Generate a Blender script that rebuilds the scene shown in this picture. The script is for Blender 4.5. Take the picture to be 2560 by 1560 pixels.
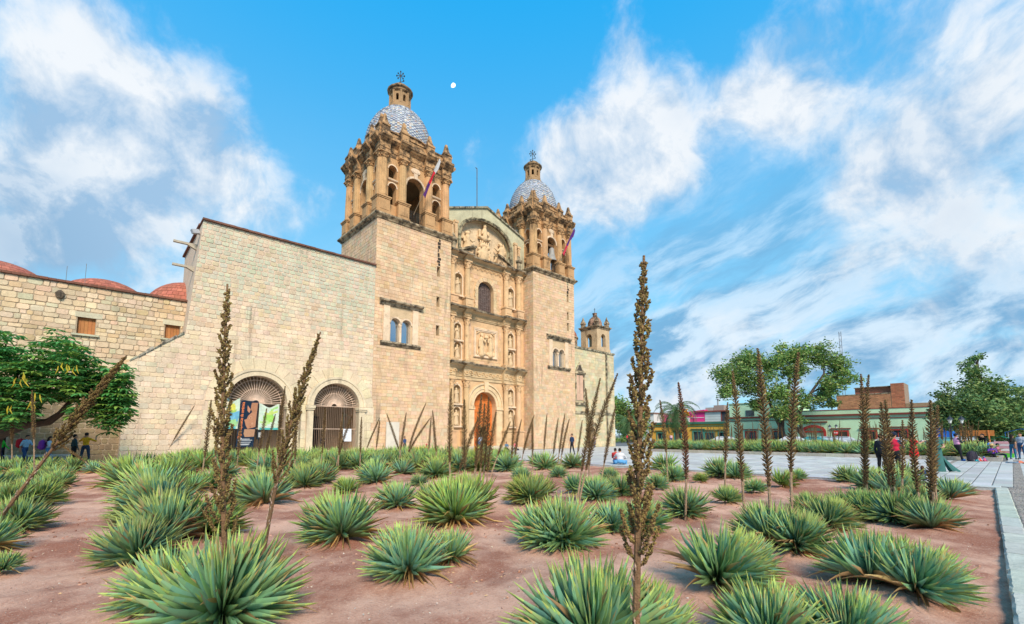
import bpy, math, random
import numpy as np
from mathutils import Vector, Matrix
random.seed(7); rng = np.random.default_rng(7)
sc = bpy.context.scene
for o in list(bpy.data.objects): bpy.data.objects.remove(o)
R = math.radians

# ---------------------------------------------------------------- camera
cam = bpy.data.objects.new('camera', bpy.data.cameras.new('camera'))
sc.collection.objects.link(cam); sc.camera = cam
cam.location = (0, 0, 1.6)
cam.rotation_euler = (R(90 + 5.597), 0, 0)
cam.data.sensor_width = 36; cam.data.lens = 16.045
cam.data.shift_y = 0.0766
cam.data.clip_end = 6000; cam.data.clip_start = .05
sc.render.resolution_x = 1024; sc.render.resolution_y = 624
sc.view_settings.view_transform = 'Standard'; sc.view_settings.look = 'None'
sc.view_settings.gamma = 1; sc.view_settings.use_curve_mapping = False
sc.view_settings.exposure = 0.72
try:
    sc.cycles.use_adaptive_sampling = True; sc.cycles.use_denoising = True
    sc.cycles.max_bounces = 6; sc.cycles.diffuse_bounces = 3; sc.cycles.transparent_max_bounces = 8
except Exception: pass

# ---------------------------------------------------------------- node helpers
class NT:
    def __init__(s, nt): s.nt = nt
    def n(s, t, **kw):
        x = s.nt.nodes.new(t)
        for k, v in kw.items(): setattr(x, k, v)
        return x
    def set(s, sock, v):
        if v is None: return
        if isinstance(v, bpy.types.NodeSocket): s.nt.links.new(v, sock)
        else:
            try: sock.default_value = v
            except Exception: sock.default_value = (v, v, v) if len(sock.default_value) == 3 else (v, v, v, 1)
    def m(s, op, a, b=None, c=None, clamp=False):
        x = s.n('ShaderNodeMath', operation=op, use_clamp=clamp)
        for i, v in enumerate((a, b, c)):
            if v is not None: s.set(x.inputs[i], v)
        return x.outputs[0]
    def v(s, op, a, b=None, sc_=None):
        x = s.n('ShaderNodeVectorMath', operation=op)
        s.set(x.inputs[0], a)
        if b is not None: s.set(x.inputs[1], b)
        if sc_ is not None: s.set(x.inputs[3], sc_)
        return x.outputs['Value'] if op in ('LENGTH', 'DISTANCE', 'DOT_PRODUCT') else x.outputs[0]
    def mix(s, f, a, b, mode='MIX'):
        x = s.n('ShaderNodeMix', data_type='RGBA', blend_type=mode)
        x.clamp_factor = True
        s.set(x.inputs[0], f)
        for i, v in ((6, a), (7, b)):
            if isinstance(v, tuple) and len(v) == 3: v = (*v, 1)
            s.set(x.inputs[i], v)
        return x.outputs[2]
    def noise(s, vec, scale, detail=4, rough=.55, dist=0.0):
        x = s.n('ShaderNodeTexNoise')
        s.set(x.inputs['Vector'], vec); x.inputs['Scale'].default_value = scale
        x.inputs['Detail'].default_value = detail; x.inputs['Roughness'].default_value = rough
        x.inputs['Distortion'].default_value = dist
        return x.outputs[0]
    def ramp(s, f, a, b, c=0.0, d=1.0, smooth=True):
        x = s.n('ShaderNodeMapRange', interpolation_type='SMOOTHSTEP' if smooth else 'LINEAR')
        s.set(x.inputs[0], f)
        for i, v in enumerate((a, b, c, d)): s.set(x.inputs[i + 1], v)
        return x.outputs[0]

# ---------------------------------------------------------------- sky
SUN_AZ = (0.27, -0.96)       # horizontal direction towards the sun (to the right of and behind the camera)
SUN_EL = R(40)
w = bpy.data.worlds.new('World'); sc.world = w; w.use_nodes = True
wt = NT(w.node_tree); w.node_tree.nodes.clear()
out = wt.n('ShaderNodeOutputWorld'); bg = wt.n('ShaderNodeBackground')
w.node_tree.links.new(bg.outputs[0], out.inputs[0])
sky = wt.n('ShaderNodeTexSky', sky_type='NISHITA'); sky.sun_disc = False
sky.sun_elevation = SUN_EL
sky.sun_rotation = math.atan2(SUN_AZ[0], SUN_AZ[1])
sky.air_density = 1.0; sky.dust_density = 0.4; sky.ozone_density = 3.0; sky.altitude = 1500
gen = wt.n('ShaderNodeTexCoord').outputs['Generated']
sep = wt.n('ShaderNodeSeparateXYZ'); wt.set(sep.inputs[0], gen); dz = sep.outputs[2]
warp = wt.n('ShaderNodeTexNoise'); wt.set(warp.inputs['Vector'], gen)
warp.inputs['Scale'].default_value = 3.0; warp.inputs['Detail'].default_value = 3
wv = wt.v('SUBTRACT', warp.outputs['Color'], (.5, .5, .5))
d1 = wt.v('ADD', gen, wt.v('SCALE', wv, sc_=.16))
# cumulus detail and long flat streaks
def fbm(vec): return wt.noise(vec, 5.6, 11, .61)
n_c = fbm(d1)
sunv = Vector((SUN_AZ[0], SUN_AZ[1], 0)).normalized() * math.cos(SUN_EL) + Vector((0, 0, math.sin(SUN_EL)))
n_s = fbm(wt.v('ADD', d1, tuple(.04 * c for c in (sunv.x, sunv.y, sunv.z + .7))))
flat = wt.v('MULTIPLY', d1, (2.6, 2.6, 6.5))
tilt = wt.v('ADD', flat, wt.v('SCALE', (0, 0, 1), sc_=wt.m('MULTIPLY', sep.outputs[0], -2.6)))
n_f = wt.noise(tilt, 1.35, 9, .60)
def blob(px, py, rad, wgt):
    f, pp = 1141., 976.
    p = R(5.597); u = (px - 1280) / f; v = (pp - py) / f
    d = Vector((u, math.cos(p) - v * math.sin(p), v * math.cos(p) + math.sin(p))).normalized()
    dist = wt.v('DISTANCE', d1, tuple(d))
    g = wt.m('EXPONENT', wt.m('MULTIPLY', wt.m('POWER', wt.m('DIVIDE', dist, rad), 2), -1))
    return wt.m('MULTIPLY', g, wgt)
def total(l):
    t = l[0]
    for x in l[1:]: t = wt.m('ADD', t, x)
    return t
CL = [(190,170,.12,.30),(330,290,.16,.32),(500,350,.12,.32),(630,440,.12,.28),(740,540,.11,.2),(480,500,.13,.16),
      (30,500,.14,.26),(190,580,.09,.22),
      (1470,400,.08,.40),(1570,440,.11,.42),(1640,310,.07,.36),(1420,500,.08,.26),(1560,110,.05,.24),(1600,190,.04,.2),(1500,570,.07,.14),
      (1800,240,.07,.34),(1910,180,.07,.36),(1990,270,.06,.30),(1700,380,.05,.22),
      (2130,110,.10,.16),(2330,60,.14,.15),(2480,220,.12,.17),(2260,260,.09,.10),(2540,420,.14,.14),
      (2120,430,.08,.20),(2250,420,.07,.20),(2180,560,.12,.10),(2420,600,.16,.12),
      (1230,470,.06,.2),(1180,320,.05,.12),(1020,105,.035,.12),(1400,350,.05,.1),
      (1590,1010,.06,.5),(1500,970,.05,.4),(1700,1020,.05,.3)]
blobs = total([blob(*c) for c in CL])
HOLES = [(1000,20,.36,-.34),(1250,150,.16,-.16),(1800,440,.09,-.18),(1580,660,.12,-.22),(1700,600,.10,-.18),(720,130,.16,-.22),(1750,70,.08,-.16),(60,60,.08,-.2),(60,290,.05,-.1)]
holes = total([blob(*c) for c in HOLES])
dens = total([wt.m('MULTIPLY', wt.m('SUBTRACT', n_c, .5), 1.7), blobs, holes])
a_c = wt.ramp(dens, -.02, .56)
lit = wt.m('ADD', wt.m('MULTIPLY', wt.m('SUBTRACT', n_c, n_s), 4.6), .68, clamp=True)
mott = wt.ramp(wt.noise(d1, 3.4, 6, .55), .40, .66, 0, .36)
thick = wt.m('MULTIPLY', wt.ramp(dens, .18, .6), mott)
lit = wt.m('SUBTRACT', lit, thick, clamp=True)
grey = blob(10, 590, .13, .55)
lit = wt.m('SUBTRACT', lit, grey, clamp=True)
# streak layer, low in the sky
low = wt.ramp(dz, .62, .12, 0, 1)
right = wt.ramp(sep.outputs[0], -.3, .42, .12, 1)
a_f = wt.m('MULTIPLY', wt.m('MULTIPLY', wt.ramp(n_f, .36, .56), low), right, clamp=True)
sky_n = wt.mix(1.0, sky.outputs[0], (.5, 1.5, 1.35), 'MULTIPLY')
sky_t = wt.mix(wt.ramp(dz, .05, .8, .55, .88), sky_n, (.05, 3.9, 8.7))
hz = wt.ramp(dz, .84, .04, 0, .68)
sky_t = wt.mix(hz, sky_t, (3.9, 7.5, 9.7))
c_f = wt.mix(wt.ramp(wt.noise(tilt, 2.2, 8, .62), .40, .60), (1.5, 3.3, 5.5), (6.6, 7.6, 8.6))
base = wt.mix(wt.m('MULTIPLY', a_f, .85), sky_t, c_f)
c_c = wt.mix(lit, (3.3, 4.9, 6.8), (8.5, 8.6, 8.7))
c_c = wt.mix(wt.m('MULTIPLY', grey, wt.ramp(lit, .75, .2)), c_c, (2.1, 3.6, 5.4))
col = wt.mix(wt.m('MULTIPLY', a_c, .90), base, c_c)
wt.set(bg.inputs[0], col); bg.inputs[1].default_value = 0.070
w.cycles.sampling_method = 'MANUAL'; w.cycles.sample_map_resolution = 512

sun = bpy.data.objects.new('sun', bpy.data.lights.new('sun', 'SUN'))
sc.collection.objects.link(sun)
sun.data.energy = 3.1; sun.data.angle = R(18); sun.data.color = (1.0, .88, .73)
sun.rotation_euler = sunv.to_track_quat('Z', 'Y').to_euler()
# ---------------------------------------------------------------- object helpers
COLL = sc.collection
ORG = {}
P0 = np.array([7.993, 57.429]); TH = R(42.5)
EV = np.array([math.cos(TH), math.sin(TH)]); MV = np.array([-math.sin(TH), math.cos(TH)])
def Wp(s, d): p = P0 + EV * s + MV * d; return (float(p[0]), float(p[1]))
def thing(name, label, cat, s=None, d=None, xy=None, rz=None, group=None, z=0.0):
    o = bpy.data.objects.new(name, None); COLL.objects.link(o); o.empty_display_size = .2
    if s is not None:
        x, y = Wp(s, d); o.location = (x, y, z); o.rotation_euler = (0, 0, TH); ORG[o.name] = (s, d, z)
    else:
        o.location = (xy[0], xy[1], z); o.rotation_euler = (0, 0, rz or 0); ORG[o.name] = (0, 0, 0)
    o['label'] = label; o['category'] = cat
    if group: o['group'] = group
    return o
def tag(o, label=None, cat=None, group=None, kind=None):
    for k, v in (('label', label), ('category', cat), ('group', group), ('kind', kind)):
        if v: o[k] = v
    return o
def link(name, me, mat, parent=None, kind=None, smooth=False):
    for m_ in (mat if isinstance(mat, (list, tuple)) else [mat]): me.materials.append(m_)
    if smooth: me.shade_smooth()
    o = bpy.data.objects.new(name, me); COLL.objects.link(o)
    if parent is not None: o.parent = parent; ORG[o.name] = ORG.get(parent.name, (0, 0, 0))
    if kind: o['kind'] = kind
    return o
class MB:
    def __init__(s, col=(.5, .4, .28)): s.V = []; s.F = []; s.C = []; s.M = []; s.col = col; s.mi = 0
    def add(s, V, F, col=None):
        b = len(s.V); s.V.extend([tuple(map(float, v)) for v in V]); c = col or s.col
        for f in F: s.F.append(tuple(i + b for i in f)); s.C.append(c); s.M.append(s.mi)
        return s
    def box(s, x0, x1, y0, y1, z0, z1, col=None):
        V = [(x, y, z) for x in (x0, x1) for y in (y0, y1) for z in (z0, z1)]
        return s.add(V, [(0, 1, 3, 2), (4, 6, 7, 5), (0, 4, 5, 1), (2, 3, 7, 6), (0, 2, 6, 4), (1, 5, 7, 3)], col)
    def obox(s, c, ax, ay, az, col=None):
        c, ax, ay, az = (np.array(q, float) for q in (c, ax, ay, az))
        V = [c + ax * i + ay * j + az * k for i in (-1, 1) for j in (-1, 1) for k in (-1, 1)]
        return s.add(V, [(0, 1, 3, 2), (4, 6, 7, 5), (0, 4, 5, 1), (2, 3, 7, 6), (0, 2, 6, 4), (1, 5, 7, 3)], col)
    def loops(s, L, close_u=True, caps=True, col=None):
        n = len(L[0]); V = [p for l in L for p in l]; F = []
        for i in range(len(L) - 1):
            for j in range(n if close_u else n - 1):
                k = (j + 1) % n; F.append((i * n + j, i * n + k, (i + 1) * n + k, (i + 1) * n + j))
        if caps and close_u: F.append(tuple(range(n))[::-1]); F.append(tuple((len(L) - 1) * n + j for j in range(n)))
        return s.add(V, F, col)
    def lathe(s, prof, c=(0, 0, 0), n=16, a0=0.0, a1=2 * math.pi, col=None, flute=0.0, caps=True, sy=1.0):
        full = abs(a1 - a0 - 2 * math.pi) < 1e-6; L = []
        k = n if full else n + 1
        for r, z in prof:
            L.append([(c[0] + (r - (flute if j % 2 else 0)) * math.cos(a0 + (a1 - a0) * j / n), c[1] + sy * (r - (flute if j % 2 else 0)) * math.sin(a0 + (a1 - a0) * j / n), c[2] + z) for j in range(k)])
        return s.loops(L, close_u=full, caps=caps, col=col)
    def tube(s, pts, rad, n=6, col=None, caps=True):
        pts = [np.array(p, float) for p in pts]; L = []; up = np.array([.31, .17, .93])
        for i, p in enumerate(pts):
            t = pts[min(i + 1, len(pts) - 1)] - pts[max(i - 1, 0)]; t /= (np.linalg.norm(t) + 1e-9)
            a = np.cross(t, up)
            if np.linalg.norm(a) < .05: a = np.cross(t, (1, 0, 0))
            a /= np.linalg.norm(a); b = np.cross(t, a)
            r = rad[i] if isinstance(rad, (list, tuple, np.ndarray)) else rad
            L.append([p + r * (a * math.cos(2 * math.pi * j / n) + b * math.sin(2 * math.pi * j / n)) for j in range(n)])
        return s.loops(L, caps=caps, col=col)
    def prism(s, poly, fn, t0, t1, col=None):          # poly of (a,b); fn(a,b,t)->xyz
        n = len(poly); V = [fn(a, b, t0) for a, b in poly] + [fn(a, b, t1) for a, b in poly]
        F = [tuple(range(n)), tuple(range(n, 2 * n))[::-1]] + [(j, n + j, n + (j + 1) % n, (j + 1) % n) for j in range(n)]
        return s.add(V, F, col)
    def ball(s, c, r, n=10, m_=6, col=None):
        rx, ry, rz = r if isinstance(r, (tuple, list)) else (r, r, r)
        L = [[(c[0] + rx * math.sin(math.pi * i / m_) * math.cos(2 * math.pi * j / n), c[1] + ry * math.sin(math.pi * i / m_) * math.sin(2 * math.pi * j / n), c[2] - rz * math.cos(math.pi * i / m_)) for j in range(n)] for i in range(1, m_)]
        b = len(s.V); s.loops(L, caps=False, col=col)
        k = len(s.V); s.V += [(c[0], c[1], c[2] - rz), (c[0], c[1], c[2] + rz)]
        for j in range(n):
            for f in ((k, b + (j + 1) % n, b + j), (k + 1, b + (m_ - 2) * n + j, b + (m_ - 2) * n + (j + 1) % n)): s.F.append(f); s.C.append(col or s.col); s.M.append(s.mi)
        return s
    def mesh(s, name, org=(0, 0, 0)):
        me = bpy.data.meshes.new(name)
        V = np.array(s.V, np.float64).reshape(-1, 3) - np.array(org)
        me.from_pydata(V.tolist(), [], s.F)
        a = me.attributes.new('Col', 'FLOAT_COLOR', 'FACE')
        a.data.foreach_set('color', np.array([(*c[:3], 1.0) for c in s.C], np.float32).ravel())
        if any(s.M): me.polygons.foreach_set('material_index', np.array(s.M, np.int32))
        me.update(); return me
    def build(s, name, mat, parent=None, kind=None, smooth=False):
        return link(name, s.mesh(name, ORG.get(parent.name, (0, 0, 0)) if parent is not None else (0, 0, 0)), mat, parent, kind, smooth)
def jit(c, a=.12, b=.04):
    k = 1 + random.uniform(-a, a)
    return tuple(max(.005, x * k * (1 + random.uniform(-b, b))) for x in c)
def copy_tree(o, parent=None):
    c = o.copy(); COLL.objects.link(c); c.parent = parent
    ORG[c.name] = ORG.get(o.name, (0, 0, 0))
    for ch in o.children: copy_tree(ch, c)
    return c

# ---------------------------------------------------------------- materials
def mat_attr(name, rough=.85, n_scale=2.0, n_amt=.25, fine=18.0, fine_amt=.15, bump=.25, stain=None, stain_lo=.52, stain_hi=.68, stain_scale=1.1, stain_stretch=1.0, spec=.25, metal=0.0, bump_d=.02, transl=None, streak=0):
    m = bpy.data.materials.new(name); m.use_nodes = True
    t = NT(m.node_tree); b = m.node_tree.nodes['Principled BSDF']
    at = t.n('ShaderNodeAttribute', attribute_name='Col').outputs['Color']
    oc = t.n('ShaderNodeTexCoord').outputs['Object']
    n1 = t.noise(oc, n_scale, 5, .6); n2 = t.noise(oc, fine, 4, .65)
    f = t.m('ADD', t.m('ADD', 1.0 - n_amt * .5 - fine_amt * .5, t.m('MULTIPLY', t.ramp(n1, .25, .75), n_amt)), t.m('MULTIPLY', t.ramp(n2, .25, .75), fine_amt))
    c = t.mix(1.0, at, t.n('ShaderNodeCombineXYZ').outputs[0], 'MULTIPLY')
    cx = [x for x in m.node_tree.nodes if x.type == 'COMBXYZ'][-1]
    for i in range(3): t.set(cx.inputs[i], f)
    if stain:
        sv = t.v('MULTIPLY', oc, (1, 1, stain_stretch))
        sn = t.noise(sv, stain_scale, 7, .68)
        c = t.mix(t.ramp(sn, stain_lo, stain_hi, 0, .85), c, stain)
    if streak:
        sv = t.v('MULTIPLY', oc, (1.3, 1.3, .10)); sn = t.noise(sv, 1.6, 6, .65); br = t.noise(oc, .22, 3, .5)
        c = t.mix(t.m('MULTIPLY', t.ramp(sn, .52, .74, 0, streak), t.ramp(br, .40, .62)), c, (.20, .155, .105))
    t.set(b.inputs['Base Color'], c); b.inputs['Roughness'].default_value = rough
    b.inputs['Specular IOR Level'].default_value = spec; b.inputs['Metallic'].default_value = metal
    if bump:
        bp = t.n('ShaderNodeBump'); bp.inputs['Strength'].default_value = bump; bp.inputs['Distance'].default_value = bump_d
        t.set(bp.inputs['Height'], t.m('ADD', n2, t.m('MULTIPLY', t.noise(oc, fine * 4, 3, .6), .5)))
        m.node_tree.links.new(bp.outputs[0], b.inputs['Normal'])
    if transl:
        b.inputs['Transmission Weight'].default_value = 0
        tr = t.n('ShaderNodeBsdfTranslucent'); t.set(tr.inputs[0], c)
        mx = t.n('ShaderNodeMixShader'); mx.inputs[0].default_value = transl
        o_ = [x for x in m.node_tree.nodes if x.type == 'OUTPUT_MATERIAL'][0]
        m.node_tree.links.new(b.outputs[0], mx.inputs[1]); m.node_tree.links.new(tr.outputs[0], mx.inputs[2]); m.node_tree.links.new(mx.outputs[0], o_.inputs[0])
    return m
DARK = (.035, .028, .022)
M = {}
M['stone'] = mat_attr('stone', .9, .9, .30, 9, .22, .5, stain=(.30, .21, .12), stain_lo=.60, stain_hi=.80, stain_scale=.5, bump_d=.03, streak=.75)
M['mortar'] = mat_attr('mortar', .95, 1.5, .25, 14, .2, .4)
M['carved'] = mat_attr('carved', .88, 1.2, .30, 12, .25, .5, stain=(.22, .14, .07), stain_lo=.56, stain_hi=.74, stain_scale=.9)
M['weathered'] = mat_attr('weathered', .92, 1.2, .35, 10, .3, .7, stain=DARK, stain_lo=.41, stain_hi=.60, stain_scale=1.8)
M['belfry'] = mat_attr('belfry', .9, 1.0, .30, 10, .25, .5, stain=(.09, .055, .03), stain_lo=.51, stain_hi=.70, stain_scale=.8, stain_stretch=.35)
M['tile'] = mat_attr('tile', .65, 1.2, .25, 20, .15, .15, stain=(.20, .12, .07), stain_lo=.60, stain_hi=.80, spec=.5)
M['redtile'] = mat_attr('redtile', .85, .8, .35, 8, .3, .5, stain=(.16, .07, .045), stain_lo=.5, stain_hi=.75, stain_scale=.8)
M['plain'] = mat_attr('plain', .8, 1.5, .18, 25, .08, .1)
M['plaster'] = mat_attr('plaster', .88, .35, .22, 5, .10, .15, stain=(.25, .24, .18), stain_lo=.60, stain_hi=.9, stain_scale=.5)
M['wood'] = mat_attr('wood', .6, 3, .2, 30, .2, .3)
M['iron'] = mat_attr('iron', .55, 3, .3, 30, .15, .2, spec=.4)
M['cloth'] = mat_attr('cloth', .9, 6, .18, 60, .12, .2)
M['skin'] = mat_attr('skin', .55, 4, .08, 60, .04, 0, spec=.35)
M['glass'] = mat_attr('glass', .08, 1, .1, 9, .05, 0, spec=.8)
M['mirror'] = mat_attr('mirror', .06, 1, .1, 9, .05, 0, spec=.8, metal=.9)
M['paint'] = mat_attr('paint', .3, 2, .06, 40, .03, 0, spec=.6)
M['bark'] = mat_attr('bark', .95, 3, .4, 14, .35, .9)
M['leaf'] = mat_attr('leaf', .55, .6, .35, 6, .2, 0, spec=.3, transl=.25)
M['paving'] = mat_attr('paving', .75, .5, .20, 12, .16, .25, stain=(.20, .19, .17), stain_lo=.53, stain_hi=.80, stain_scale=.9)
M['kerb'] = mat_attr('kerb', .85, 1.5, .25, 10, .25, .6, stain=(.20, .21, .17), stain_lo=.56, stain_hi=.8)

# ---------------------------------------------------------------- smooth solid modelling (signed distance, surface nets)
def sdf_mesh(prims, vox=.03, k=.05):
    """prims: ('c',a,b,ra,rb,col) tapered capsule | ('e',c,(rx,ry,rz),col[,rot3x3]) ellipsoid; smooth union; returns V,F,C"""
    lo = np.full(3, 1e9); hi = -lo
    for p in prims:
        if p[0] == 'c': q = [np.array(p[1]) - p[3], np.array(p[1]) + p[3], np.array(p[2]) - p[4], np.array(p[2]) + p[4]]
        else: r_ = max(p[2]); q = [np.array(p[1]) - (r_ if len(p) > 4 else np.array(p[2])), np.array(p[1]) + (r_ if len(p) > 4 else np.array(p[2]))]
        for a in q: lo = np.minimum(lo, a); hi = np.maximum(hi, a)
    lo = lo - 3 * vox - k * .3; hi = hi + 3 * vox + k * .3
    n = np.ceil((hi - lo) / vox).astype(int) + 1
    ax = [lo[i] + vox * np.arange(n[i]) for i in range(3)]
    D = np.full(n, 9.0); W_ = np.full(n, 9.0); I = np.zeros(n, np.int16); cols = []
    for idx, p in enumerate(prims):
        pad = k + 3 * vox
        if p[0] == 'c':
            a, b = np.array(p[1], float), np.array(p[2], float); bl = np.minimum(a - p[3], b - p[4]) - pad; bh = np.maximum(a + p[3], b + p[4]) + pad; cols.append(p[5])
        else:
            r_ = np.array(p[2], float) if len(p) <= 4 else np.full(3, max(p[2])); bl = np.array(p[1]) - r_ - pad; bh = np.array(p[1]) + r_ + pad; cols.append(p[3])
        i0 = np.clip(np.floor((bl - lo) / vox).astype(int), 0, n); i1 = np.clip(np.ceil((bh - lo) / vox).astype(int) + 1, 0, n)
        sl = tuple(slice(i0[i], i1[i]) for i in range(3))
        X, Y, Z = np.meshgrid(*[ax[i][sl[i]] for i in range(3)], indexing='ij')
        if p[0] == 'c':
            ab = b - a; L2 = ab @ ab + 1e-12
            h = np.clip(((X - a[0]) * ab[0] + (Y - a[1]) * ab[1] + (Z - a[2]) * ab[2]) / L2, 0, 1)
            d = np.sqrt((X - a[0] - h * ab[0]) ** 2 + (Y - a[1] - h * ab[1]) ** 2 + (Z - a[2] - h * ab[2]) ** 2) - (p[3] + h * (p[4] - p[3]))
        else:
            c = np.array(p[1], float); r_ = np.array(p[2], float); dx, dy, dz_ = X - c[0], Y - c[1], Z - c[2]
            if len(p) > 4:
                Q = p[4]; dx, dy, dz_ = (Q[0][0] * dx + Q[1][0] * dy + Q[2][0] * dz_, Q[0][1] * dx + Q[1][1] * dy + Q[2][1] * dz_, Q[0][2] * dx + Q[1][2] * dy + Q[2][2] * dz_)
            q1 = np.sqrt((dx / r_[0]) ** 2 + (dy / r_[1]) ** 2 + (dz_ / r_[2]) ** 2); q2 = np.sqrt((dx / r_[0] ** 2) ** 2 + (dy / r_[1] ** 2) ** 2 + (dz_ / r_[2] ** 2) ** 2) + 1e-9
            d = q1 * (q1 - 1) / q2
        o = D[sl]; hh = np.clip(.5 + .5 * (o - d) / k, 0, 1)
        D[sl] = o * (1 - hh) + d * hh - k * hh * (1 - hh)
        w_ = W_[sl]; mk = d < w_; w_[mk] = d[mk]; I[sl][mk] = idx
    S = D < 0
    cell = [S[i:n[0] - 1 + i, j:n[1] - 1 + j, l:n[2] - 1 + l] for i in (0, 1) for j in (0, 1) for l in (0, 1)]
    cnt = sum(c.astype(np.int8) for c in cell); act = (cnt > 0) & (cnt < 8)
    ids = -np.ones(act.shape, int); ci = np.argwhere(act); ids[act] = np.arange(len(ci))
    acc = np.zeros((len(ci), 3)); num = np.zeros(len(ci))
    cr = [(i, j, l) for i in (0, 1) for j in (0, 1) for l in (0, 1)]
    for a in range(8):
        for b in range(a + 1, 8):
            df = np.array(cr[b]) - np.array(cr[a])
            if np.abs(df).sum() != 1: continue
            da = D[tuple((ci + cr[a]).T)]; db = D[tuple((ci + cr[b]).T)]; ms = (da < 0) != (db < 0)
            t = da[ms] / (da[ms] - db[ms]); acc[ms] += np.array(cr[a]) + t[:, None] * df; num[ms] += 1
    V = lo + vox * (ci + acc / num[:, None])
    near = I[tuple(ci.T)]
    F = []
    for axis in range(3):
        s0 = [slice(1, n[i] - 1) for i in range(3)]; s0[axis] = slice(0, n[axis] - 1); s1 = list(s0); s1[axis] = slice(1, n[axis])
        A, B = S[tuple(s0)], S[tuple(s1)]; e = np.argwhere(A != B); off = np.array([s_.start for s_ in s0])
        if not len(e): continue
        inside = A[tuple(e.T)]; e = e + off; u = np.zeros(3, int); v = np.zeros(3, int); u[(axis + 1) % 3] = 1; v[(axis + 2) % 3] = 1
        q = np.stack([ids[tuple((e - u - v).T)], ids[tuple((e - v).T)], ids[tuple(e.T)], ids[tuple((e - u).T)]], 1)
        q[~inside] = q[~inside][:, ::-1]; F.append(q)
    F = np.concatenate(F); C = [cols[near[f[0]]] for f in F]
    return V, F.tolist(), C
# ---------------------------------------------------------------- stonework
TAN = (.645, .44, .265); TANP = (.72, .54, .37); GRN = (.49, .47, .33); PINK = (.65, .42, .29); OCH = (.57, .36, .17)
MORT = (.56, .41, .25)
def clip(poly, a, b, c):
    o = []
    for i in range(len(poly)):
        p, q = poly[i], poly[(i + 1) % len(poly)]; fp = a * p[0] + b * p[1] - c; fq = a * q[0] + b * q[1] - c
        if fp <= 0: o.append(p)
        if fp * fq < 0: t = fp / (fp - fq); o.append((p[0] + t * (q[0] - p[0]), p[1] + t * (q[1] - p[1])))
    return o
def parea(p): return abs(sum(p[i][0] * p[(i + 1) % len(p)][1] - p[(i + 1) % len(p)][0] * p[i][1] for i in range(len(p)))) / 2
def stone_polys(s0, s1, z0, z1, hf, wf, gapf, colf, holes=(), halves=(), cut=.25, jt=.02):
    out = []; z = z0
    while z < z1 - .05:
        h = random.uniform(*hf(z)); h = min(h, z1 - z)
        if z1 - z - h < .12: h = z1 - z
        s = s0 - random.uniform(0, .3)
        while s < s1 - .03:
            w_ = random.uniform(*wf(z)); a, b = max(s, s0), min(s + w_, s1)
            if s1 - b < .15: b = s1; s = s1
            g = gapf(z) / 2; j = lambda: random.uniform(-jt, jt)
            if b - a > .1:
                x0, x1, y0, y1 = a + g, b - g, z + g, z + h - g
                k = cut * min(x1 - x0, y1 - y0) * random.uniform(.5, 1.1) + .004
                p = [(x0 + k, y0 + j()), (x1 - k, y0 + j()), (x1 + j() * .5, y0 + k), (x1 + j() * .5, y1 - k), (x1 - k, y1 + j()), (x0 + k, y1 + j()), (x0 + j() * .5, y1 - k), (x0 + j() * .5, y0 + k)]
                cx, cy = (a + b) / 2, z + h / 2; ok = True
                for H in holes:
                    if not ok: break
                    if H[0] == 'arch':
                        _, c, zs, r = H
                        if cy > zs:
                            dx, dy = cx - c, cy - zs; L = math.hypot(dx, dy)
                            if L < r: ok = False
                            elif L < r + 1: p = clip(p, -dx / L, -dy / L, -(dx * c + dy * zs) / L - r)
                        else:
                            if abs(cx - c) < r: ok = False
                            elif cx > c: p = clip(p, -1, 0, -(c + r))
                            else: p = clip(p, 1, 0, c - r)
                    else:
                        _, a0, a1, b0, b1 = H
                        ex = [(a0 - cx, (1, 0, a0)), (cx - a1, (-1, 0, -a1)), (b0 - cy, (0, 1, b0)), (cy - b1, (0, -1, -b1))]
                        e_, q = max(ex, key=lambda t: t[0])
                        if e_ < 0:
                            e_, q = max(ex, key=lambda t: t[0])
                            if e_ < -.18: ok = False
                        if ok: p = clip(p, *q)
                    if len(p) < 3: ok = False
                for H in (halves(cx, cy) if callable(halves) else halves):
                    if ok: p = clip(p, *H); ok = len(p) >= 3
                if ok and parea(p) > .012: out.append((p, colf(cx, cy)))
            s += w_
        z += h
    return out
def stone_emit(items, parent, mat, nmax=300, bev=.018):
    """items: (poly, fn(a,b,out), proud, col, weight)"""
    camv = np.array([0, 0, 1.6]); sized = []
    for it in items:
        p = it[0]; c = (sum(q[0] for q in p) / len(p), sum(q[1] for q in p) / len(p)); l = it[1](c[0], c[1], 0); x, y = Wp(l[0], l[1])
        sized.append((parea(p) * it[4] / ((x - camv[0]) ** 2 + (y - camv[1]) ** 2 + l[2] ** 2), it, c))
    sized.sort(key=lambda t: -t[0]); rest = MB()
    for i, (_, (p, fn, pr, col, _w), c) in enumerate(sized):
        mb = MB() if i < nmax else rest; n = len(p)
        inn = []
        for q in p:
            dx, dy = q[0] - c[0], q[1] - c[1]; L = math.hypot(dx, dy) + 1e-9; k = max(0, 1 - bev * 1.2 / L); inn.append((c[0] + dx * k, c[1] + dy * k))
        V = [fn(*q, -.03) for q in p] + [fn(*q, pr - bev) for q in p] + [fn(*q, pr) for q in inn]
        Fc = [tuple(range(2 * n, 3 * n))] + [(j, (j + 1) % n, n + (j + 1) % n, n + j) for j in range(n)] + [(n + j, n + (j + 1) % n, 2 * n + (j + 1) % n, 2 * n + j) for j in range(n)]
        mb.add(V, Fc, col)
        if i < nmax: mb.build('stone', mat, parent)
    if rest.V: rest.build('stonework', mat, parent, kind='stuff')
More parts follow.
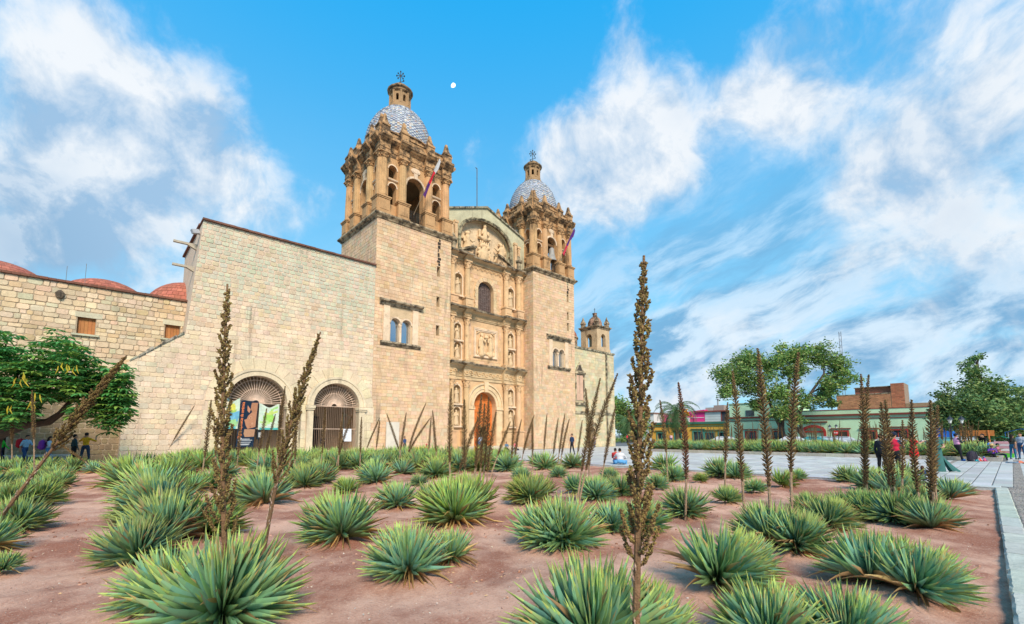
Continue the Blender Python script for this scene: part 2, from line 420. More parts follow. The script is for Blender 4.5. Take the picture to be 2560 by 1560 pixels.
def arch_wall(mb, fn, a0, a1, z0, z1, bays, t0, t1, n=14, col=None):
    x = a0
    for (ua, ub, ops) in sorted(bays):
        if ua > x + 1e-6: mb.prism([(x, z0), (ua, z0), (ua, z1), (x, z1)], fn, t0, t1, col)
        z = z0; prev = None
        for (zb, zt, ar) in sorted(ops) + [(z1, None, False)]:
            if prev is None or not prev[2]:
                if zb > z + 1e-6: mb.prism([(ua, z), (ub, z), (ub, zb), (ua, zb)], fn, t0, t1, col)
            else:
                c = (ua + ub) / 2; r = (ub - ua) / 2; zs = prev[1] - r
                pt = [(c - r * math.cos(math.pi * i / n), zs + r * math.sin(math.pi * i / n)) for i in range(n + 1)]
                for i in range(n): mb.prism([pt[i], pt[i + 1], (pt[i + 1][0], zb), (pt[i][0], zb)], fn, t0, t1, col)
            z = zt; prev = (zb, zt, ar)
        x = ub
    if a1 > x + 1e-6: mb.prism([(x, z0), (a1, z0), (a1, z1), (x, z1)], fn, t0, t1, col)
    return mb
def prof_ext(mb, prof, u0, u1, fn, col=None):     # prof (n,z) extruded along u, fn(u,n,z)
    n = len(prof); V = [fn(u0, a, b) for a, b in prof] + [fn(u1, a, b) for a, b in prof]
    return mb.add(V, [tuple(range(n)), tuple(range(n, 2 * n))[::-1]] + [(j, j + 1, n + j + 1, n + j) for j in range(n - 1)], col)
def voussoirs(mb_fn, c, zs, r0, r1, n, gap=.012, a0=0.0, a1=math.pi):
    o = []
    for i in range(n):
        b0 = a0 + (a1 - a0) * i / n + gap / r1; b1 = a0 + (a1 - a0) * (i + 1) / n - gap / r1
        k = max(3, int(26 / n)); p = [(c + r0 * math.cos(b0 + (b1 - b0) * j / k), zs + r0 * math.sin(b0 + (b1 - b0) * j / k)) for j in range(k + 1)]
        p += [(c + r1 * math.cos(b1 - (b1 - b0) * j / k), zs + r1 * math.sin(b1 - (b1 - b0) * j / k)) for j in range(k + 1)]
        o.append(p[::-1])
    return o
front = lambda d0: (lambda a, b, o: (a, d0 - o, b))

# ---------------------------------------------------------------- bell towers
def column(mb, x, y, z0, z1, r, fl=.03, n=28):
    return mb.lathe([(r * 1.22, z0), (r * 1.22, z0 + .08), (r * 1.08, z0 + .13), (r * 1.16, z0 + .2), (r * 1.02, z0 + .26)], (x, y, 0), 20).lathe([(r, z0 + .24), (r * 1.0, z0 + (z1 - z0) * .4), (r * .87, z1)], (x, y, 0), n, flute=fl)
def capital(mb, x, y, z0, z1, r):
    h = z1 - z0
    mb.lathe([(r * .95, z0), (r * 1.08, z0 + .04), (r * .92, z0 + .08), (r * 1.0, z0 + h * .45), (r * 1.35, z0 + h * .8)], (x, y, 0), 16)
    for k in range(8):
        a = k * math.pi / 4; mb.ball((x + r * 1.12 * math.cos(a), y + r * 1.12 * math.sin(a), z0 + h * (.38 if k % 2 else .62)), (r * .22, r * .22, h * .17), 6, 4)
    q = r * 1.35; mb.box(x - q, x + q, y - q, y + q, z1 - h * .16, z1); return mb
def twin_window(T, cs, z0, hw, d0, sc_=1.0):
    """twin arched window with hood and sill"""
    mb = MB(TANP); k = hw
    zt = z0 + 2.15
    arch_wall(mb, front(d0), cs - k - .75, cs + k + .75, z0 - .05, z0 + 3.25, [(cs - k, cs - .10, [(z0, zt, True)]), (cs + .10, cs + k, [(z0, zt, True)])], -.55, -.05, 12)
    f = mb.build('window_frame', M['carved'], T)
    fr = MB(TANP)
    for sgn in (-1, 1): fr.box(cs + sgn * (k + .45) - .3, cs + sgn * (k + .45) + .3, d0 - .10, d0 + .04, z0 - .03, z0 + 3.2)
    for c in (cs - k / 2 - .05, cs + k / 2 + .05):
        rr = (k - .1) / 2
        for p in voussoirs(None, c, zt - rr, rr + .02, rr + .16, 1, 0): fr.prism(p, front(d0), 0.02, .07)
    fr.build('surround', M['carved'], f)
    mb = MB(TANP); mb.lathe([(.13, z0), (.13, z0 + .1), (.085, z0 + .14), (.075, z0 + 1.35), (.1, z0 + 1.4), (.17, z0 + 1.6), (.17, z0 + 1.68)], (cs, d0 + .12, 0), 12); mb.build('colonnette', M['carved'], f, smooth=True)
    mb = MB((.50, .40, .27)); prof = [(0, z0 - .42), (.1, z0 - .40), (.22, z0 - .25), (.3, z0 - .2), (.3, z0 - .06), (0, z0 - .04)]
    prof_ext(mb, prof, cs - k - 1.0, cs + k + 1.0, lambda u, n, z: (u, d0 - n, z)); mb.build('sill', M['weathered'], T)
    mb = MB((.42, .33, .22)); z = z0 + 3.22; prof = [(0, z), (.12, z + .03), (.2, z + .2), (.42, z + .3), (.45, z + .42), (.3, z + .52), (0, z + .62)]
    prof_ext(mb, prof, cs - k - 1.15, cs + k + 1.15, lambda u, n, z: (u, d0 - n, z)); mb.build('hood', M['weathered'], T)
    for sg in (-1, 1):
        mb = MB((.42, .48, .54)); a, b = sorted((cs + sg * .1, cs + sg * k)); mb.box(a, b, d0 + .40, d0 + .43, z0, z0 + 2.2); mb.build('pane', M['mirror'], f)
def tower(label, sl, W_, win_s, slit_s, slit_z, flag_cols, side_stones=True):
    a = W_ / 2; cs, cd = sl + a, a; q = a / 4.0
    T = thing('bell_tower', label, 'tower', cs, cd)
    # shaft
    sh = MB(MORT); slw = .17
    arch_wall(sh, front(.03), sl, sl + W_, 0, 21.2, [(win_s - 1.02, win_s + 1.02, [(9.95, 12.2, False)]), (slit_s - slw, slit_s + slw, [(z - .5, z + .5, False) for z in slit_z])], -.75, 0)
    sh.box(sl, sl + .7, .781, W_, 0, 21.2); sh.box(sl + W_ - .7, sl + W_, .781, W_, 0, 21.2); sh.box(sl + .71, sl + W_ - .71, W_ - .7, W_, 0, 21.2)
    shaft = sh.build('shaft', M['mortar'], T)
    bk = MB((.012, .011, .010)); bk.box(slit_s - .4, slit_s + .4, .85, .9, slit_z[-1] - 1, slit_z[0] + 1); bk.build('slit_dark_sheet', M['plain'], shaft)  # near-black sheet behind the slits, the dark inside put into its colour
    def colf(x, z):
        r = random.random(); g = .10 + .35 * max(0, math.sin(z * .31 + x * .2 + 1.3)) ** 2
        base = GRN if r < g * .55 else PINK if r < .42 else TANP if r < .58 else OCH if r < .64 else TAN
        return jit(tuple(.42 * b_ + .58 * t_ for b_, t_ in zip(base, TAN)), .07)
    items = []
    hol = [('rect', win_s - 1.75, win_s + 1.75, 9.62, 13.55), *[('rect', slit_s - slw - .04, slit_s + slw + .04, z - .52, z + .52) for z in slit_z]]
    for p, c in stone_polys(sl, sl + W_, 0, 21.2, lambda z: (.26, .36), lambda z: (.32, .66), lambda z: .012, colf, hol, cut=.06, jt=.006): items.append((p, front(.03), random.uniform(.02, .034), c, 1.0))
    for p, c in stone_polys(0.03, W_, 0 if side_stones else 0, 21.2, lambda z: (.26, .36), lambda z: (.32, .66), lambda z: .014, colf, cut=.06, jt=.006): items.append((p, lambda x, z, o: (sl - o, x, z), random.uniform(.02, .034), c, .6 if sl < -20 else .2))
    stone_emit(items, shaft, M['stone'], 300, .012)
    twin_window(T, win_s, 9.95, 1.0, .0)
    # dark vertical scar of old joints above the slits
    mb = MB((.05, .04, .03)); z = slit_z[0] + .6
    while z < 21: h = random.uniform(.15, .5); w2 = random.uniform(.05, .2); x = slit_s + random.uniform(-.08, .08); mb.box(x - w2, x + w2, -.012, .0, z, z + h * .8); z += h
    mb.build('water_stain', M['weathered'], shaft)
    # lower cornice
    def ring(mb, prof, col=None):
        mb.loops([[(cs - a - n, cd - a - n, z), (cs + a + n, cd - a - n, z), (cs + a + n, cd + a + n, z), (cs - a - n, cd + a + n, z)] for n, z in prof], caps=True, col=col); return mb
    ring(MB((.48, .36, .22)), [(-.5, 21.0), (.03, 21.0), (.10, 21.05), (.14, 21.15), (.32, 21.3), (.36, 21.36), (.36, 21.48), (.22, 21.56), (-.3, 21.58)]).build('lower_cornice', M['weathered'], T)
    side = lambda k: (lambda u, n, z: ((cs + u, cd - n, z), (cs + n, cd + u, z), (cs - u, cd + n, z), (cs - n, cd - u, z))[k])
    cu = [-3.42 * q, -1.43 * q, 1.43 * q, 3.42 * q]; BE = (.485, .285, .135)
    for k in range(4):
        S = side(k); fnw = lambda x, z, o: S(x, o, z)
        wb = MB(BE); e0 = a - .5 if k in (0, 2) else a - 1.21
        L = e0
        bays = [(-.93 * q, .93 * q, [(21.95, 26.35, True)]), (-2.82 * q, -1.98 * q, [(22.9, 25.0, True), (25.5, 26.75, True)]), (1.98 * q, 2.82 * q, [(22.9, 25.0, True), (25.5, 26.75, True)])]
        arch_wall(wb, fnw, -L, L, 21.58, 27.55, bays, a - 1.2, a - .5, 14)
        wo = wb.build('belfry_wall', M['belfry'], T)
        am = MB(TANP)       # archivolts, keystone, medallion, mouldings
        rr = .93 * q
        for p in voussoirs(None, 0, 26.35 - rr, rr, rr + .2, 1, 0): am.prism(p, fnw, a - .52, a - .43)
        am.prism([(-.16, 26.3), (.16, 26.3), (.22, 26.85), (-.22, 26.85)], fnw, a - .52, a - .36)
        ov = [(.5 * math.cos(t * math.pi / 8), 27.12 + .3 * math.sin(t * math.pi / 8)) for t in range(16)]
        am.prism(ov, fnw, a - .51, a - .42); am.prism([(x * .75, 27.12 + (z - 27.12) * .72) for x, z in ov], fnw, a - .43, a - .38)
        for sg in (-1, 1):
            for zt in (25.0, 26.75):
                for p in voussoirs(None, sg * 2.4 * q, zt - .42 * q, .42 * q, .42 * q + .1, 1, 0): am.prism(p, fnw, a - .52, a - .45)
            prof_ext(am, [(a - .5, 25.2), (a - .36, 25.24), (a - .32, 25.34), (a - .5, 25.4)], sg * 2.4 * q - .5, sg * 2.4 * q + .5, S)
        am.build('mouldings', M['belfry'], wo)
        for ui, u in enumerate(cu):
            x, y, _ = S(u, a - .40, 0); corner = ui in (0, 3)
            mb = MB(BE); V = lambda u0, u1, n0, n1, z0, z1: mb.add([S(uu, nn, zz) for uu in (u0, u1) for nn in (n0, n1) for zz in (z0, z1)], [(0, 1, 3, 2), (4, 6, 7, 5), (0, 4, 5, 1), (2, 3, 7, 6), (0, 2, 6, 4), (1, 5, 7, 3)])
            hw = .56; n1 = a + .04 + (.012 * k)
            V(u - hw, u + hw, a - .6, n1, 21.6, 23.02); V(u - hw - .07, u + hw + .07, a - .6, n1 + .07, 21.59, 21.78)
            V(u - hw - .06, u + hw + .06, a - .6, n1 + .06, 23.0, 23.12); V(u - hw - .12, u + hw + .12, a - .6, n1 + .12, 23.12, 23.24)
            V(u - hw + .14, u + hw - .14, a, n1 + .03, 21.95, 22.85)
            mb.build('pedestal', M['belfry'], T)
            mb = MB(jit((.54, .325, .155), .06)); column(mb, x, y, 23.24, 27.06, .40); cobj = mb.build('column', M['belfry'], T)
            mb = MB(BE); capital(mb, x, y, 27.0, 27.52, .38); mb.build('capital', M['belfry'], cobj)
            mb = MB(BE); hp = .42; pr = [(a - .5, 29.15), (a + .02 + .004 * k, 29.15), (a + .02 + .004 * k, 30.0), (a + .1, 30.05), (a + .1, 30.17), (a - .5, 30.17)]
            prof_ext(mb, pr, u - hp, u + hp, S)
            px, py, _ = S(u, a - .36, 0)
            pn = [(.60, 30.17), (.60, 30.25), (.44, 30.38), (.31, 30.66), (.22, 31.0), (.15, 31.3), (.10, 31.37)]
            mb.lathe(pn, (px, py, 0), 4, math.pi / 4, math.pi / 4 + 2 * math.pi)
            mb.build('pinnacle', M['weathered'], T)
    ent = [(-.46, 27.5), (-.46, 27.86), (-.40, 27.92), (-.46, 27.98), (-.46, 28.46), (-.36, 28.52), (-.22, 28.66), (-.14, 28.7), (-.02, 28.86), (.05, 28.9), (.05, 29.06), (.0, 29.16), (-1.5, 29.16)]
    en = ring(MB(BE), [(n, z) for n, z in ent])
    for k in range(4):
        S = side(k); off = .004 * k
        for u in cu:
            prof_ext(en, [(a - .6, 27.503 + off)] + [(a + n + .40 + off, z + .003 + off) for n, z in ent[:-1]] + [(a - .6, 29.166 + off)], u - .52 - off, u + .52 + off, S)
    en.build('entablature', M['weathered'], T)
    pa = MB(BE)
    for n0, n1, z0, z1 in ((-.62, -.34, 29.16, 29.85), (-.68, -.26, 29.85, 29.98)):
        for k in range(4):
            S = side(k); L = a + (n1 if k in (0, 2) else n0)
            pa.add([S(u, a + n, z) for u in (-L, L) for n in (n0, n1) for z in (z0, z1)], [(0, 1, 3, 2), (4, 6, 7, 5), (0, 4, 5, 1), (2, 3, 7, 6), (0, 2, 6, 4), (1, 5, 7, 3)])
    pa.build('parapet', M['weathered'], T)
    # floor and vault of the bell chamber
    mb = MB((.3, .22, .13)); mb.box(cs - a + .3, cs + a - .3, cd - a + .3, cd + a - .3, 21.3, 21.62); mb.build('bell_chamber_floor', M['belfry'], T); mb = MB((.3, .22, .13)); mb.box(cs - a + 1.0, cs + a - 1.0, cd - a + 1.0, cd + a - 1.0, 27.3, 27.56); mb.build('bell_chamber_ceiling', M['belfry'], T)
    # railing of the open arch (front and left)
    for k in (0, 3):
        S = side(k); mb = MB((.05, .04, .035)); n = a - .46
        for i in range(11): u = (-.85 + .17 * i) * q; mb.obox(S(u, n, 22.5), (.012, 0, 0), (0, .012, 0), (0, 0, .5))
        for z in (22.05, 22.98): A, B = np.array(S(-.93 * q, n, z)), np.array(S(.93 * q, n, z)); mb.tube([A, B], .022, 4)
        for i in range(3):
            t = [S((-.55 + .55 * i + .16 * math.cos(j)) * q, n, 22.55 + .2 * math.sin(j)) for j in np.linspace(0, 6.28, 9)]; mb.tube(t, .012, 4)
        mb.build('railing', M['iron'], T)
    # drum, tiled dome, lantern, cross
    mb = MB(BE); mb.lathe([(3.42 * q, 29.1), (3.42 * q, 30.4), (3.55 * q, 30.5), (3.5 * q, 30.62)], (cs, cd, 0), 32); mb.build('drum', M['weathered'], T)
    nl, nr = 92, 38; R0, H0, zb = 3.47 * q, 4.95 * q, 30.5
    dm = MB((.7, .7, .7)); dob = None
    core = MB((.35, .3, .25)); core.lathe([(R0 * .985 * math.cos(t), zb + H0 * .985 * math.sin(t)) for t in np.linspace(0, 1.27, 14)], (cs, cd, 0), 36); dob = core.build('dome', M['tile'], T)
    for i in range(nr):
        t0, t1 = 1.26 * i / nr, 1.26 * (i + 1) / nr
        for j in range(nl):
            a0_, a1_ = 2 * math.pi * (j + .5 * (i % 2) * 0) / nl, 2 * math.pi * (j + 1) / nl
            c = (.49, .50, .51) if (i + j) % 2 else (.14, .18, .26)
            if (i + j) % 2 == 0 and random.random() < .15: c = (.34, .20, .13)
            if random.random() < .06: c = (.55, .50, .42)
            k_ = random.uniform(.996, 1.006); k2 = random.uniform(.996, 1.006); g = .002
            V = [(cs + k3 * R0 * math.cos(t) * math.cos(aa), cd + k3 * R0 * math.cos(t) * math.sin(aa), zb + k3 * H0 * math.sin(t)) for t, aa, k3 in ((t0 + g, a0_ + g, k_), (t0 + g, a1_ - g, k_), (t1 - g, a1_ - g, k2), (t1 - g, a0_ + g, k2))]
            dm.add(V, [(0, 1, 2, 3)], jit(c, .18))
    dm.build('dome_tiles', M['tile'], dob, kind='stuff')
    zl = zb + H0 * .945; ln = MB((.36, .225, .115)); f8 = 1.0 * q
    ln.lathe([(1.30 * f8, zl - .05), (1.30 * f8, zl + .18), (1.18 * f8, zl + .26), (1.18 * f8, zl + .42), (1.08 * f8, zl + .48)], (cs, cd, 0), 8, math.pi / 8, math.pi / 8 + 2 * math.pi)
    z1, z2 = zl + .48, zl + 1.85
    for k in range(8):
        th = k * math.pi / 4; c_, s_ = math.cos(th), math.sin(th)
        fl = lambda u, z, o: (cs + c_ * o - s_ * u, cd + s_ * o + c_ * u, z)
        hw = .95 * f8 * math.tan(math.pi / 8)
        arch_wall(ln, fl, -hw, hw, z1, z2, [(-.15, .15, [(z1 + .3, z1 + 1.05, True)])], .70 * f8, .95 * f8, 6)
        th2 = th + math.pi / 8; rr = 1.02 * f8; ln.lathe([(.13, z1), (.11, z1 + .1), (.10, z2 - .2), (.16, z2)], (cs + rr * math.cos(th2), cd + rr * math.sin(th2), 0), 8)
    lo_ = ln.build('lantern', M['belfry'], T)
    ln = MB((.33, .21, .11)); ln.lathe([(1.05 * f8, z2 - .02), (1.16 * f8, z2 + .08), (1.16 * f8, z2 + .2), (1.32 * f8, z2 + .32), (1.34 * f8, z2 + .44), (1.05 * f8, z2 + .5), (1.0 * f8, z2 + .62), (.86 * f8, z2 + .9), (.55 * f8, z2 + 1.12), (.2, z2 + 1.22), (.1, z2 + 1.3)], (cs, cd, 0), 16); ln.build('lantern_cap', M['weathered'], lo_)
    mb = MB((.03, .03, .03)); zc = z2 + 1.25; cx = lambda u, z: np.array((cs + u * .6, cd - u * .45, zc + z * .88))
    mb.tube([cx(0, 0), cx(0, 1.75)], .045, 5)
    for u0, z0_, u1, z1_ in ((-.5, 1.25, .5, 1.25), (-.32, .95, .32, 1.55), (-.32, 1.55, .32, .95), (-.42, .25, .0, .5), (.42, .62, 0, .4)): mb.tube([cx(u0, z0_), cx(u1, z1_)], .035, 4)
    for u0, z0_ in ((-.52, 1.25), (.52, 1.25), (0, 1.8), (-.34, .93), (.34, 1.57), (-.34, 1.57), (.34, .93), (-.44, .24), (.44, .64)): mb.ball(cx(u0, z0_), (.08, .08, .1), 6, 4)
    mb.build('cross', M['iron'], T)
    return T
TL = tower('left bell tower beside the arched wall, tall shaft with tiled dome', -27.13, 7.98, -24.58, -20.62, (17.6, 14.55, 11.7), 0)
TR = tower('right bell tower beyond the church door, partly behind the gable', -7.40, 7.42, -3.08, -1.22, (18.9, 16.6, 15.2), 0, False)
# bell in the right tower
B = thing('bell', 'grey bronze bell hanging in the arch of the right tower', 'bell', -3.1, 1.0)
mb = MB((.30, .29, .27)); mb.lathe([(.05, 25.35), (.22, 25.3), (.34, 25.1), (.38, 24.6), (.46, 24.1), (.62, 23.7), (.66, 23.55), (.60, 23.56), (.3, 24.9), (.02, 25.1)], (-3.1, 1.0, 0), 24, caps=False); mb.build('bell_body', M['iron'], B, smooth=True)
mb = MB((.14, .08, .04)); mb.box(-4.1, -2.1, .85, 1.15, 25.35, 25.65); mb.build('headstock', M['wood'], B)
for nm, b0, t0, cols_, lab in (('L', (-23.35, .3, 22.6), (-22.25, -2.3, 27.6), ((.55, .55, .55), (.6, .03, .05), (.10, .03, .16)), 'white, red and purple flag on a pole leaning from the left tower'), ('R', (-3.1, .3, 22.6), (-2.2, -2.0, 27.2), ((.10, .03, .20), (.12, .03, .22), (.55, .04, .08)), 'purple flag with red tip leaning from the right tower')):
    fo = thing('flag', lab, 'flag', b0[0], b0[1]); b_, t_ = np.array(b0), np.array(t0)
    MB((.25, .18, .11)).tube([b_, t_], .03, 5).build('pole', M['wood'], fo)
    mb = MB(); n = 12; ax = (t_ - b_)
    for i in range(n):
        for j in range(5):
            def pt(i, j):
                f = 1 - .62 * i / n; p = b_ + ax * f; return p + np.array((.03 * math.sin(i * 1.3 + j) + .03 * j, .04 * math.cos(i * .9 + j * 1.7) - .01 * j, -(j * (.055 + .03 * math.sin(i * .7))) - .05 * i / n))
            mb.add([pt(i, j), pt(i + 1, j), pt(i + 1, j + 1), pt(i, j + 1)], [(0, 1, 2, 3)], cols_[min(2, i * 3 // n)])
    mb.build('cloth', M['cloth'], fo, smooth=True)
# ---------------------------------------------------------------- church front between the towers
CF = thing('church_facade', 'carved stone church front with orange door between the two bell towers', 'facade', -13.3, 1.7)
SC = -13.3; FA, FB = -19.14, -7.41; DW = 1.7; CV = (.63, .41, .225)
fW = front(DW)
def ashlar_wall(z0, z1, bays, name):
    mb = MB(CV); arch_wall(mb, fW, FA, FB, z0, z1, bays, -.8, 0, 16); return mb.build(name, M['carved'], CF)
NC = 3.77; NR = .44
w1 = ashlar_wall(0, 8.0, [(SC - 1.55, SC + 1.55, [(.45, 6.3, True)])] + [(SC + g * NC - NR, SC + g * NC + NR, [(2.6, 4.5, True), (4.9, 6.8, True)]) for g in (-1, 1)], 'lower_wall')
w2 = ashlar_wall(8.0, 14.3, [(SC + g * NC - NR, SC + g * NC + NR, [(9.55, 11.33, True), (11.6, 13.35, True)]) for g in (-1, 1)], 'middle_wall')
w3 = ashlar_wall(14.3, 20.5, [(SC - 1.1, SC + 1.1, [(14.98, 18.65, True)])] + [(SC + g * NC - .5, SC + g * NC + .5, [(16.4, 18.75, True)]) for g in (-1, 1)], 'upper_wall')
niches = [(g, zb, zt, NR if zb < 14 else .5, w) for g in (-1, 1) for zb, zt, w in ((2.6, 4.5, w1), (4.9, 6.8, w1), (9.55, 11.33, w2), (11.6, 13.35, w2), (16.4, 18.75, w3))]
for g, zb, zt, r, w_ in niches:
    c = SC + g * NC; mb = MB((.56, .40, .22)); zs = zt - r
    prof = [(r, zb)] + [(r, zs)] + [(r * math.cos(t), zs + r * math.sin(t)) for t in np.linspace(.2, 1.55, 6)]
    L = [[(c + rr * math.cos(t), DW + .1 + rr * math.sin(t), z) for t in np.linspace(0, math.pi, 13)] for rr, z in prof]
    mb.loops(L, close_u=False, caps=False); mb.box(c - r, c + r, DW + .02, DW + .6, zb - .1, zb + .01)
    mb.build('niche', M['carved'], w_, smooth=False)
    mb = MB(TANP)
    for p in voussoirs(None, c, zs, r, r + .14, 1, 0): mb.prism(p, fW, .0, .07)
    for sg in (-1, 1): mb.box(c + sg * (r + .07) - .07, c + sg * (r + .07) + .07, DW - .07, DW, zb - .05, zs)
    mb.box(c - r - .2, c + r + .2, DW - .28, DW, zb - .2, zb - .04); mb.ball((c, DW - .08, zt + .16), (.16, .1, .12), 6, 4)
    mb.build('niche_frame', M['carved'], w_)
# ashlar blocks that can be told apart on the plain fields
items = []
def colc(x, z): return jit(tuple(.35 * b_ + .65 * t_ for b_, t_ in zip(random.choice((TAN, TANP, PINK, OCH)), CV)), .06)
for z0, z1, hol in ((9.15, 13.7, [('rect', SC - 1.95, SC + 1.95, 9.7, 13.75)]), (15.0, 19.3, [('arch', SC, 17.55, 1.62)])):
    for p, c in stone_polys(SC - 2.3, SC + 2.3, z0, z1, lambda z: (.42, .5), lambda z: (.5, .8), lambda z: .02, colc, hol, cut=.03, jt=.003): items.append((p, fW, .02, c, 1))
stone_emit(items, w2, M['carved'], 120, .01)
# columns, capitals, pedestals
COLS = (-4.72, -2.78, 2.78, 4.72)
for lev, (zp, z0, z1, zc) in enumerate(((.0, 2.1, 6.6, 7.42), (9.12, 9.45, 13.2, 14.02), (14.98, 16.15, 19.4, 20.22))):
    for cx in COLS:
        x = SC + cx; y = DW - .34; r = .31 if lev != 1 else .27
        mb = MB(jit(CV, .05)); column(mb, x, y, z0, zc - (zc - z1), r, .022 if lev != 1 else .0, 24); co = mb.build('column', M['carved'], CF)
        mb = MB(CV); capital(mb, x, y, z1 - .03, zc, r * .95); mb.build('capital', M['carved'], co)
        mb = MB(jit(CV, .06)); mb.box(x - .48, x + .48, y - .46, DW, zp, z0 - .14); mb.box(x - .54, x + .54, y - .53, DW, z0 - .15, z0 - .004); mb.box(x - .54, x + .54, y - .53, DW, zp, zp + .22)
        if lev != 1: mb.box(x - .32, x + .32, y - .5, y - .4, zp + .4, z0 - .35)
        mb.build('pedestal', M['carved'], CF)
# entablatures with breaks over the columns
def entab(z0, zf0, zf1, z1, nm):
    pr = [(0, z0), (.10, z0), (.10, zf0 - .08), (.18, zf0 - .04), (.18, zf0), (.08, zf0 + .02), (.08, zf1), (.16, zf1 + .03), (.30, zf1 + (z1 - zf1) * .45), (.52, zf1 + (z1 - zf1) * .6), (.58, z1 - .08), (.50, z1), (0, z1 + .06)]
    S = lambda u, n, z: (u, DW - n, z)
    mb = MB((.55, .40, .23)); prof_ext(mb, pr, FA, FB, S)
    for cx in COLS: prof_ext(mb, [(0, z0 + .004)] + [(n + .44, z + .004) for n, z in pr[1:-1]] + [(0, z1 + .064)], SC + cx - .42, SC + cx + .42, S)
    mb.mi = 1; mb.col = (.30, .23, .15)          # weathered slab on top
    q = z1 - .10; x = FA
    while x < FB - .05:
        w_ = min(random.uniform(.45, .95), FB - x); b_ = any(abs(x + w_ / 2 - SC - c) < .75 for c in COLS)
        mb.box(x, x + w_ - .02, DW - (.66 if not b_ else 1.08) - random.uniform(0, .07), DW, q + random.uniform(.0, .03), z1 + .07 + random.uniform(0, .05)); x += w_
    return mb.build(nm, [M['carved'], M['weathered']], CF)
e1 = entab(7.42, 7.78, 8.55, 9.08, 'entablature'); e2 = entab(14.02, 14.2, 14.6, 14.95, 'entablature'); e3 = entab(20.22, 20.3, 20.55, 20.82, 'entablature')
# scrolled friezes
def frieze(z, h, par):
    mb = MB((.66, .44, .23)); x = FA + .4; k = 0
    while x < FB - .3:
        near = any(abs(x - SC - c) < .5 for c in COLS); y = DW - (.08 if not near else .53)
        pts = [(x + h * .42 * (1 - t / 9.) * math.cos(t * .75 + (k % 2) * 3.14), y - .03, z + h * .42 * (1 - t / 9.) * math.sin(t * .75 + (k % 2) * 3.14)) for t in range(9)]
        mb.tube(pts, [h * .10] * 5 + [h * .08] * 4, 5); x += h * .82; k += 1
    mb.build('carved_frieze', M['carved'], par, kind='stuff')
frieze(8.17, .62, e1); frieze(14.4, .34, e2); frieze(19.95, .40, e3)
# doorway
zs = 6.3 - 1.55; mb = MB((.68, .50, .30))
for r0, r1, o in ((1.56, 1.86, .10), (1.86, 2.02, .18), (2.02, 2.34, .08), (2.34, 2.5, .2)):
    for p in voussoirs(None, SC, zs, r0, r1, 1, 0): mb.prism(p, fW, 0, o)
mb.prism([(SC - .2, 6.25), (SC + .2, 6.25), (SC + .3, 7.4), (SC - .3, 7.4)], fW, 0, .3)
for g in (-1, 1):
    mb.box(*sorted((SC + g * 1.56, SC + g * 2.45)), DW - .16, DW, .45, zs - .4); mb.box(*sorted((SC + g * 1.5, SC + g * 2.55)), DW - .26, DW, zs - .4, zs - .24); mb.box(*sorted((SC + g * 1.54, SC + g * 2.5)), DW - .2, DW, zs - .24, zs - .02)
    mb.box(*sorted((SC + g * 1.72, SC + g * 2.28)), DW - .21, DW - .15, .8, zs - .6)
da = mb.build('door_arch', M['carved'], CF)
D_ = MB((.62, .17, .035)); zd0 = 2.55; fd = front(2.35); n = 16
pts = [(SC - 1.55 * math.cos(math.pi * i / n), zs + 1.55 * math.sin(math.pi * i / n)) for i in range(n + 1)]
for i in range(n): D_.prism([(pts[i][0], zd0), (pts[i + 1][0], zd0), pts[i + 1], pts[i]], fd, -.06, 0)
D_.box(SC - 1.55, SC - .62, 2.35, 2.41, .46, zd0); D_.box(SC + .75, SC + 1.55, 2.35, 2.41, .46, zd0)
DO = D_.build('door', M['wood'], CF)
leaf = MB((.60, .15, .03)); leaf.obox((SC - .64, 2.12, 1.5), (.02, .24, 0), (.05, -.004, 0), (0, 0, 1.04)); leaf.build('wicket_leaf', M['wood'], DO)
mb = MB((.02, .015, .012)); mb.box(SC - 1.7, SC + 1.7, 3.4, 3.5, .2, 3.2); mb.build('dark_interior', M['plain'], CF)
st = MB((.10, .05, .03))
for iz, z in enumerate((2.75, 3.4, 4.1, 4.8, 5.45)):
    hw = 1.4 if z < zs else math.sqrt(max(0, 1.45 ** 2 - (z - zs) ** 2)); x = -hw
    while x <= hw: st.ball((SC + x, 2.34, z), .045, 6, 4); x += .22
st.build('door_studs', M['iron'], DO, kind='stuff')
mb = MB((.55, .47, .36))
for i in range(3): mb.box(SC - 4.6 + .5 * i, SC + 4.6 - .5 * i, .25 + .42 * i - .6, 1.0 if i < 2 else 2.5, .15 * i, .15 * (i + 1) - .003)
mb.build('step', M['paving'], CF)
# relief panel of two saints
mb = MB(TANP)
for o, i_, t in ((1.68, 1.5, .14), (1.5, 1.36, .07)):
    for x0, x1, z0, z1 in ((-o, o, 11.65 + i_ * .93, 11.65 + o * .97), (-o, o, 11.65 - o * .97, 11.65 - i_ * .93), (-o, -i_, 11.65 - i_ * .93, 11.65 + i_ * .93), (i_, o, 11.65 - i_ * .93, 11.65 + i_ * .93)): mb.box(SC + x0, SC + x1, DW - t, DW, z0, z1)
for i in range(26):
    for z in (11.65 + 1.56, 11.65 - 1.56): mb.ball((SC - 1.56 + .125 * i, DW - .16, z), .05, 5, 4)
    for x in (-1.6, 1.6): mb.ball((SC + x, DW - .16, 11.65 - 1.5 + .12 * i), .05, 5, 4)
mb.build('panel_frame', M['carved'], CF)
def relief(prims, name, vox=.045, k=.06, par=None, col=(.66, .46, .26)):
    V, F, C = sdf_mesh([(*p, col) if p[0] == 'c' else (p[0], p[1], p[2], col, *p[3:]) for p in prims], vox, k)
    mb = MB(col); mb.add(V, F); return mb.build(name, M['carved'], par or CF, smooth=True)
y = DW - .08; pr = []
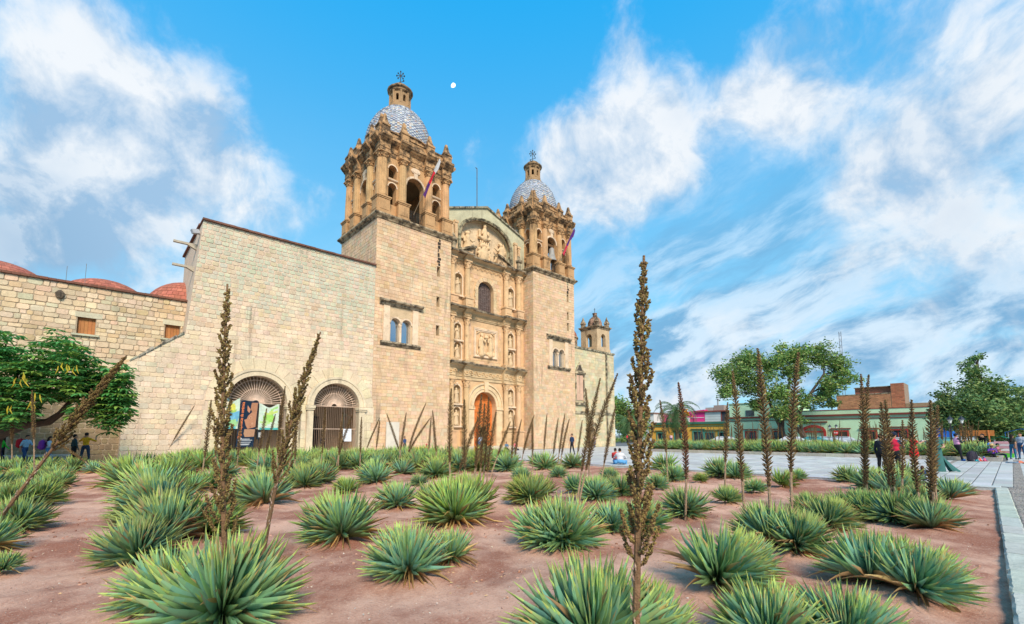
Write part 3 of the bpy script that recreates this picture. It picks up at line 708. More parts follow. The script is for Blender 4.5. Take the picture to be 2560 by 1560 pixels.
for g in (-1, 1):
    x = SC + g * .62
    pr += [('c', (x, y, 10.35), (x + .03 * g, y, 12.1), .34, .22), ('c', (x - .16 * g, y - .1, 10.35), (x, y - .08, 12.0), .12, .1), ('c', (x + .2 * g, y - .08, 10.35), (x + .12 * g, y - .06, 12.0), .12, .08), ('e', (x + .02 * g, y - .1, 12.52), (.17, .16, .2)), ('c', (x, y - .05, 12.1), (x, y - .08, 12.4), .16, .09),
           ('c', (x - .22 * g, y - .08, 12.1), (x - .4 * g, y - .2, 11.75), .1, .08), ('c', (x - .4 * g, y - .2, 11.75), (SC + g * .12, y - .22, 12.1), .08, .06), ('e', (x + .02 * g, y - .2, 12.42), (.1, .08, .12)), ('c', (x + .3 * g, y - .06, 12.0), (x + .38 * g, y - .1, 11.2), .1, .09)]
    pr += [('e', (SC + g * 1.15, y, 10.5), (.14, .12, .26)), ('e', (SC + g * .2, y - .05, 10.5), (.18, .14, .22)), ('c', (SC + g * .9, y, 12.9), (SC + g * 1.25, y, 12.6), .07, .04)]
pr += [('c', (SC - .16, y - .12, 12.3), (SC + .16, y - .12, 12.3), .12, .12), ('c', (SC - .13, y - .12, 12.35), (SC - .13, y - .12, 12.7), .08, .02), ('c', (SC + .13, y - .12, 12.35), (SC + .13, y - .12, 12.7), .08, .02), ('e', (SC, y - .12, 12.55), (.09, .09, .12))]
relief(pr, 'saints_relief')
# choir window
mb = MB((.60, .44, .27)); zs3 = 18.65 - 1.1
for i, p in enumerate(voussoirs(None, SC, zs3, 1.12, 1.55, 13, .012)): mb.prism(p, fW, 0, .10 + .025 * (i % 2), jit((.62, .44, .26), .1))
for g in (-1, 1):
    z = 15.0; i = 0
    while z < zs3 - .05: mb.box(*sorted((SC + g * 1.12, SC + g * (1.5 + .08 * (i % 2)))), DW - .12, DW, z, min(z + .34, zs3) - .012, jit((.62, .44, .26), .1)); z += .34; i += 1
wf = mb.build('window_surround', M['carved'], CF)
mb = MB((.09, .055, .045)); mb.box(SC - 1.1, SC + 1.1, 2.1, 2.16, 14.98, 18.66); wp = mb.build('window_screen', M['iron'], CF)
mb = MB((.17, .12, .10))
for x in np.arange(-.9, 1.0, .3): mb.box(SC + x - .02, SC + x + .02, 2.06, 2.1, 14.98, 18.6)
for z in np.arange(15.2, 18.6, .3): mb.box(SC - 1.08, SC + 1.08, 2.07, 2.1, z, z + .03)
for _ in range(260): x, z = random.uniform(-1, 1), random.uniform(15.05, 18.4); mb.ball((SC + x, 2.07, z), (random.uniform(.03, .09), .03, random.uniform(.03, .09)), 5, 3)
mb.build('window_tracery', M['iron'], wp, kind='stuff')
# gable with deep arch
gz = lambda x: 27.25 - abs(x - SC) * .355
A_, B_, ZS = 3.58, 2.25, 23.35; n = 26; GC = (.50, .46, .30)
arc = [(SC - A_, 20.8)] + [(SC - A_ * math.cos(math.pi * i / n), ZS + B_ * math.sin(math.pi * i / n)) for i in range(n + 1)] + [(SC + A_, 20.8)]
mb = MB(GC)
for i in range(1, len(arc) - 2):
    mb.prism([arc[i], arc[i + 1], (arc[i + 1][0], gz(arc[i + 1][0])), (arc[i][0], gz(arc[i][0]))], fW, -1.0, .12)
for g in (-1, 1):
    x0, x1 = sorted((SC + g * A_, FA if g < 0 else FB)); mb.prism([(x0, 20.8), (x1, 20.8), (x1, gz(x1)), (x0, gz(x0))], fW, -1.0, .12)
gab = mb.build('gable', M['stone'], CF)
mb = MB((.64, .47, .29)); mb.box(SC - A_, SC + A_, 2.25, 2.4, 20.8, ZS + B_); mb.build('tympanum', M['carved'], gab)
mb = MB((.42, .36, .22))
for k_, (f0, f1, o) in enumerate(((1.0, 1.045, .2), (1.045, 1.10, .26))):
    pts0 = [(SC + (x - SC) * f0, ZS + (z - ZS) * f0 if z >= ZS else z) for x, z in arc]; pts1 = [(SC + (x - SC) * f1, ZS + (z - ZS) * f1 if z >= ZS else z) for x, z in arc]
    for i in range(len(arc) - 1): mb.prism([pts0[i], pts0[i + 1], pts1[i + 1], pts1[i]], fW, .0, o)
mb.build('arch_moulding', M['weathered'], gab)
mb = MB((.30, .22, .13))
for i in range(1, len(arc) * 3 - 3):
    t = i / 3; a = arc[int(t)]; b = arc[min(int(t) + 1, len(arc) - 1)]; x = a[0] + (b[0] - a[0]) * (t % 1); z = a[1] + (b[1] - a[1]) * (t % 1); mb.box(SC + (x - SC) * .985 - .05, SC + (x - SC) * .985 + .05, DW - .18, DW + .1, z - .05 - .03, z + .05 - .03)
mb.build('dentils', M['weathered'], gab, kind='stuff')
for g in (-1, 1):                        # coping slabs up the gable
    for i in range(9):
        xa, xb = SC + g * .65 * i, SC + g * .65 * (i + 1) - g * .02
        mb = MB(jit((.36, .32, .22), .15)); mb.prism([(xa, gz(xa)), (xb, gz(xb)), (xb, gz(xb) + .2), (xa, gz(xa) + .2)][::g], fW, -1.1, .28 + random.uniform(0, .03)); mb.build('coping_slab', M['weathered'], gab)
for g in (-1, 1):                        # gable pilasters beside the arch
    mb = MB(CV)
    for k_ in range(2): x = SC + g * (4.3 + .55 * k_); mb.box(x - .17, x + .17, DW - .36, DW - .11, 20.8, 24.1 - .3 * k_); mb.box(x - .25, x + .25, DW - .42, DW - .11, 24.1 - .3 * k_, 24.35 - .3 * k_)
    mb.build('pilaster', M['carved'], gab)
    mb = MB((.42, .33, .21)); x = SC + g * 4.72; mb.lathe([(.42, 20.9), (.42, 21.1), (.3, 21.2), (.28, 21.9), (.45, 22.0), (.5, 22.2), (.3, 22.3), (.2, 22.7), (.05, 22.9)], (x, DW - .35, 0), 12); mb.build('urn', M['weathered'], gab)
for g in (-1, 1):                        # broken pediment slopes
    mb = MB((.46, .35, .21)); pts = [(SC + g * (4.2 - t * 2.6), 20.9 + 1.15 * math.sin(t * 1.35)) for t in np.linspace(0, 1, 9)]
    for i in range(8):
        q = [pts[i], pts[i + 1], (pts[i + 1][0], pts[i + 1][1] + .24), (pts[i][0], pts[i][1] + .24)]; mb.prism(q, fW, -.5, .45)
        mb.prism([(pts[i][0], 20.85), (pts[i + 1][0], 20.85), pts[i + 1], pts[i]], fW, -.5, .22, CV)
    mb.build('broken_pediment', M['weathered'], CF)
# angels, coat of arms, crowned figure
y = 2.05
def angel(g):
    x = SC + g * 2.45; z = 22.25 if g < 0 else 22.2
    p = [('c', (x, y, z - .25), (x, y - .12, z + .95), .42, .30), ('e', (x - .05 * g, y - .2, z + 1.42), (.2, .2, .25)), ('c', (x, y - .12, z + .9), (x - .03 * g, y - .18, z + 1.3), .2, .11), ('c', (x, y - .1, z - .2), (x - .75 * g, y - .25, z - .38), .34, .22), ('c', (x - .75 * g, y - .25, z - .38), (x - .95 * g, y - .1, z - .75), .2, .15), ('c', (x + .1 * g, y, z - .3), (x + .5 * g, y, z - .7), .3, .2),
         ('c', (x - .28 * g, y - .15, z + .9), (x - .62 * g, y - .25, z + .62), .13, .1), ('c', (x - .62 * g, y - .25, z + .62), (x - 1.0 * g, y - .2, z + .85), .1, .08), ('c', (x + .3 * g, y - .05, z + .9), (x + .45 * g, y - .2, z + .4), .13, .1)]
    for i in range(6): p.append(('c', (x + .25 * g, y + .08, z + .8 + .02 * i), (x + (.55 + .09 * i) * g, y + .04, z + 1.75 - .22 * i), .11, .06))
    for i in range(4): p.append(('c', (x - .1 * g + .12 * i * g, y - .35, z + .5), (x - (.6 - .2 * i) * g, y - .32, z - .5), .05, .06))
    p += [('e', (x - .12 * g, y - .1, z + 1.58), (.22, .2, .14)), ('e', (x + .13 * g, y - .1, z + 1.45), (.14, .16, .2))]
    return p
for g in (-1, 1): relief(angel(g), 'angel_relief', .05, .07)
p = [('e', (SC, y - .02, 21.95), (.72, .28, .95)), ('c', (SC, y - .15, 21.25), (SC, y - .15, 22.7), .14, .14), ('c', (SC - .45, y - .15, 22.1), (SC + .45, y - .15, 22.1), .12, .12)]
for i in range(14):
    a = i / 14 * 2 * math.pi; p.append(('e', (SC + .82 * math.cos(a), y - .08 + .03 * (i % 2), 21.95 + 1.05 * math.sin(a)), (.2, .17, .22)))
for i in range(5): p.append(('c', (SC - .5 + .25 * i, y - .12, 23.0), (SC - .58 + .29 * i, y - .12, 23.4), .12, .09))
for g in (-1, 1): p += [('c', (SC + g * .6, y - .1, 22.4), (SC + g * .78, y - .25, 21.6), .12, .1), ('e', (SC + g * .55, y - .2, 22.75), (.17, .16, .2)), ('c', (SC + g * .78, y - .2, 21.5), (SC + g * .6, y - .1, 21.0), .1, .07)]
relief(p, 'coat_of_arms', .05, .06)
p = [('c', (SC, y - .05, 23.75), (SC, y - .1, 24.75), .4, .26), ('e', (SC, y - .15, 25.12), (.2, .19, .24)), ('e', (SC, y - .12, 25.32), (.24, .2, .1)), ('c', (SC - .25, y - .15, 24.65), (SC - .45, y - .3, 24.2), .11, .09), ('c', (SC + .25, y - .15, 24.65), (SC + .45, y - .3, 24.2), .11, .09)]
for i in range(9): p.append(('e', (SC - .72 + .18 * i, y - .1, 23.62 + .12 * abs(i - 4) * .5), (.17, .2, .18)))
for g in (-1, 1): p += [('c', (SC + g * .62, y, 23.7), (SC + g * .62, y + .02, 24.5), .12, .16), ('e', (SC + g * .62, y, 24.6), (.16, .16, .18))]
relief(p, 'crowned_figure', .05, .06)
ap = MB((.12, .13, .14)); ap.tube([(SC - .9, 2.2, 26.9), (SC - .95, 2.2, 31.9), (SC - 1.15, 2.2, 31.95)], .055, 6); tag(ap.build('roof_mast', M['iron']), 'thin grey mast standing on top of the church gable', 'mast')
mast = bpy.data.objects['roof_mast']; mast.location = (*Wp(0, 0), 0); mast.rotation_euler = (0, 0, TH)
mb = MB((.4, .3, .2)); mb.prism([(FA, 20.8), (FB, 20.8), (FB, 24.9), (SC, 26.9), (FA, 24.9)], front(2.72), -16, 0); mb.build('nave_roof', M['redtile'], CF)
mb = MB((.45, .33, .2)); mb.box(FA, FB, 3.6, 18, 0, 20.8); mb.build('nave', M['stone'], CF)

# statues in the niches
def statue(label, c, d, z, h, seed):
    r = random.Random(seed); o = thing('niche_statue', label, 'statue', c, d); q = h / 1.75; g = r.choice((-1, 1))
    P_ = lambda x, yy, zz: (c + x * q, d + yy * q, z + zz * q)
    p = [('c', P_(0, 0, .2), P_(.02 * g, 0, 1.05), .27 * q, .19 * q), ('c', P_(.02 * g, 0, 1.0), P_(.02 * g, -.02, 1.32), .22 * q, .17 * q), ('e', P_(.03 * g, -.05, 1.58), (.115 * q, .12 * q, .15 * q)), ('c', P_(.02 * g, 0, 1.3), P_(.03 * g, -.03, 1.5), .1 * q, .07 * q),
         ('c', P_(-.21, 0, 1.3), P_(-.27, -.06, 1.02), .085 * q, .07 * q), ('c', P_(-.27, -.06, 1.02), P_(-.06 * g, -.24, 1.1 + .12 * r.random()), .07 * q, .05 * q), ('c', P_(.21, 0, 1.3), P_(.28, -.05, 1.0), .085 * q, .07 * q), ('c', P_(.28, -.05, 1.0), P_(.15, -.24, .95 + .3 * r.random()), .07 * q, .05 * q),
         ('e', P_(.03 * g, -.12, 1.49), (.07 * q, .07 * q, .1 * q)), ('e', P_(0, 0, .05), (.32 * q, .26 * q, .1 * q))]
    for i in range(7): a = -2.9 + i * .45; p.append(('c', P_(.2 * math.cos(a), .2 * math.sin(a), .95), P_(.27 * math.cos(a) + .05 * g, .25 * math.sin(a), .1), .035 * q, .06 * q))
    if r.random() < .5: p.append(('c', P_(.3 * g, -.2, .1), P_(.3 * g, -.2, 1.6), .022 * q, .022 * q))
    else: p.append(('e', P_(-.1 * g, -.26, 1.12), (.1 * q, .05 * q, .13 * q)))
    V, F, C = sdf_mesh([(*t, (.6, .43, .25)) for t in p], .032 * q, .035 * q)
    mb = MB((.60, .44, .27)); mb.add(V, F); mb.build('figure', M['carved'], o, smooth=True)
    mb = MB((.56, .4, .24)); mb.box(c - .3 * q, c + .3 * q, d - .25 * q, d + .25 * q, z - .03, z + .05); mb.build('plinth', M['carved'], o)
where = {2.6: 'lowest', 4.9: 'second', 9.55: 'third', 11.6: 'fourth', 16.4: 'topmost'}
for i, (g, zb, zt, r, _w) in enumerate(niches):
    statue('robed stone saint in the %s niche %s of the church door axis' % (where[zb], 'left' if g < 0 else 'right'), SC + g * NC, DW + .08, zb + .05, (zt - zb) * (.84 if zb < 15 else .80), i * 7 + 3)

# ---------------------------------------------------------------- arched wall block left of the tower
AW = thing('arched_wall_block', 'pale stone wall with two gated arches left of the tower', 'wall', -34.0, .0)
A1, A2 = (-35.93, 1.98), (-30.15, 1.86); ZA = 3.95
mb = MB((.60, .46, .34))
arch_wall(mb, front(.03), -39.9, -27.14, 0, 16.5, [(A1[0] - A1[1], A1[0] + A1[1], [(.05, ZA + A1[1], True)]), (A2[0] - A2[1], A2[0] + A2[1], [(.05, ZA + A2[1], True)])], -1.0, 0, 20)
bt = [(-43.4, 0), (-39.9, 0), (-39.9, 8.9), (-40.55, 8.4), (-43.25, 6.2)]; mb.prism(bt, front(.03), -2.6, 0); mb.prism([(-40.5, 8.4), (-39.9, 8.4), (-39.9, 16.5), (-39.93, 16.5)], front(.03), -2.6, 0)
mb.box(-39.9, -39.0, 1.04, 9, 0, 16.5); mb.box(-39.0, -27.14, 8, 9, 6.8, 16.5)
back = mb.build('wall_core', M['mortar'], AW)
def colb(x, z):
    r = random.random(); up = min(1, max(0, (z - 9.5 + .6 * math.sin(x)) / 4)); b = GRN if r < .15 + .55 * up else TANP if r < .62 else TAN if r < .82 else PINK if r < .92 else OCH
    k = .48 if z > 9 else .26
    m_ = tuple(a * (1 - up) + c * up for a, c in zip((.69, .555, .395), (.54, .53, .395)))
    return jit(tuple(k * b_ + (1 - k) * t_ for b_, t_ in zip(b, m_)), .07)
ho = [('arch', A1[0], ZA, A1[1] + 1.25), ('arch', A2[0], ZA, A2[1] + 1.2)]
gp = lambda z: .05 if z > 13 else .032 if z > 9.5 else .010
items = []
for p, c in stone_polys(-43.4, -27.16, 0, 16.5, lambda z: (.27, .36) if z > 9 else (.26, .38), lambda z: (.30, .52) if z > 9 else (.34, .70), gp, colb, ho, lambda x, z: [] if x > -39.5 else [(-1, .0704, 41.09)] if z > 8.4 else [(-.815, 1, 41.45)], cut=.22, jt=.012): items.append((p, front(.03), random.uniform(.012, .035), c, 1))
stone_emit(items, back, M['stone'], 300, .014)
vo = []
for A in (A1, A2):
    for p in voussoirs(None, A[0], ZA, A[1] + .52, A[1] + 1.25, 11, .012): vo.append((p, front(.03), .04, jit((.66, .54, .36), .06), 2))
    for g in (-1, 1):
        z = 0
        while z < ZA - .05: h = min(.66, ZA - z); w_ = random.choice((.55, .8)); x0, x1 = sorted((A[0] + g * (A[1] + .52), A[0] + g * (A[1] + .52 + w_))); vo.append(([(x0, z + .006), (x1, z + .006), (x1, z + h - .006), (x0, z + h - .006)], front(.03), .04, jit((.66, .54, .36), .06), 2)); z += h
stone_emit(vo, AW, M['stone'], 60, .012)
for A in (A1, A2):
    mb = MB((.66, .54, .37)); c, r = A
    for r0, r1, o in ((r, r + .34, .10), (r + .34, r + .52, .16)):
        for p in voussoirs(None, c, ZA, r0, r1, 1, 0): mb.prism(p, front(0), -.5, o)
    for g in (-1, 1):
        mb.box(*sorted((c + g * r, c + g * (r + .48))), -.12, .5, .3, ZA - .38); mb.box(*sorted((c + g * (r - .06), c + g * (r + .58))), -.2, .5, ZA - .38, ZA - .24); mb.box(*sorted((c + g * (r - .1), c + g * (r + .62))), -.26, .5, ZA - .24, ZA - .03); mb.box(*sorted((c + g * (r - .08), c + g * (r + .6))), -.22, .5, .0, .32)
    mb.build('arch_frame', M['stone'], AW)
mb = MB((.46, .33, .22)); mb.box(-38.9, -27.3, 5.6, 5.8, 0, 6.9); pw = mb.build('porch_back_wall', M['stone'], AW)
mb = MB((.44, .36, .27)); mb.box(-39.0, -27.16, 1.04, 8, 6.65, 6.8); mb.build('porch_ceiling', M['stone'], AW)
mb = MB((.58, .50, .40)); mb.box(-39.0, -27.2, -.6, 5.6, .0, .12); mb.build('porch_floor', M['paving'], AW)
mb = MB((.30, .20, .12)); mb.box(-38.99, -38.7, 1.04, 5.6, .12, 6.65); mb.build('porch_end_wall', M['stone'], AW)
mb = MB((.04, .03, .03)); mb.box(-31.2, -29.6, 5.5, 5.6, .12, 3.3); mb.build('porch_door', M['wood'], AW)
# red tile coping
x = -40.0
while x < -27.2:
    mb = MB(jit((.17, .08, .055), .2)); mb.box(x, min(x + .4, -27.15) - .012, -.16, 1.1, 16.5 + .003, 16.62 + random.uniform(0, .02)); mb.build('coping_tile', M['redtile'], AW); x += .4
for yy in np.arange(1.1, 9, .45): mb = MB(jit((.17, .08, .055), .2)); mb.box(-40.06, -39.1, yy, yy + .44, 16.5 + .003, 16.62); mb.build('coping_tile', M['redtile'], AW)
# water spouts and a floodlight on the left end
for (d, z) in ((1.5, 15.0), (1.2, 13.25)):
    mb = MB((.42, .37, .29)); mb.box(-41.4, -39.9, d - .11, d + .11, z, z + .06); mb.box(-41.4, -39.9, d - .11, d - .06, z + .06, z + .14); mb.box(-41.4, -39.9, d + .06, d + .11, z + .06, z + .14); mb.prism([(-40.6, z), (-39.9, z), (-39.9, z - .32), (-40.2, z - .2)], lambda a, b, t: (a, t, b), d - .12, d + .12)
    mb.build('water_spout', M['stone'], AW)
fl = thing('floodlight', 'small grey floodlight fixed at the top left corner of the arched wall', 'lamp', -40.2, .6); mb = MB((.35, .36, .38)); mb.obox((-40.3, .6, 15.75), (.2, .05, .06), (-.03, .16, 0), (-.05, .02, .14)); mb.build('lamp_head', M['iron'], fl); MB((.3, .3, .3)).tube([(-39.9, .6, 15.5), (-40.15, .6, 15.7)], .03, 5).build('bracket', M['iron'], fl)
# ruined slope edge stones
for i in range(7):
    t = i / 7; x0, z0 = -43.25 + 2.7 * t, 6.2 + 2.2 * t; mb = MB(jit((.40, .37, .29), .25)); k = random.uniform(.05, .2)
    mb.prism([(x0, z0), (x0 + .37, z0 + .30), (x0 + .33, z0 + .3 + k), (x0 + .02, z0 + k * 1.2)], front(.03), -2.6, .05 + random.uniform(0, .06)); mb.build('slope_stone', M['weathered'], AW)

# gates
for gi, A in enumerate((A1, A2)):
    c, r = A; G = thing('arch_gate', ('iron gate with fan bars in the left arch behind the banners' if gi == 0 else 'iron gate with fan bars in the right arch beside the guard'), 'gate', c, .55)
    y = .55; gc = (.74, .55, .42)
    for i in range(25):
        a = math.pi * (i + .5) / 25; MB(gc).tube([(c + .22 * math.cos(a), y, ZA + .22 * math.sin(a)), (c + (r - .03) * math.cos(a), y, ZA + (r - .03) * math.sin(a))], .026, 4).build('fan_bar', M['iron'], G)
    for rr in (.22, .55, 1.05, r - .28): MB(gc).tube([(c + rr * math.cos(a), y, ZA + rr * math.sin(a)) for a in np.linspace(0, math.pi, 20)], .018, 4).build('fan_ring', M['iron'], G)
    for z in (ZA - .02, 2.1, .35): MB(gc).tube([(c - r, y, z), (c + r, y, z)], .025, 4).build('cross_rail', M['iron'], G)
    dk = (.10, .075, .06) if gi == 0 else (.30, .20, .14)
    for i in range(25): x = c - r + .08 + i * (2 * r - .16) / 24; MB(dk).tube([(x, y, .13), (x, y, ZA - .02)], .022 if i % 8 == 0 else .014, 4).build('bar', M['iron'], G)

# ---------------------------------------------------------------- monastery wing on the left with three red domes
MW = thing('monastery_wing', 'long stone wing at the left edge with shuttered windows and red domes', 'building', -48.0, 2.0)
mb = MB((.40, .31, .21)); wins = [(-45.83, -44.98, 7.92, 8.98), (-41.45, -40.62, 8.25, 9.22)]
arch_wall(mb, front(2.03), -62, -39.95, 0, 11.0, [(a, b, [(z0, z1, False)]) for a, b, z0, z1 in wins] + [(-49.4, -48.3, [(0.0, 2.5, False)])], -.9, 0)
mb.box(-62, -39.95, 3.0, 12, 10.4, 10.9); core = mb.build('wall_core', M['mortar'], MW)
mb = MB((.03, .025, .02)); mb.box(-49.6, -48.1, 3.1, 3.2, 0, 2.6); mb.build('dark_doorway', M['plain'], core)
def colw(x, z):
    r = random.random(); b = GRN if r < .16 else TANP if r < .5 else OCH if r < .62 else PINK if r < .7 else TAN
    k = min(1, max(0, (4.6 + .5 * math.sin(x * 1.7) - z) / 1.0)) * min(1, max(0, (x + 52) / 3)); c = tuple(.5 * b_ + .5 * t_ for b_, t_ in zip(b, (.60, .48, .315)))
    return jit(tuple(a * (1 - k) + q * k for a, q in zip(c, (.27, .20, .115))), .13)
hol = [('rect', a - .05, b + .05, z0 - .12, z1 + .35) for a, b, z0, z1 in wins] + [('rect', -49.5, -48.2, -1, 2.6)]
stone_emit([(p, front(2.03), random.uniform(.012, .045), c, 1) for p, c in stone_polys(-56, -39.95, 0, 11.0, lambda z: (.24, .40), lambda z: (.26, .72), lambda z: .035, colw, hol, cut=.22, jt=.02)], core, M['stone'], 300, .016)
for a, b, z0, z1 in wins:
    wo = MB((.40, .16, .05)); n = 5
    wo.box(a, b, 2.24, 2.27, z0, z1); sh = wo.build('shutter', M['wood'], MW)
    for i in range(n): w_ = (b - a) / n; mb = MB(jit((.42, .17, .055), .12)); mb.box(a + i * w_ + .006, a + (i + 1) * w_ - .006, 2.20, 2.239, z0, z1); mb.build('plank', M['wood'], sh)
    mb = MB(GRN); mb.box(a - .22, b + .2, 1.86, 2.1, z0 - .12, z0 - .005); mb.build('window_sill', M['stone'], MW)
    mb = MB((.52, .47, .33)); mb.box(a - .14, b + .3, 1.985, 2.1, z1 + .004, z1 + .33); mb.build('lintel', M['stone'], MW)
x = -56.0
while x < -39.98: mb = MB(jit((.17, .075, .05), .2)); mb.box(x, min(x + .38, -39.96) - .012, 1.86, 2.9, 11.003, 11.13 + random.uniform(0, .02)); mb.build('coping_tile', M['redtile'], MW); x += .38
mb = MB((.34, .26, .18)); mb.lathe([(.02, 9.98), (.16, 9.98), (.2, 10.1), (.22, 10.3), (.1, 10.45), (.02, 10.5)], (-46.7, 1.95, 0), 8); mb.build('stone_spout', M['weathered'], MW)
for i, (c, rr, h) in enumerate(((-50.3, 3.2, 2.45), (-44.7, 3.0, 2.4), (-39.6, 3.0, 3.3))):
    mb = MB((.40, .135, .085)); nl, nr = 40, 12; q = MB((.3, .1, .06)); q.lathe([(rr * 1.0 * math.cos(t), 10.9 + h * math.sin(t)) for t in np.linspace(0, 1.56, 10)], (c, 9.0, 0), 32); do = q.build('dome', M['redtile'], MW)
    for a in range(nr):
        for b in range(nl):
            t0, t1 = 1.57 * a / nr, 1.57 * (a + 1) / nr - .01; b0, b1 = 2 * math.pi * (b + .5 * (a % 2)) / nl, 2 * math.pi * (b + .94 + .5 * (a % 2)) / nl; k0 = 1.008
            mb.add([(c + k0 * rr * math.cos(t) * math.cos(u), 9.0 + k0 * rr * math.cos(t) * math.sin(u), 10.9 + k0 * h * math.sin(t)) for t, u in ((t0, b0), (t0, b1), (t1, b1), (t1, b0))], [(0, 1, 2, 3)], jit((.42, .14, .09), .15))
    mb.build('dome_tiles', M['redtile'], do, kind='stuff')
for i in range(2): x = -46.6 + i * .9; r_ = MB((.15, .15, .15)); r_.tube([(x, 4, 11), (x, 4, 12.6 + .4 * i)], .015, 4); r_.build('lightning_rod', M['iron'], MW)

# ---------------------------------------------------------------- chapel on the right with a small belfry
CH = thing('side_chapel', 'plain stone chapel right of the towers with a small belfry', 'chapel', 5.3, 1.5)
mb = MB(MORT); arch_wall(mb, front(1.53), .03, 10.65, 0, 13.2, [(4.42, 5.85, [(.0, 2.6, True)])], -.8, 0, 10); mb.box(.03, 10.65, 2.34, 14, 0, 13.15); core = mb.build('wall_core', M['mortar'], CH)
def colp(x, z): r = random.random(); return jit(tuple(.4 * b_ + .6 * t_ for b_, t_ in zip(GRN if r < .5 else TANP if r < .75 else TAN, (.55, .49, .30))), .08)
stone_emit([(p, front(1.53), random.uniform(.01, .03), c, 1) for p, c in stone_polys(.03, 10.65, 0, 13.2, lambda z: (.36, .46), lambda z: (.5, 1.0), lambda z: .02, colp, [('arch', 5.13, 1.88, .95)], cut=.08, jt=.008)], core, M['stone'], 220, .012)
mb = MB((.46, .40, .27)); mb.box(.03, 10.75, 1.38, 1.6, 13.2, 13.42); mb.box(8.55, 8.8, 1.30, 1.52, 0, 13.2); mb.box(.03, 10.7, 1.40, 1.52, 4.4, 4.75); mb.build('string_course', M['weathered'], CH)
mb = MB((.50, .36, .22));
for p in voussoirs(None, 5.13, 1.88, .73, .95, 1, 0): mb.prism(p, front(1.5), -.1, .1)
mb.prism([(4.1, 3.0), (6.16, 3.0), (5.13, 3.55)], front(1.5), -.02, .2); mb.build('doorway_frame', M['weathered'], CH)
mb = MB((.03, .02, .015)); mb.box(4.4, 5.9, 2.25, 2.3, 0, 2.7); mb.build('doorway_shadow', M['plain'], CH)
wp = MB((.62, .40, .28)); wp.box(2.0, 3.4, 1.44, 1.52, 6.2, 9.6); wo = wp.build('blind_window', M['stone'], CH)
mb = MB((.52, .42, .27)); mb.box(1.75, 2.0, 1.36, 1.52, 5.9, 9.7); mb.box(3.4, 3.65, 1.36, 1.52, 5.9, 9.7); mb.box(1.6, 3.8, 1.25, 1.52, 9.7, 9.95); mb.box(1.6, 3.8, 1.25, 1.52, 5.6, 5.88); mb.prism([(1.7, 9.96), (3.7, 9.96), (2.7, 11.3)], front(1.52), 0, .14); mb.prism([(2.1, 10.15), (3.3, 10.15), (2.7, 11.0)], front(1.38), -.002, .02, (.1, .08, .06)); mb.build('window_frame', M['weathered'], wo)
mb = MB((.04, .04, .04)); mb.tube([(3.9, 1.2, 5.4), (3.9, 1.2, 4.6)], .03, 5); mb.tube([(3.9, 1.5, 5.4), (3.9, 1.0, 5.4)], .025, 4); mb.box(3.75, 4.05, 1.05, 1.35, 4.7, 5.2); mb.build('wall_lantern', M['iron'], CH)
BX0, BX1, BY0, BY1 = 6.85, 9.75, 1.62, 4.4; bc = ((BX0 + BX1) / 2, (BY0 + BY1) / 2); BC = (.54, .39, .235)
mb = MB(BC); mb.box(BX0 - .15, BX1 + .15, BY0 - .1, BY1 + .1, 13.42, 13.9)
hw = 1.45; z0, z1 = 13.9, 16.6
for k in range(4):
    S = (lambda k: lambda u, z, o: ((bc[0] + u, bc[1] - o, z), (bc[0] + o, bc[1] + u, z), (bc[0] - u, bc[1] + o, z), (bc[0] - o, bc[1] - u, z))[k])(k)
    L = hw if k in (0, 2) else hw - .451; arch_wall(mb, S, -L, L, z0, z1, [(-.5, .5, [(14.1, 16.0, True)])], hw - .45, hw, 10)
bw = mb.build('belfry', M['belfry'], CH)
mb = MB((.40, .30, .19))
mb.loops([[(bc[0] + sx * (hw + n), bc[1] + sy * (hw + n), z) for sx, sy in ((-1, -1), (1, -1), (1, 1), (-1, 1))] for n, z in ((-.02, 16.6), (.05, 16.65), (.08, 16.8), (.25, 16.95), (.27, 17.1), (-.2, 17.12))]); mb.build('belfry_cornice', M['weathered'], bw)
for sx in (-1, 1):
    for sy in (-1, 1): mb = MB((.42, .31, .2)); mb.lathe([(.34, 17.1), (.34, 17.6), (.44, 17.66), (.44, 17.74), (.2, 18.2), (.03, 18.7)], (bc[0] + sx * 1.2, bc[1] + sy * 1.2, 0), 4, math.pi / 4, 9 * math.pi / 4); mb.build('pinnacle', M['weathered'], bw)
mb = MB((.42, .25, .17)); mb.lathe([(1.05, 17.1), (1.05, 17.4), (1.0, 17.9), (.78, 18.4), (.4, 18.75), (.28, 18.8), (.28, 19.15), (.36, 19.2), (.34, 19.3), (.05, 19.36)], (*bc, 0), 16); mb.build('cupola', M['weathered'], bw)
mb = MB((.03, .03, .03)); mb.tube([(*bc, 19.3), (*bc, 20.1)], .03, 4); mb.tube([(bc[0] - .2, bc[1], 19.85), (bc[0] + .2, bc[1], 19.85)], .03, 4); mb.build('cross', M['iron'], bw)
mb = MB((.46, .32, .2)); mb.lathe([(2.6, 13.1), (2.6, 15.0), (2.75, 15.1), (2.75, 15.25)], (3.2, 5.5, 0), 16); dr = mb.build('drum', M['weathered'], CH); mb = MB((.40, .14, .09)); mb.lathe([(2.6 * math.cos(t), 15.2 + 1.9 * math.sin(t)) for t in np.linspace(0, 1.5, 10)], (3.2, 5.5, 0), 24); mb.build('red_dome', M['redtile'], dr)
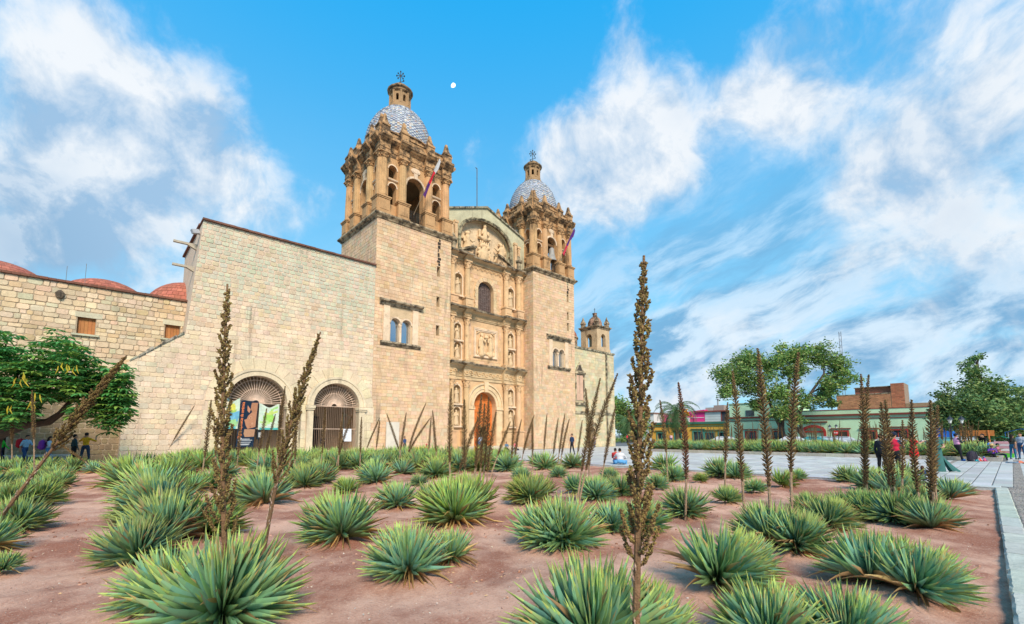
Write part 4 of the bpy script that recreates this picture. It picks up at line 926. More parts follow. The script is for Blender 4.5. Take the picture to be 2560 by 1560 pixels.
# ---------------------------------------------------------------- ground, plaza, planting bed
PLANTS=[(-2.61,4.28,0.74,0.35,0.25),(-3.32,4.63,0.54,0.3,0.2),(-4.9,6.16,0.59,0.2,0.25),(-5.38,7.32,0.69,0.35,0.35),(-5.05,7.77,0.56,0.6,0.5),(-7.0,9.27,0.76,0.2,0.2),(-9.21,11.88,0.88,0.4,0.6),(-12.01,14.65,0.96,0.6,0.8),(-11.66,15.89,0.87,0.6,0.7),(-2.74,7.52,0.75,0.35,0.45),(-5.93,11.12,0.75,0.3,0.4),(-7.06,12.27,0.5,0.25,0.3),(-4.72,13.3,0.41,0.75,0.5),(-18.19,20.15,0.5,0.3,0.3),(-9.38,13.59,0.52,0.6,0.5),(-9.48,14.65,0.53,0.5,0.4),(-11.33,18.19,0.59,0.3,0.2),(-6.73,15.0,0.69,0.45,0.4),(-6.59,15.89,0.74,0.3,0.3),(-9.26,19.12,0.64,0.35,0.3),(-1.23,5.57,0.57,0.2,0.35),(-0.81,6.16,0.38,0.3,0.6),(-1.09,8.84,0.83,0.65,0.5),(-0.91,10.56,0.65,0.7,0.4),(-1.72,10.27,0.54,0.6,0.4),(0.53,7.24,0.67,0.3,0.3),(0.8,7.13,0.7,0.3,0.35),(0.45,11.38,0.62,0.6,0.3),(0.74,12.27,0.48,0.55,0.3),(0.6,3.59,0.67,0.3,0.3),(0.99,3.69,0.48,0.3,0.3),(0.38,3.76,0.33,0.7,0.7),(-2.62,10.62,0.5,0.25,0.5),(-4.63,15.75,0.7,0.3,0.3),(-2.93,17.85,0.73,0.55,0.4),(-4.68,19.73,0.65,0.3,0.3),(-3.03,15.24,0.32,0.2,0.1),(-0.19,21.54,0.79,0.25,0.2),(0.35,17.85,0.41,0.25,0.2),(1.59,22.05,0.73,0.5,0.3),(1.45,25.69,0.63,0.4,0.3),(1.84,18.37,0.39,0.3,0.2),(3.11,23.43,0.7,0.4,0.4),(2.15,11.88,0.52,0.2,0.3),(1.83,13.3,0.46,0.3,0.3),(1.73,8.1,0.5,0.2,0.3),(2.27,8.16,0.53,0.25,0.4),(2.97,12.68,0.49,0.3,0.3),(3.61,17.19,0.39,0.25,0.2),(2.27,5.22,0.62,0.35,0.4),(2.77,5.62,0.44,0.25,0.3),(3.78,6.88,0.59,0.3,0.5),(4.02,6.64,0.48,0.3,0.6),(3.6,9.65,0.51,0.3,0.35),(5.19,11.25,0.34,0.5,0.2),(6.87,13.12,0.33,0.4,0.2),(8.18,18.19,0.68,0.35,0.4),(8.48,17.52,0.58,0.35,0.4),(6.52,16.02,0.27,0.75,0.2),(8.51,14.65,0.41,0.8,0.4),(10.55,17.19,0.31,0.4,0.3),(5.76,16.59,0.54,0.35,0.2),(7.33,22.05,0.71,0.55,0.2),(4.38,14.1,0.43,0.35,0.2),(2.02,3.76,0.46,0.25,0.35),(1.96,3.9,0.29,0.4,0.3),(2.43,3.83,0.24,0.8,0.8),(2.6,3.72,0.4,0.15,0.2),(3.97,5.22,0.48,0.2,0.35),(4.15,4.88,0.45,0.2,0.55),(4.62,5.62,0.37,0.45,0.6),(7.04,9.27,0.43,0.25,0.4),(6.91,9.65,0.38,0.35,0.5),(5.59,8.27,0.41,0.4,0.3),(5.96,9.27,0.36,0.5,0.4),(7.24,8.84,0.46,0.25,0.4),(7.27,8.1,0.4,0.25,0.4),(9.41,10.74,0.39,0.35,0.4),(10.43,12.68,0.56,0.2,0.4),(10.99,14.31,0.5,0.25,0.4),(12.04,16.59,0.44,0.35,0.5),(14.26,16.59,0.57,0.4,0.4),(11.2,11.88,0.41,0.25,0.4),(12.43,12.94,0.29,0.3,0.3),(-8.64,8.16,0.5,0.4,0.4),(-11.4,11.18,0.57,0.6,0.4),(-11.43,10.56,0.53,0.55,0.4),(-14.63,15.0,0.47,0.5,0.4),(-16.74,15.89,0.55,0.65,0.5),(-18.41,18.19,0.59,0.55,0.5),(-20.98,19.12,0.58,0.55,0.4),(-17.81,18.55,0.41,0.4,0.4),(-6.17,5.71,0.22,0.4,0.3),(-7.52,6.69,0.43,0.4,0.4),(-14.81,13.12,0.56,0.5,0.5),(-23.09,31.3,0.7,0.26,0.36),(-6.62,22.68,0.76,0.24,0.36),(-14.12,24.91,0.84,0.64,0.51),(-3.38,27.62,0.78,0.5,0.31),(-12.32,31.0,0.74,0.26,0.29),(-15.12,22.52,0.82,0.66,0.52),(-5.62,24.72,0.87,0.31,0.32),(-13.76,27.39,0.81,0.6,0.54),(-1.77,30.71,0.92,0.25,0.44),(-7.43,22.37,0.84,0.48,0.27),(-14.89,24.53,0.76,0.25,0.57),(-4.41,27.16,0.9,0.5,0.32),(-13.31,30.42,0.88,0.51,0.55),(-15.8,22.22,0.8,0.48,0.37),(-6.51,24.35,0.83,0.44,0.26),(-14.61,26.93,0.75,0.65,0.22),(-2.94,30.13,0.74,0.54,0.31),(-8.21,22.06,0.81,0.46,0.34),(-15.63,24.16,0.84,0.31,0.37),(-5.41,26.71,0.77,0.55,0.31),(-14.26,29.86,0.76,0.61,0.33),(-7.37,23.99,0.82,0.7,0.24),(-15.43,26.49,0.7,0.33,0.51),(-4.07,29.58,0.86,0.33,0.33),(-8.97,21.77,0.75,0.45,0.22),(-16.36,23.81,0.78,0.69,0.58),(-6.38,26.27,0.86,0.73,0.21),(-15.18,29.31,0.75,0.73,0.51),(-1.57,21.62,0.82,0.72,0.45),(-8.21,23.64,0.86,0.36,0.28),(-16.22,26.06,0.76,0.28,0.35),(-5.17,29.05,0.92,0.38,0.2),(-9.71,21.48,0.73,0.29,0.51),(-17.06,23.46,0.73,0.36,0.24),(-7.31,25.86,0.9,0.43,0.28),(-16.06,28.79,0.7,0.23,0.27),(-2.41,21.34,0.85,0.28,0.22),(-9.03,23.3,0.8,0.34,0.6),(-16.99,25.65,0.7,0.49,0.51),(-6.22,28.54,0.81,0.74,0.39),(-10.43,21.2,0.75,0.43,0.21),(-1.11,23.13,0.82,0.34,0.56),(-8.21,25.45,0.87,0.47,0.21),(-16.92,28.29,0.73,0.33,0.28),(-3.22,21.06,0.79,0.68,0.26),(-9.82,22.97,0.73,0.71,0.43),(-17.74,25.25,0.83,0.42,0.56),(-7.24,28.04,0.85,0.63,0.5),(-11.13,20.93,0.78,0.25,0.28),(-2.01,22.8,0.89,0.69,0.57),(-9.09,25.06,0.78,0.56,0.52),(-17.74,27.8,0.79,0.65,0.41),(-6.04,31.23,0.86,0.58,0.31),(-10.59,22.65,0.85,0.73,0.23),(-0.58,24.86,0.91,0.73,0.47),(-8.22,27.57,0.73,0.69,0.25),(-17.74,30.93,0.87,0.57,0.22),(-2.88,22.49,0.78,0.55,0.43),(-9.94,24.67,0.84,0.71,0.29),(-18.53,27.33,0.67,0.71,0.21),(-7.15,30.64,0.9,0.26,0.52),(-11.33,22.33,0.83,0.68,0.42),(-1.55,24.49,0.9,0.31,0.47),(-9.17,27.1,0.78,0.69,0.51),(-18.62,30.35,0.77,0.49,0.21),(-3.73,22.18,0.75,0.53,0.4),(-10.77,24.3,0.85,0.53,0.26),(-19.3,26.88,0.73,0.62,0.41),(-8.22,30.07,0.72,0.66,0.53),(-12.06,22.03,0.72,0.5,0.35),(-2.49,24.12,0.88,0.37,0.29),(-10.08,26.66,0.8,0.73,0.24),(-19.47,29.79,0.69,0.54,0.55),(-4.55,21.88,0.82,0.44,0.54),(-11.57,23.94,0.83,0.24,0.55),(-9.26,29.52,0.75,0.37,0.53),(-17.27,20.15,0.58,0.47,0.72),(-18.14,22.05,0.64,0.37,0.75),(-18.25,23.14,0.68,0.37,0.46),(-16.61,22.05,0.65,0.5,0.54),(-14.04,16.59,0.48,0.52,0.76),(-24.36,22.58,0.62,0.58,0.4),(-24.06,23.14,0.64,0.42,0.62),(-22.5,22.58,0.63,0.49,0.69),(-15.93,14.65,0.4,0.49,0.43),(-14.18,13.59,0.37,0.4,0.74),(-14.33,14.31,0.4,0.44,0.71),(-13.36,12.27,0.33,0.69,0.65),(-20.28,21.3,0.6,0.57,0.64),(-20.43,19.12,0.52,0.43,0.77),(-17.1,17.35,0.49,0.49,0.76),(-16.26,15.89,0.44,0.42,0.75)]
STALKS=[(-2.6,4.37,-2.84,4.43,3.1,0.22,0),(-3.33,6.26,-2.68,6.28,3.04,0.33,0),(0.82,3.22,0.96,3.21,2.9,0.26,0),(-7.91,6.93,-5.86,6.86,2.81,0.5,0),(-17.91,17.35,-18.4,17.41,3.32,0.45,1),(-21.8,20.15,-22.17,20.12,3.15,0.4,1),(-22.62,29.8,-20.77,29.83,3.55,0.35,1),(-17.96,20.15,-20.2,20.08,1.47,0.35,1),(-9.86,14.65,-9.63,14.57,2.73,0.35,1),(-8.09,15.89,-7.9,15.81,3.31,0.33,1),(-7.96,15.89,-7.56,15.95,3.27,0.35,1),(-7.35,15.0,-6.9,14.93,2.99,0.38,1),(-7.81,16.59,-7.94,16.67,2.73,0.3,1),(-10.59,19.12,-10.27,19.1,2.73,0.35,1),(-10.9,20.15,-10.45,20.17,2.53,0.35,1),(-11.64,18.19,-11.66,18.16,2.36,0.35,1),(-12.03,20.15,-11.99,20.18,2.26,0.35,1),(-8.37,20.15,-8.22,20.07,2.79,0.3,1),(-7.59,20.15,-7.45,20.13,2.62,0.3,1),(-8.15,21.3,-7.46,21.39,2.58,0.3,1),(-7.01,21.3,-6.99,21.23,2.45,0.35,1),(-9.7,29.8,-8.64,29.83,2.74,0.3,1),(-8.26,27.59,-7.97,27.56,2.51,0.35,1),(-5.58,24.04,-6.59,24.0,2.73,0.35,1),(-5.58,22.58,-5.21,22.49,2.72,0.35,1),(-5.41,23.14,-4.35,23.05,3.23,0.3,1),(-5.35,22.05,-3.96,22.14,2.42,0.3,1),(-3.24,20.15,-3.52,20.22,2.7,0.35,1),(-4.68,25.69,-4.55,25.75,2.67,0.35,1),(-1.51,11.52,-1.55,11.58,2.79,0.35,1),(-1.58,12.27,-0.91,12.36,2.06,0.35,1),(-1.07,10.86,-1.13,10.79,2.44,0.35,1),(-0.91,11.18,-0.75,11.2,2.6,0.33,1),(-0.84,11.52,-0.69,11.52,2.4,0.35,1),(-0.79,11.52,-0.59,11.54,2.57,0.35,1),(-0.63,11.18,-0.39,11.27,2.18,0.35,1),(-0.87,18.19,-0.06,18.25,2.15,0.4,1),(-1.43,16.59,-0.8,16.68,2.0,0.3,1),(-0.04,21.3,0.11,21.22,2.54,0.25,1),(0.1,22.05,0.46,22.08,2.36,0.25,1),(0.38,22.05,1.08,22.09,2.58,0.3,1),(0.99,22.05,0.98,22.1,2.42,0.3,1),(1.74,25.69,1.98,25.71,2.85,0.3,1),(2.01,23.14,2.35,23.21,2.46,0.3,1),(2.14,22.05,2.55,22.01,2.63,0.3,1),(2.29,22.05,2.78,22.14,2.38,0.3,1),(3.33,24.04,3.7,24.02,2.39,0.3,1),(2.01,12.27,1.99,12.29,2.87,0.3,1),(1.48,10.74,2.11,10.82,2.96,0.28,1),(1.52,10.74,2.52,10.78,3.07,0.28,1),(2.78,14.65,3.32,14.61,2.53,0.3,1),(4.93,14.65,4.74,14.59,2.73,0.4,1),(3.44,9.27,3.39,9.24,2.68,0.3,2),(5.27,11.52,5.47,11.55,2.43,0.4,1),(4.41,8.84,4.36,8.94,2.87,0.28,1),(3.81,6.88,3.8,6.96,2.94,0.3,1),(4.39,7.32,4.64,7.3,2.94,0.36,1),(7.0,9.27,7.13,9.25,2.85,0.22,1),(7.16,9.36,7.43,9.43,2.86,0.24,1),(7.24,8.84,7.13,8.8,2.24,0.3,1),(7.3,8.84,7.24,8.83,2.29,0.3,1),(7.77,8.84,7.68,8.75,2.28,0.26,1),(7.33,8.1,7.38,8.03,2.22,0.3,1),(7.33,8.16,7.47,8.17,1.66,0.3,1),(8.47,9.27,8.7,9.31,2.21,0.32,1),(9.66,11.52,9.86,11.54,1.98,0.3,1)]
def vnoise(x, y, seed=0):
    x = np.asarray(x, float); y = np.asarray(y, float); xi = np.floor(x).astype(int); yi = np.floor(y).astype(int); fx = x - xi; fy = y - yi
    h = lambda a, b: np.modf(np.abs(np.sin(a * 127.1 + b * 311.7 + seed * 74.7) * 43758.5453))[0]
    fx = fx * fx * (3 - 2 * fx); fy = fy * fy * (3 - 2 * fy)
    return (h(xi, yi) * (1 - fx) + h(xi + 1, yi) * fx) * (1 - fy) + (h(xi, yi + 1) * (1 - fx) + h(xi + 1, yi + 1) * fx) * fy
BED_S, BED_D0, BED_D1 = -24.2, -36.6, -7.0
def edge(s): return -36.44 + .0259 * (s + 23.7)
def struct(name, mb, mat, smooth=False):
    o = mb.build(name, mat, None, 'structure', smooth); x, y = Wp(0, 0); o.location = (x, y, 0); o.rotation_euler = (0, 0, TH); ORG[o.name] = (0, 0, 0); return o
mb = MB((.20, .19, .18)); mb.add([(-2500, -2500, -.16), (2500, -2500, -.16), (2500, 2500, -.16), (-2500, 2500, -.16)], [(0, 1, 2, 3)]); struct('ground', mb, M['paving'])
mb = MB((.15, .145, .14))
for s0, s1, d0, d1 in ((BED_S, 300, -250, 200), (-300, BED_S, -250, -38.5), (-300, BED_S, BED_D1, 200)): mb.add([(s0, d0, -.012), (s1, d0, -.012), (s1, d1, -.012), (s0, d1, -.012)], [(0, 1, 2, 3)])
mb.add([(-60, -38.5, -.012), (BED_S, -38.5, -.012), (BED_S, edge(BED_S) - .1, -.012), (-60, edge(-60) - .1, -.012)], [(0, 1, 2, 3)])
PZ = struct('plaza', mb, M['paving'])
SL = (.47, .455, .425); sl = []
def slabs(s0, s1, d0, d1, dw=.52, sw=1.15):
    nd = int(round((d1 - d0) / dw)); ns = int(round((s1 - s0) / sw))
    for i in range(nd):
        o = .0
        for j in range(ns):
            a, b = s0 + (s1 - s0) * j / ns, s0 + (s1 - s0) * (j + 1) / ns; c, d = d0 + (d1 - d0) * i / nd, d0 + (d1 - d0) * (i + 1) / nd
            sl.append((a, b, c, d))
for a in ((BED_S + .75, -3.95, -36.85, -34.5), (BED_S + .75, -3.95, -34.3, -.7), (-46, 24, -45, -37.1), (-62, BED_S + .7, -6.4, -.7), (-3.95, 26, -11.5, 1.4), (-3.95, 26, -37.1, -36.6)): slabs(*a)
x0, y0 = P0; sized = []
for q in sl:
    px, py = Wp((q[0] + q[1]) / 2, (q[2] + q[3]) / 2); inv = py > 2 and abs(px / py) < 1.2; sized.append((1 / (px * px + py * py) if inv else 0, q))
sized.sort(key=lambda t: -t[0]); rest = MB()
for i, (w_, (a, b, c, d)) in enumerate(sized):
    m2 = MB() if i < 300 else rest; g = .016; z = random.uniform(-.002, .004); e_ = .008
    V = [(a + g, c + g, -.03), (b - g, c + g, -.03), (b - g, d - g, -.03), (a + g, d - g, -.03), (a + g, c + g, z - .006), (b - g, c + g, z - .006), (b - g, d - g, z - .006), (a + g, d - g, z - .006), (a + g + e_, c + g + e_, z), (b - g - e_, c + g + e_, z), (b - g - e_, d - g - e_, z), (a + g + e_, d - g - e_, z)]
    m2.add(V, [(0, 1, 5, 4), (1, 2, 6, 5), (2, 3, 7, 6), (3, 0, 4, 7), (4, 5, 9, 8), (5, 6, 10, 9), (6, 7, 11, 10), (7, 4, 8, 11), (8, 9, 10, 11)], jit(SL, .14, .03))
    if i < 300: m2.build('slab', M['paving'], PZ)
rest.build('slabs', M['paving'], PZ, kind='stuff')
# cobbled bands
cb = MB()
for dc in (-34.4, -37.0):
    for _ in range(1500 if dc > -36 else 6500):
        s = random.uniform(-45 if dc < -36 else BED_S + .8, 0); hi_ = -36.86 if s > BED_S + .3 else edge(s) - .31; d = dc + random.uniform(-.08, .08) if dc > -36 else random.uniform(-37.11, max(hi_, -37.05)); r = random.uniform(.025, .045)
        cb.lathe([(r, -.02), (r, .0), (r * .6, .008)], (s, d, 0), 5, random.random(), random.random() * 0 + 2 * math.pi + 0, col=jit((.26, .23, .20), .25)) if False else cb.ball((s, d, -.012), (r, r * .9, .02), 6, 4, jit((.27, .235, .205), .25))
cb.build('cobbles', M['kerb'], PZ, kind='stuff')
# kerb of the bed (right side and plaza side)
KB = tag(bpy.data.objects.new('bed_kerb', None), kind='structure'); COLL.objects.link(KB); KB.location = (*Wp(0, 0), 0); KB.rotation_euler = (0, 0, TH); ORG['bed_kerb'] = (0, 0, 0)
def kerb_block(s0, s1, d0, d1, z0, z1, col, parent, name='kerb_stone', sk=False):
    m2 = MB(jit(col, .08)); g = .008; b = .025; n = max(2, int((s1 - s0) / .12)) if s1 - s0 > d1 - d0 else 2
    L = []
    pr = [(d0 + g, z0), (d0 + g, z1 - b), (d0 + g + b, z1), (d1 - g - b, z1), (d1 - g, z1 - b), (d1 - g, z0)]
    for i in range(n + 1):
        s = s0 + g + (s1 - s0 - 2 * g) * i / n
        sh_ = (edge(s) - edge((s0 + s1) / 2)) if sk else 0; L.append([(s, d + sh_ + random.uniform(-.008, .008), z + random.uniform(-.005, .004)) for d, z in pr])
    m2.loops(L, col=m2.col); return m2.build(name, M['kerb'], parent)
s = -46.0
while s < BED_S: l = random.uniform(.8, 1.3); kerb_block(s, min(s + l, BED_S + .3), edge(s + l / 2) - .3, edge(s + l / 2), -.12, .012, (.44, .45, .39), KB, sk=True); s += l
d = BED_D0
while d < BED_D1 - .1: l = random.uniform(.8, 1.2); kerb_block(BED_S, BED_S + .72, d, min(d + l, BED_D1), -.12, .012, (.44, .45, .44), KB); d += l
s = -60.0
while s < BED_S: l = random.uniform(.9, 1.3); kerb_block(s, min(s + l, BED_S), BED_D1, BED_D1 + .5, -.12, .012, (.50, .51, .48), KB); s += l
# soil
def soil_z(s, d):
    return -.075 + .07 * (vnoise(s * .35, d * .35, 1) - .5) + .045 * (vnoise(s * 1.1, d * 1.1, 2) - .5) + .022 * (vnoise(s * 3.3, d * 3.3, 3) - .5)
ns, nd = 330, 190; S_ = np.linspace(-78, BED_S, ns); D_ = np.linspace(-37.6, BED_D1, nd); GS, GD = np.meshgrid(S_, D_, indexing='ij'); GZ = np.minimum(soil_z(GS, GD) + .012 * rng.standard_normal(GS.shape), -.022)
for (x_, y_, r_, _t1, _t2) in PLANTS:
    q = np.array([x_, y_]) - P0; GZ += .045 * np.exp(-((GS - q @ EV) ** 2 + (GD - q @ MV) ** 2) / (.45 * r_ + .1) ** 2)
GZ = np.minimum(GZ, .05); GZ[:, GD[0] < -36.2] = np.minimum(GZ[:, GD[0] < -36.2], -.022)
mb = MB((.3, .2, .15)); mb.V = np.stack([GS, GD, GZ], -1).reshape(-1, 3).tolist(); mb.F = [(i * nd + j, (i + 1) * nd + j, (i + 1) * nd + j + 1, i * nd + j + 1) for i in range(ns - 1) for j in range(nd - 1)]; mb.C = [(.3, .2, .15)] * len(mb.F); mb.M = [0] * len(mb.F)
m_ = bpy.data.materials.new('soil'); m_.use_nodes = True; t = NT(m_.node_tree); b = m_.node_tree.nodes['Principled BSDF']; oc = t.n('ShaderNodeTexCoord').outputs['Object']
big = t.noise(oc, .45, 6, .6, .6); mid = t.noise(oc, 2.3, 6, .65); fi = t.noise(oc, 38, 5, .7); grit = t.noise(oc, 150, 3, .6)
c = t.mix(t.ramp(t.m('ADD', t.m('MULTIPLY', big, .7), t.m('MULTIPLY', mid, .3)), .40, .60), (.335, .135, .085), (.67, .385, .27))
c = t.mix(t.ramp(fi, .52, .72, 0, .55), c, (.70, .53, .41)); c = t.mix(t.ramp(fi, .48, .28, 0, .55), c, (.22, .105, .075)); c = t.mix(t.ramp(grit, .62, .72, 0, .6), c, (.6, .5, .4))
t.set(b.inputs['Base Color'], c); b.inputs['Roughness'].default_value = .95; b.inputs['Specular IOR Level'].default_value = .15
bp = t.n('ShaderNodeBump'); bp.inputs['Strength'].default_value = .8; bp.inputs['Distance'].default_value = .02; t.set(bp.inputs['Height'], t.m('ADD', fi, t.m('MULTIPLY', grit, .5))); m_.node_tree.links.new(bp.outputs[0], b.inputs['Normal']); M['soil'] = m_
struct('soil_bed', mb, m_, True)
# stone chips and dry bits lying on the soil
gv = MB()
for _ in range(9000):
    r = 3 + 15 * random.random() ** 1.6; a = random.uniform(-.95, .95); wx, wy = r * math.sin(a), r * math.cos(a); q = np.array([wx, wy]) - P0; s, d = float(q @ EV), float(q @ MV)
    if not (BED_D0 + .05 < d < BED_D1 and s < BED_S - .05): continue
    z = float(soil_z(s, d)); k = random.uniform(.003, .011) * (1.6 if random.random() < .06 else 1); c_ = jit(random.choice(((.55, .44, .34), (.40, .27, .2), (.2, .11, .08), (.6, .52, .42))), .2)
    o = [np.array((s, d, z)) + k * np.array((random.uniform(-1, 1), random.uniform(-1, 1), random.uniform(-.3, .9))) * 1.4 for _ in range(4)]
    gv.add(o, [(0, 1, 2), (0, 2, 3), (0, 3, 1), (1, 3, 2)], c_)
for _ in range(3800):
    r = 3.2 + 11 * random.random() ** 1.4; a = random.uniform(-.95, .95); wx, wy = r * math.sin(a), r * math.cos(a); q = np.array([wx, wy]) - P0; s, d = float(q @ EV), float(q @ MV)
    if not (BED_D0 + .05 < d < BED_D1 and s < BED_S - .05) or vnoise(wx * .9, wy * .9, 9) < .45: continue
    z = float(soil_z(s, d)); k = random.uniform(.008, .026); cc = jit(random.choice(((.40, .19, .125), (.30, .14, .09), (.55, .32, .22))), .2)
    if random.random() < .16: b_ = random.uniform(0, 6.28); gv.add([(s, d, z + .008), (s + .1 * math.cos(b_) * k * 40 * .25, d + .1 * math.sin(b_) * k * 10, z + .02), (s + .2 * math.cos(b_) * k * 10, d + .2 * math.sin(b_) * k * 10, z + .006), (s + .1 * math.cos(b_ + .2) * k * 10, d + .1 * math.sin(b_ + .2) * k * 10, z + .006)], [(0, 1, 2, 3)], jit((.55, .40, .22), .2)); continue
    gv.lathe([(k * .9, -k * .3), (k * random.uniform(.8, 1.1), k * .3), (k * .5, k * .75)], (s, d, z), 6, random.random(), None or (random.random() * 0 + 2 * math.pi), col=cc, sy=random.uniform(.6, 1)) if False else gv.ball((s, d, z), (k, k * random.uniform(.6, 1), k * .7), 6, 4, cc)
g_ = gv.build('gravel_chips', M['kerb'], None, 'stuff'); g_.location = (*Wp(0, 0), 0); g_.rotation_euler = (0, 0, TH); tag(g_, 'tiny stone chips and dry bits scattered on the reddish soil', 'gravel')

# ---------------------------------------------------------------- agaves
NV = 24; LEAF = []
def leaf_geo(tone, dry, bend, seg, rs):
    """unit leaf along +x, width unit in y, channelled; returns V,F,C"""
    V = []; F = []; C = []; th = 0.0; x = z = 0.0
    A = np.array((.05, .125, .095)) * (1 - tone) + np.array((.09, .155, .045)) * tone  # leaf base darkened: shade low in the rosette put into the colour
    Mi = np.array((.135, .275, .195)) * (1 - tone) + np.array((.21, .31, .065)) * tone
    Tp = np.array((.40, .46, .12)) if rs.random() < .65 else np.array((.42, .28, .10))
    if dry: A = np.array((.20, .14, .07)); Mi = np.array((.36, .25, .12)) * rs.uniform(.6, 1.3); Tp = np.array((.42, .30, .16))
    k = rs.uniform(1.05, 1.6)
    for i in range(seg + 1):
        t = i / seg; wd = .5 * (.72 + .28 * min(1, t * 5)) * (1 - t) ** .72 * 1.12 + .004
        ch = .32 * wd * (1 - .5 * t)
        V += [(x, -wd, z + ch, ), (x, 0, z), (x, wd, z + ch)]
        th += bend / seg; x += math.cos(th) / seg; z += math.sin(th) / seg
    for i in range(seg):
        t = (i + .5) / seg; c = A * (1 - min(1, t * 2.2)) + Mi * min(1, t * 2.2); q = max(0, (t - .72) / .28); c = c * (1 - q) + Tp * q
        for j in range(2): F.append((3 * i + j, 3 * i + j + 1, 3 * i + 3 + j + 1, 3 * i + 3 + j)); C.append(tuple(np.clip(c * k * rs.uniform(.93, 1.07), .01, 1)))
    return np.array(V), F, C
rs = random.Random(5)
for dry in (0, 1):
    for ti in range(5):
        for bi in range(4): LEAF.append((dry, ti / 4, bi, leaf_geo(ti / 4, dry, (.10, .30, .50, .72)[bi] if not dry else (-.9, -.6, -.35, -.15)[bi], 7, rs), leaf_geo(ti / 4, dry, (.10, .30, .50, .72)[bi] if not dry else (-.9, -.6, -.35, -.15)[bi], 4, rs)))
def agave_mat():
    m = bpy.data.materials.new('agave_leaf'); m.use_nodes = True; t = NT(m.node_tree); b = m.node_tree.nodes['Principled BSDF']
    at = t.n('ShaderNodeAttribute', attribute_name='Col').outputs['Color']; oi = t.n('ShaderNodeObjectInfo').outputs['Random']; oc = t.n('ShaderNodeTexCoord').outputs['Object']
    n = t.noise(oc, 3.0, 3); h = t.n('ShaderNodeHueSaturation'); t.set(h.inputs['Color'], at); t.set(h.inputs['Value'], t.m('ADD', .80, t.m('MULTIPLY', t.m('ADD', oi, n), .32))); t.set(h.inputs['Saturation'], t.m('ADD', .9, t.m('MULTIPLY', n, .3))); t.set(h.inputs['Hue'], t.m('ADD', .485, t.m('MULTIPLY', oi, .03)))
    t.set(b.inputs['Base Color'], h.outputs[0]); b.inputs['Roughness'].default_value = .42; b.inputs['Specular IOR Level'].default_value = .45
    tr = t.n('ShaderNodeBsdfTranslucent'); t.set(tr.inputs[0], h.outputs[0]); mx = t.n('ShaderNodeMixShader'); mx.inputs[0].default_value = .18; o_ = [x for x in m.node_tree.nodes if x.type == 'OUTPUT_MATERIAL'][0]
    for a, c_ in ((b.outputs[0], mx.inputs[1]), (tr.outputs[0], mx.inputs[2]), (mx.outputs[0], o_.inputs[0])): m.node_tree.links.new(a, c_)
    return m
M['agave'] = agave_mat()
LME = []
for (dry, tn, bi, g, g4) in LEAF:
    mb = MB(); mb.V = [tuple(v) for v in g[0]]; mb.F = list(g[1]); mb.C = list(g[2]); mb.M = [0] * len(mb.F); me = mb.mesh('leaf'); me.materials.append(M['agave']); me.shade_smooth(); LME.append(me)
def leaf_xf(i, n, Rm, tone, dr, rs, tilt=(0.0, 0.0)):
    u = (i + .5) / n; el = R(88 - 86 * u ** 1.12) + rs.uniform(-.10, .10); az = i * 2.39996 + rs.uniform(-.15, .15)
    v = Vector((math.cos(az) * math.cos(el), math.sin(az) * math.cos(el), math.sin(el))); v.rotate(Matrix.Rotation(tilt[1], 3, Vector((-math.sin(tilt[0]), math.cos(tilt[0]), 0)))); az = math.atan2(v.y, v.x); el = math.asin(max(-1, min(1, v.z)))
    if el < -.03: el = rs.uniform(-.05, .12)
    dry = rs.random() < max(0, (u - (1 - .42 * dr)) / .28) * .9 or rs.random() < .03 + .12 * dr
    L = Rm * (.98 + .12 * min(1, u * 1.6)) * rs.uniform(.80, 1.06)
    if el < .3: L *= .90
    wd = (.021 + .010 * Rm) * rs.uniform(.8, 1.15) * (1.1 if not dry else .75)
    bend = 0
    ti = min(4, max(0, int(round((tone + rs.uniform(-.3, .3)) * 4)))); bi = rs.randrange(4) if el > .4 else 0
    idx = (20 if dry else 0) + ti * 4 + bi
    r0 = .03 + .05 * u * Rm
    base = Vector((r0 * math.cos(az), r0 * math.sin(az), .06 + .10 * Rm * (1 - u)))
    el -= (0 if dry else (.10, .30, .50, .72)[bi] * .42) * min(1, max(0, (el + .02) * 2.2))
    m = Matrix.Translation(base) @ Matrix.Rotation(az, 4, 'Z') @ Matrix.Rotation(-el, 4, 'Y') @ Matrix.Rotation(rs.uniform(-.25, .25), 4, 'X') @ Matrix.Diagonal((L, wd * 1.0, L, 1))
    return idx, m
def agave_geo(Rm, tone, dr, n, seed, tilt=(0.0, 0.0)):
    rs = random.Random(seed); V = []; F = []; C = []; nb = 0
    for i in range(n):
        idx, m = leaf_xf(i, n, Rm, tone, dr, rs, tilt); lv, lf, lc = LEAF[idx][4]; a = np.array(m); v = lv @ a[:3, :3].T + a[:3, 3]; v[:, 2] = np.maximum(v[:, 2], .01)
        V.append(v); F += [tuple(k + nb for k in f) for f in lf]; C += lc; nb += len(lv)
    mb = MB(); mb.V = np.concatenate(V).tolist(); mb.F = F; mb.C = C; mb.M = [0] * len(F); return mb
ROWS = ((5.6, 'front'), (8.2, 'second'), (11, 'third'), (14.5, 'fourth'), (18, 'fifth'), (21, 'sixth'), (24, 'seventh'), (27, 'eighth'), (30, 'ninth'), (99, 'rearmost'))
_t = ['first', 'second', 'third', 'fourth', 'fifth', 'sixth', 'seventh', 'eighth', 'ninth']
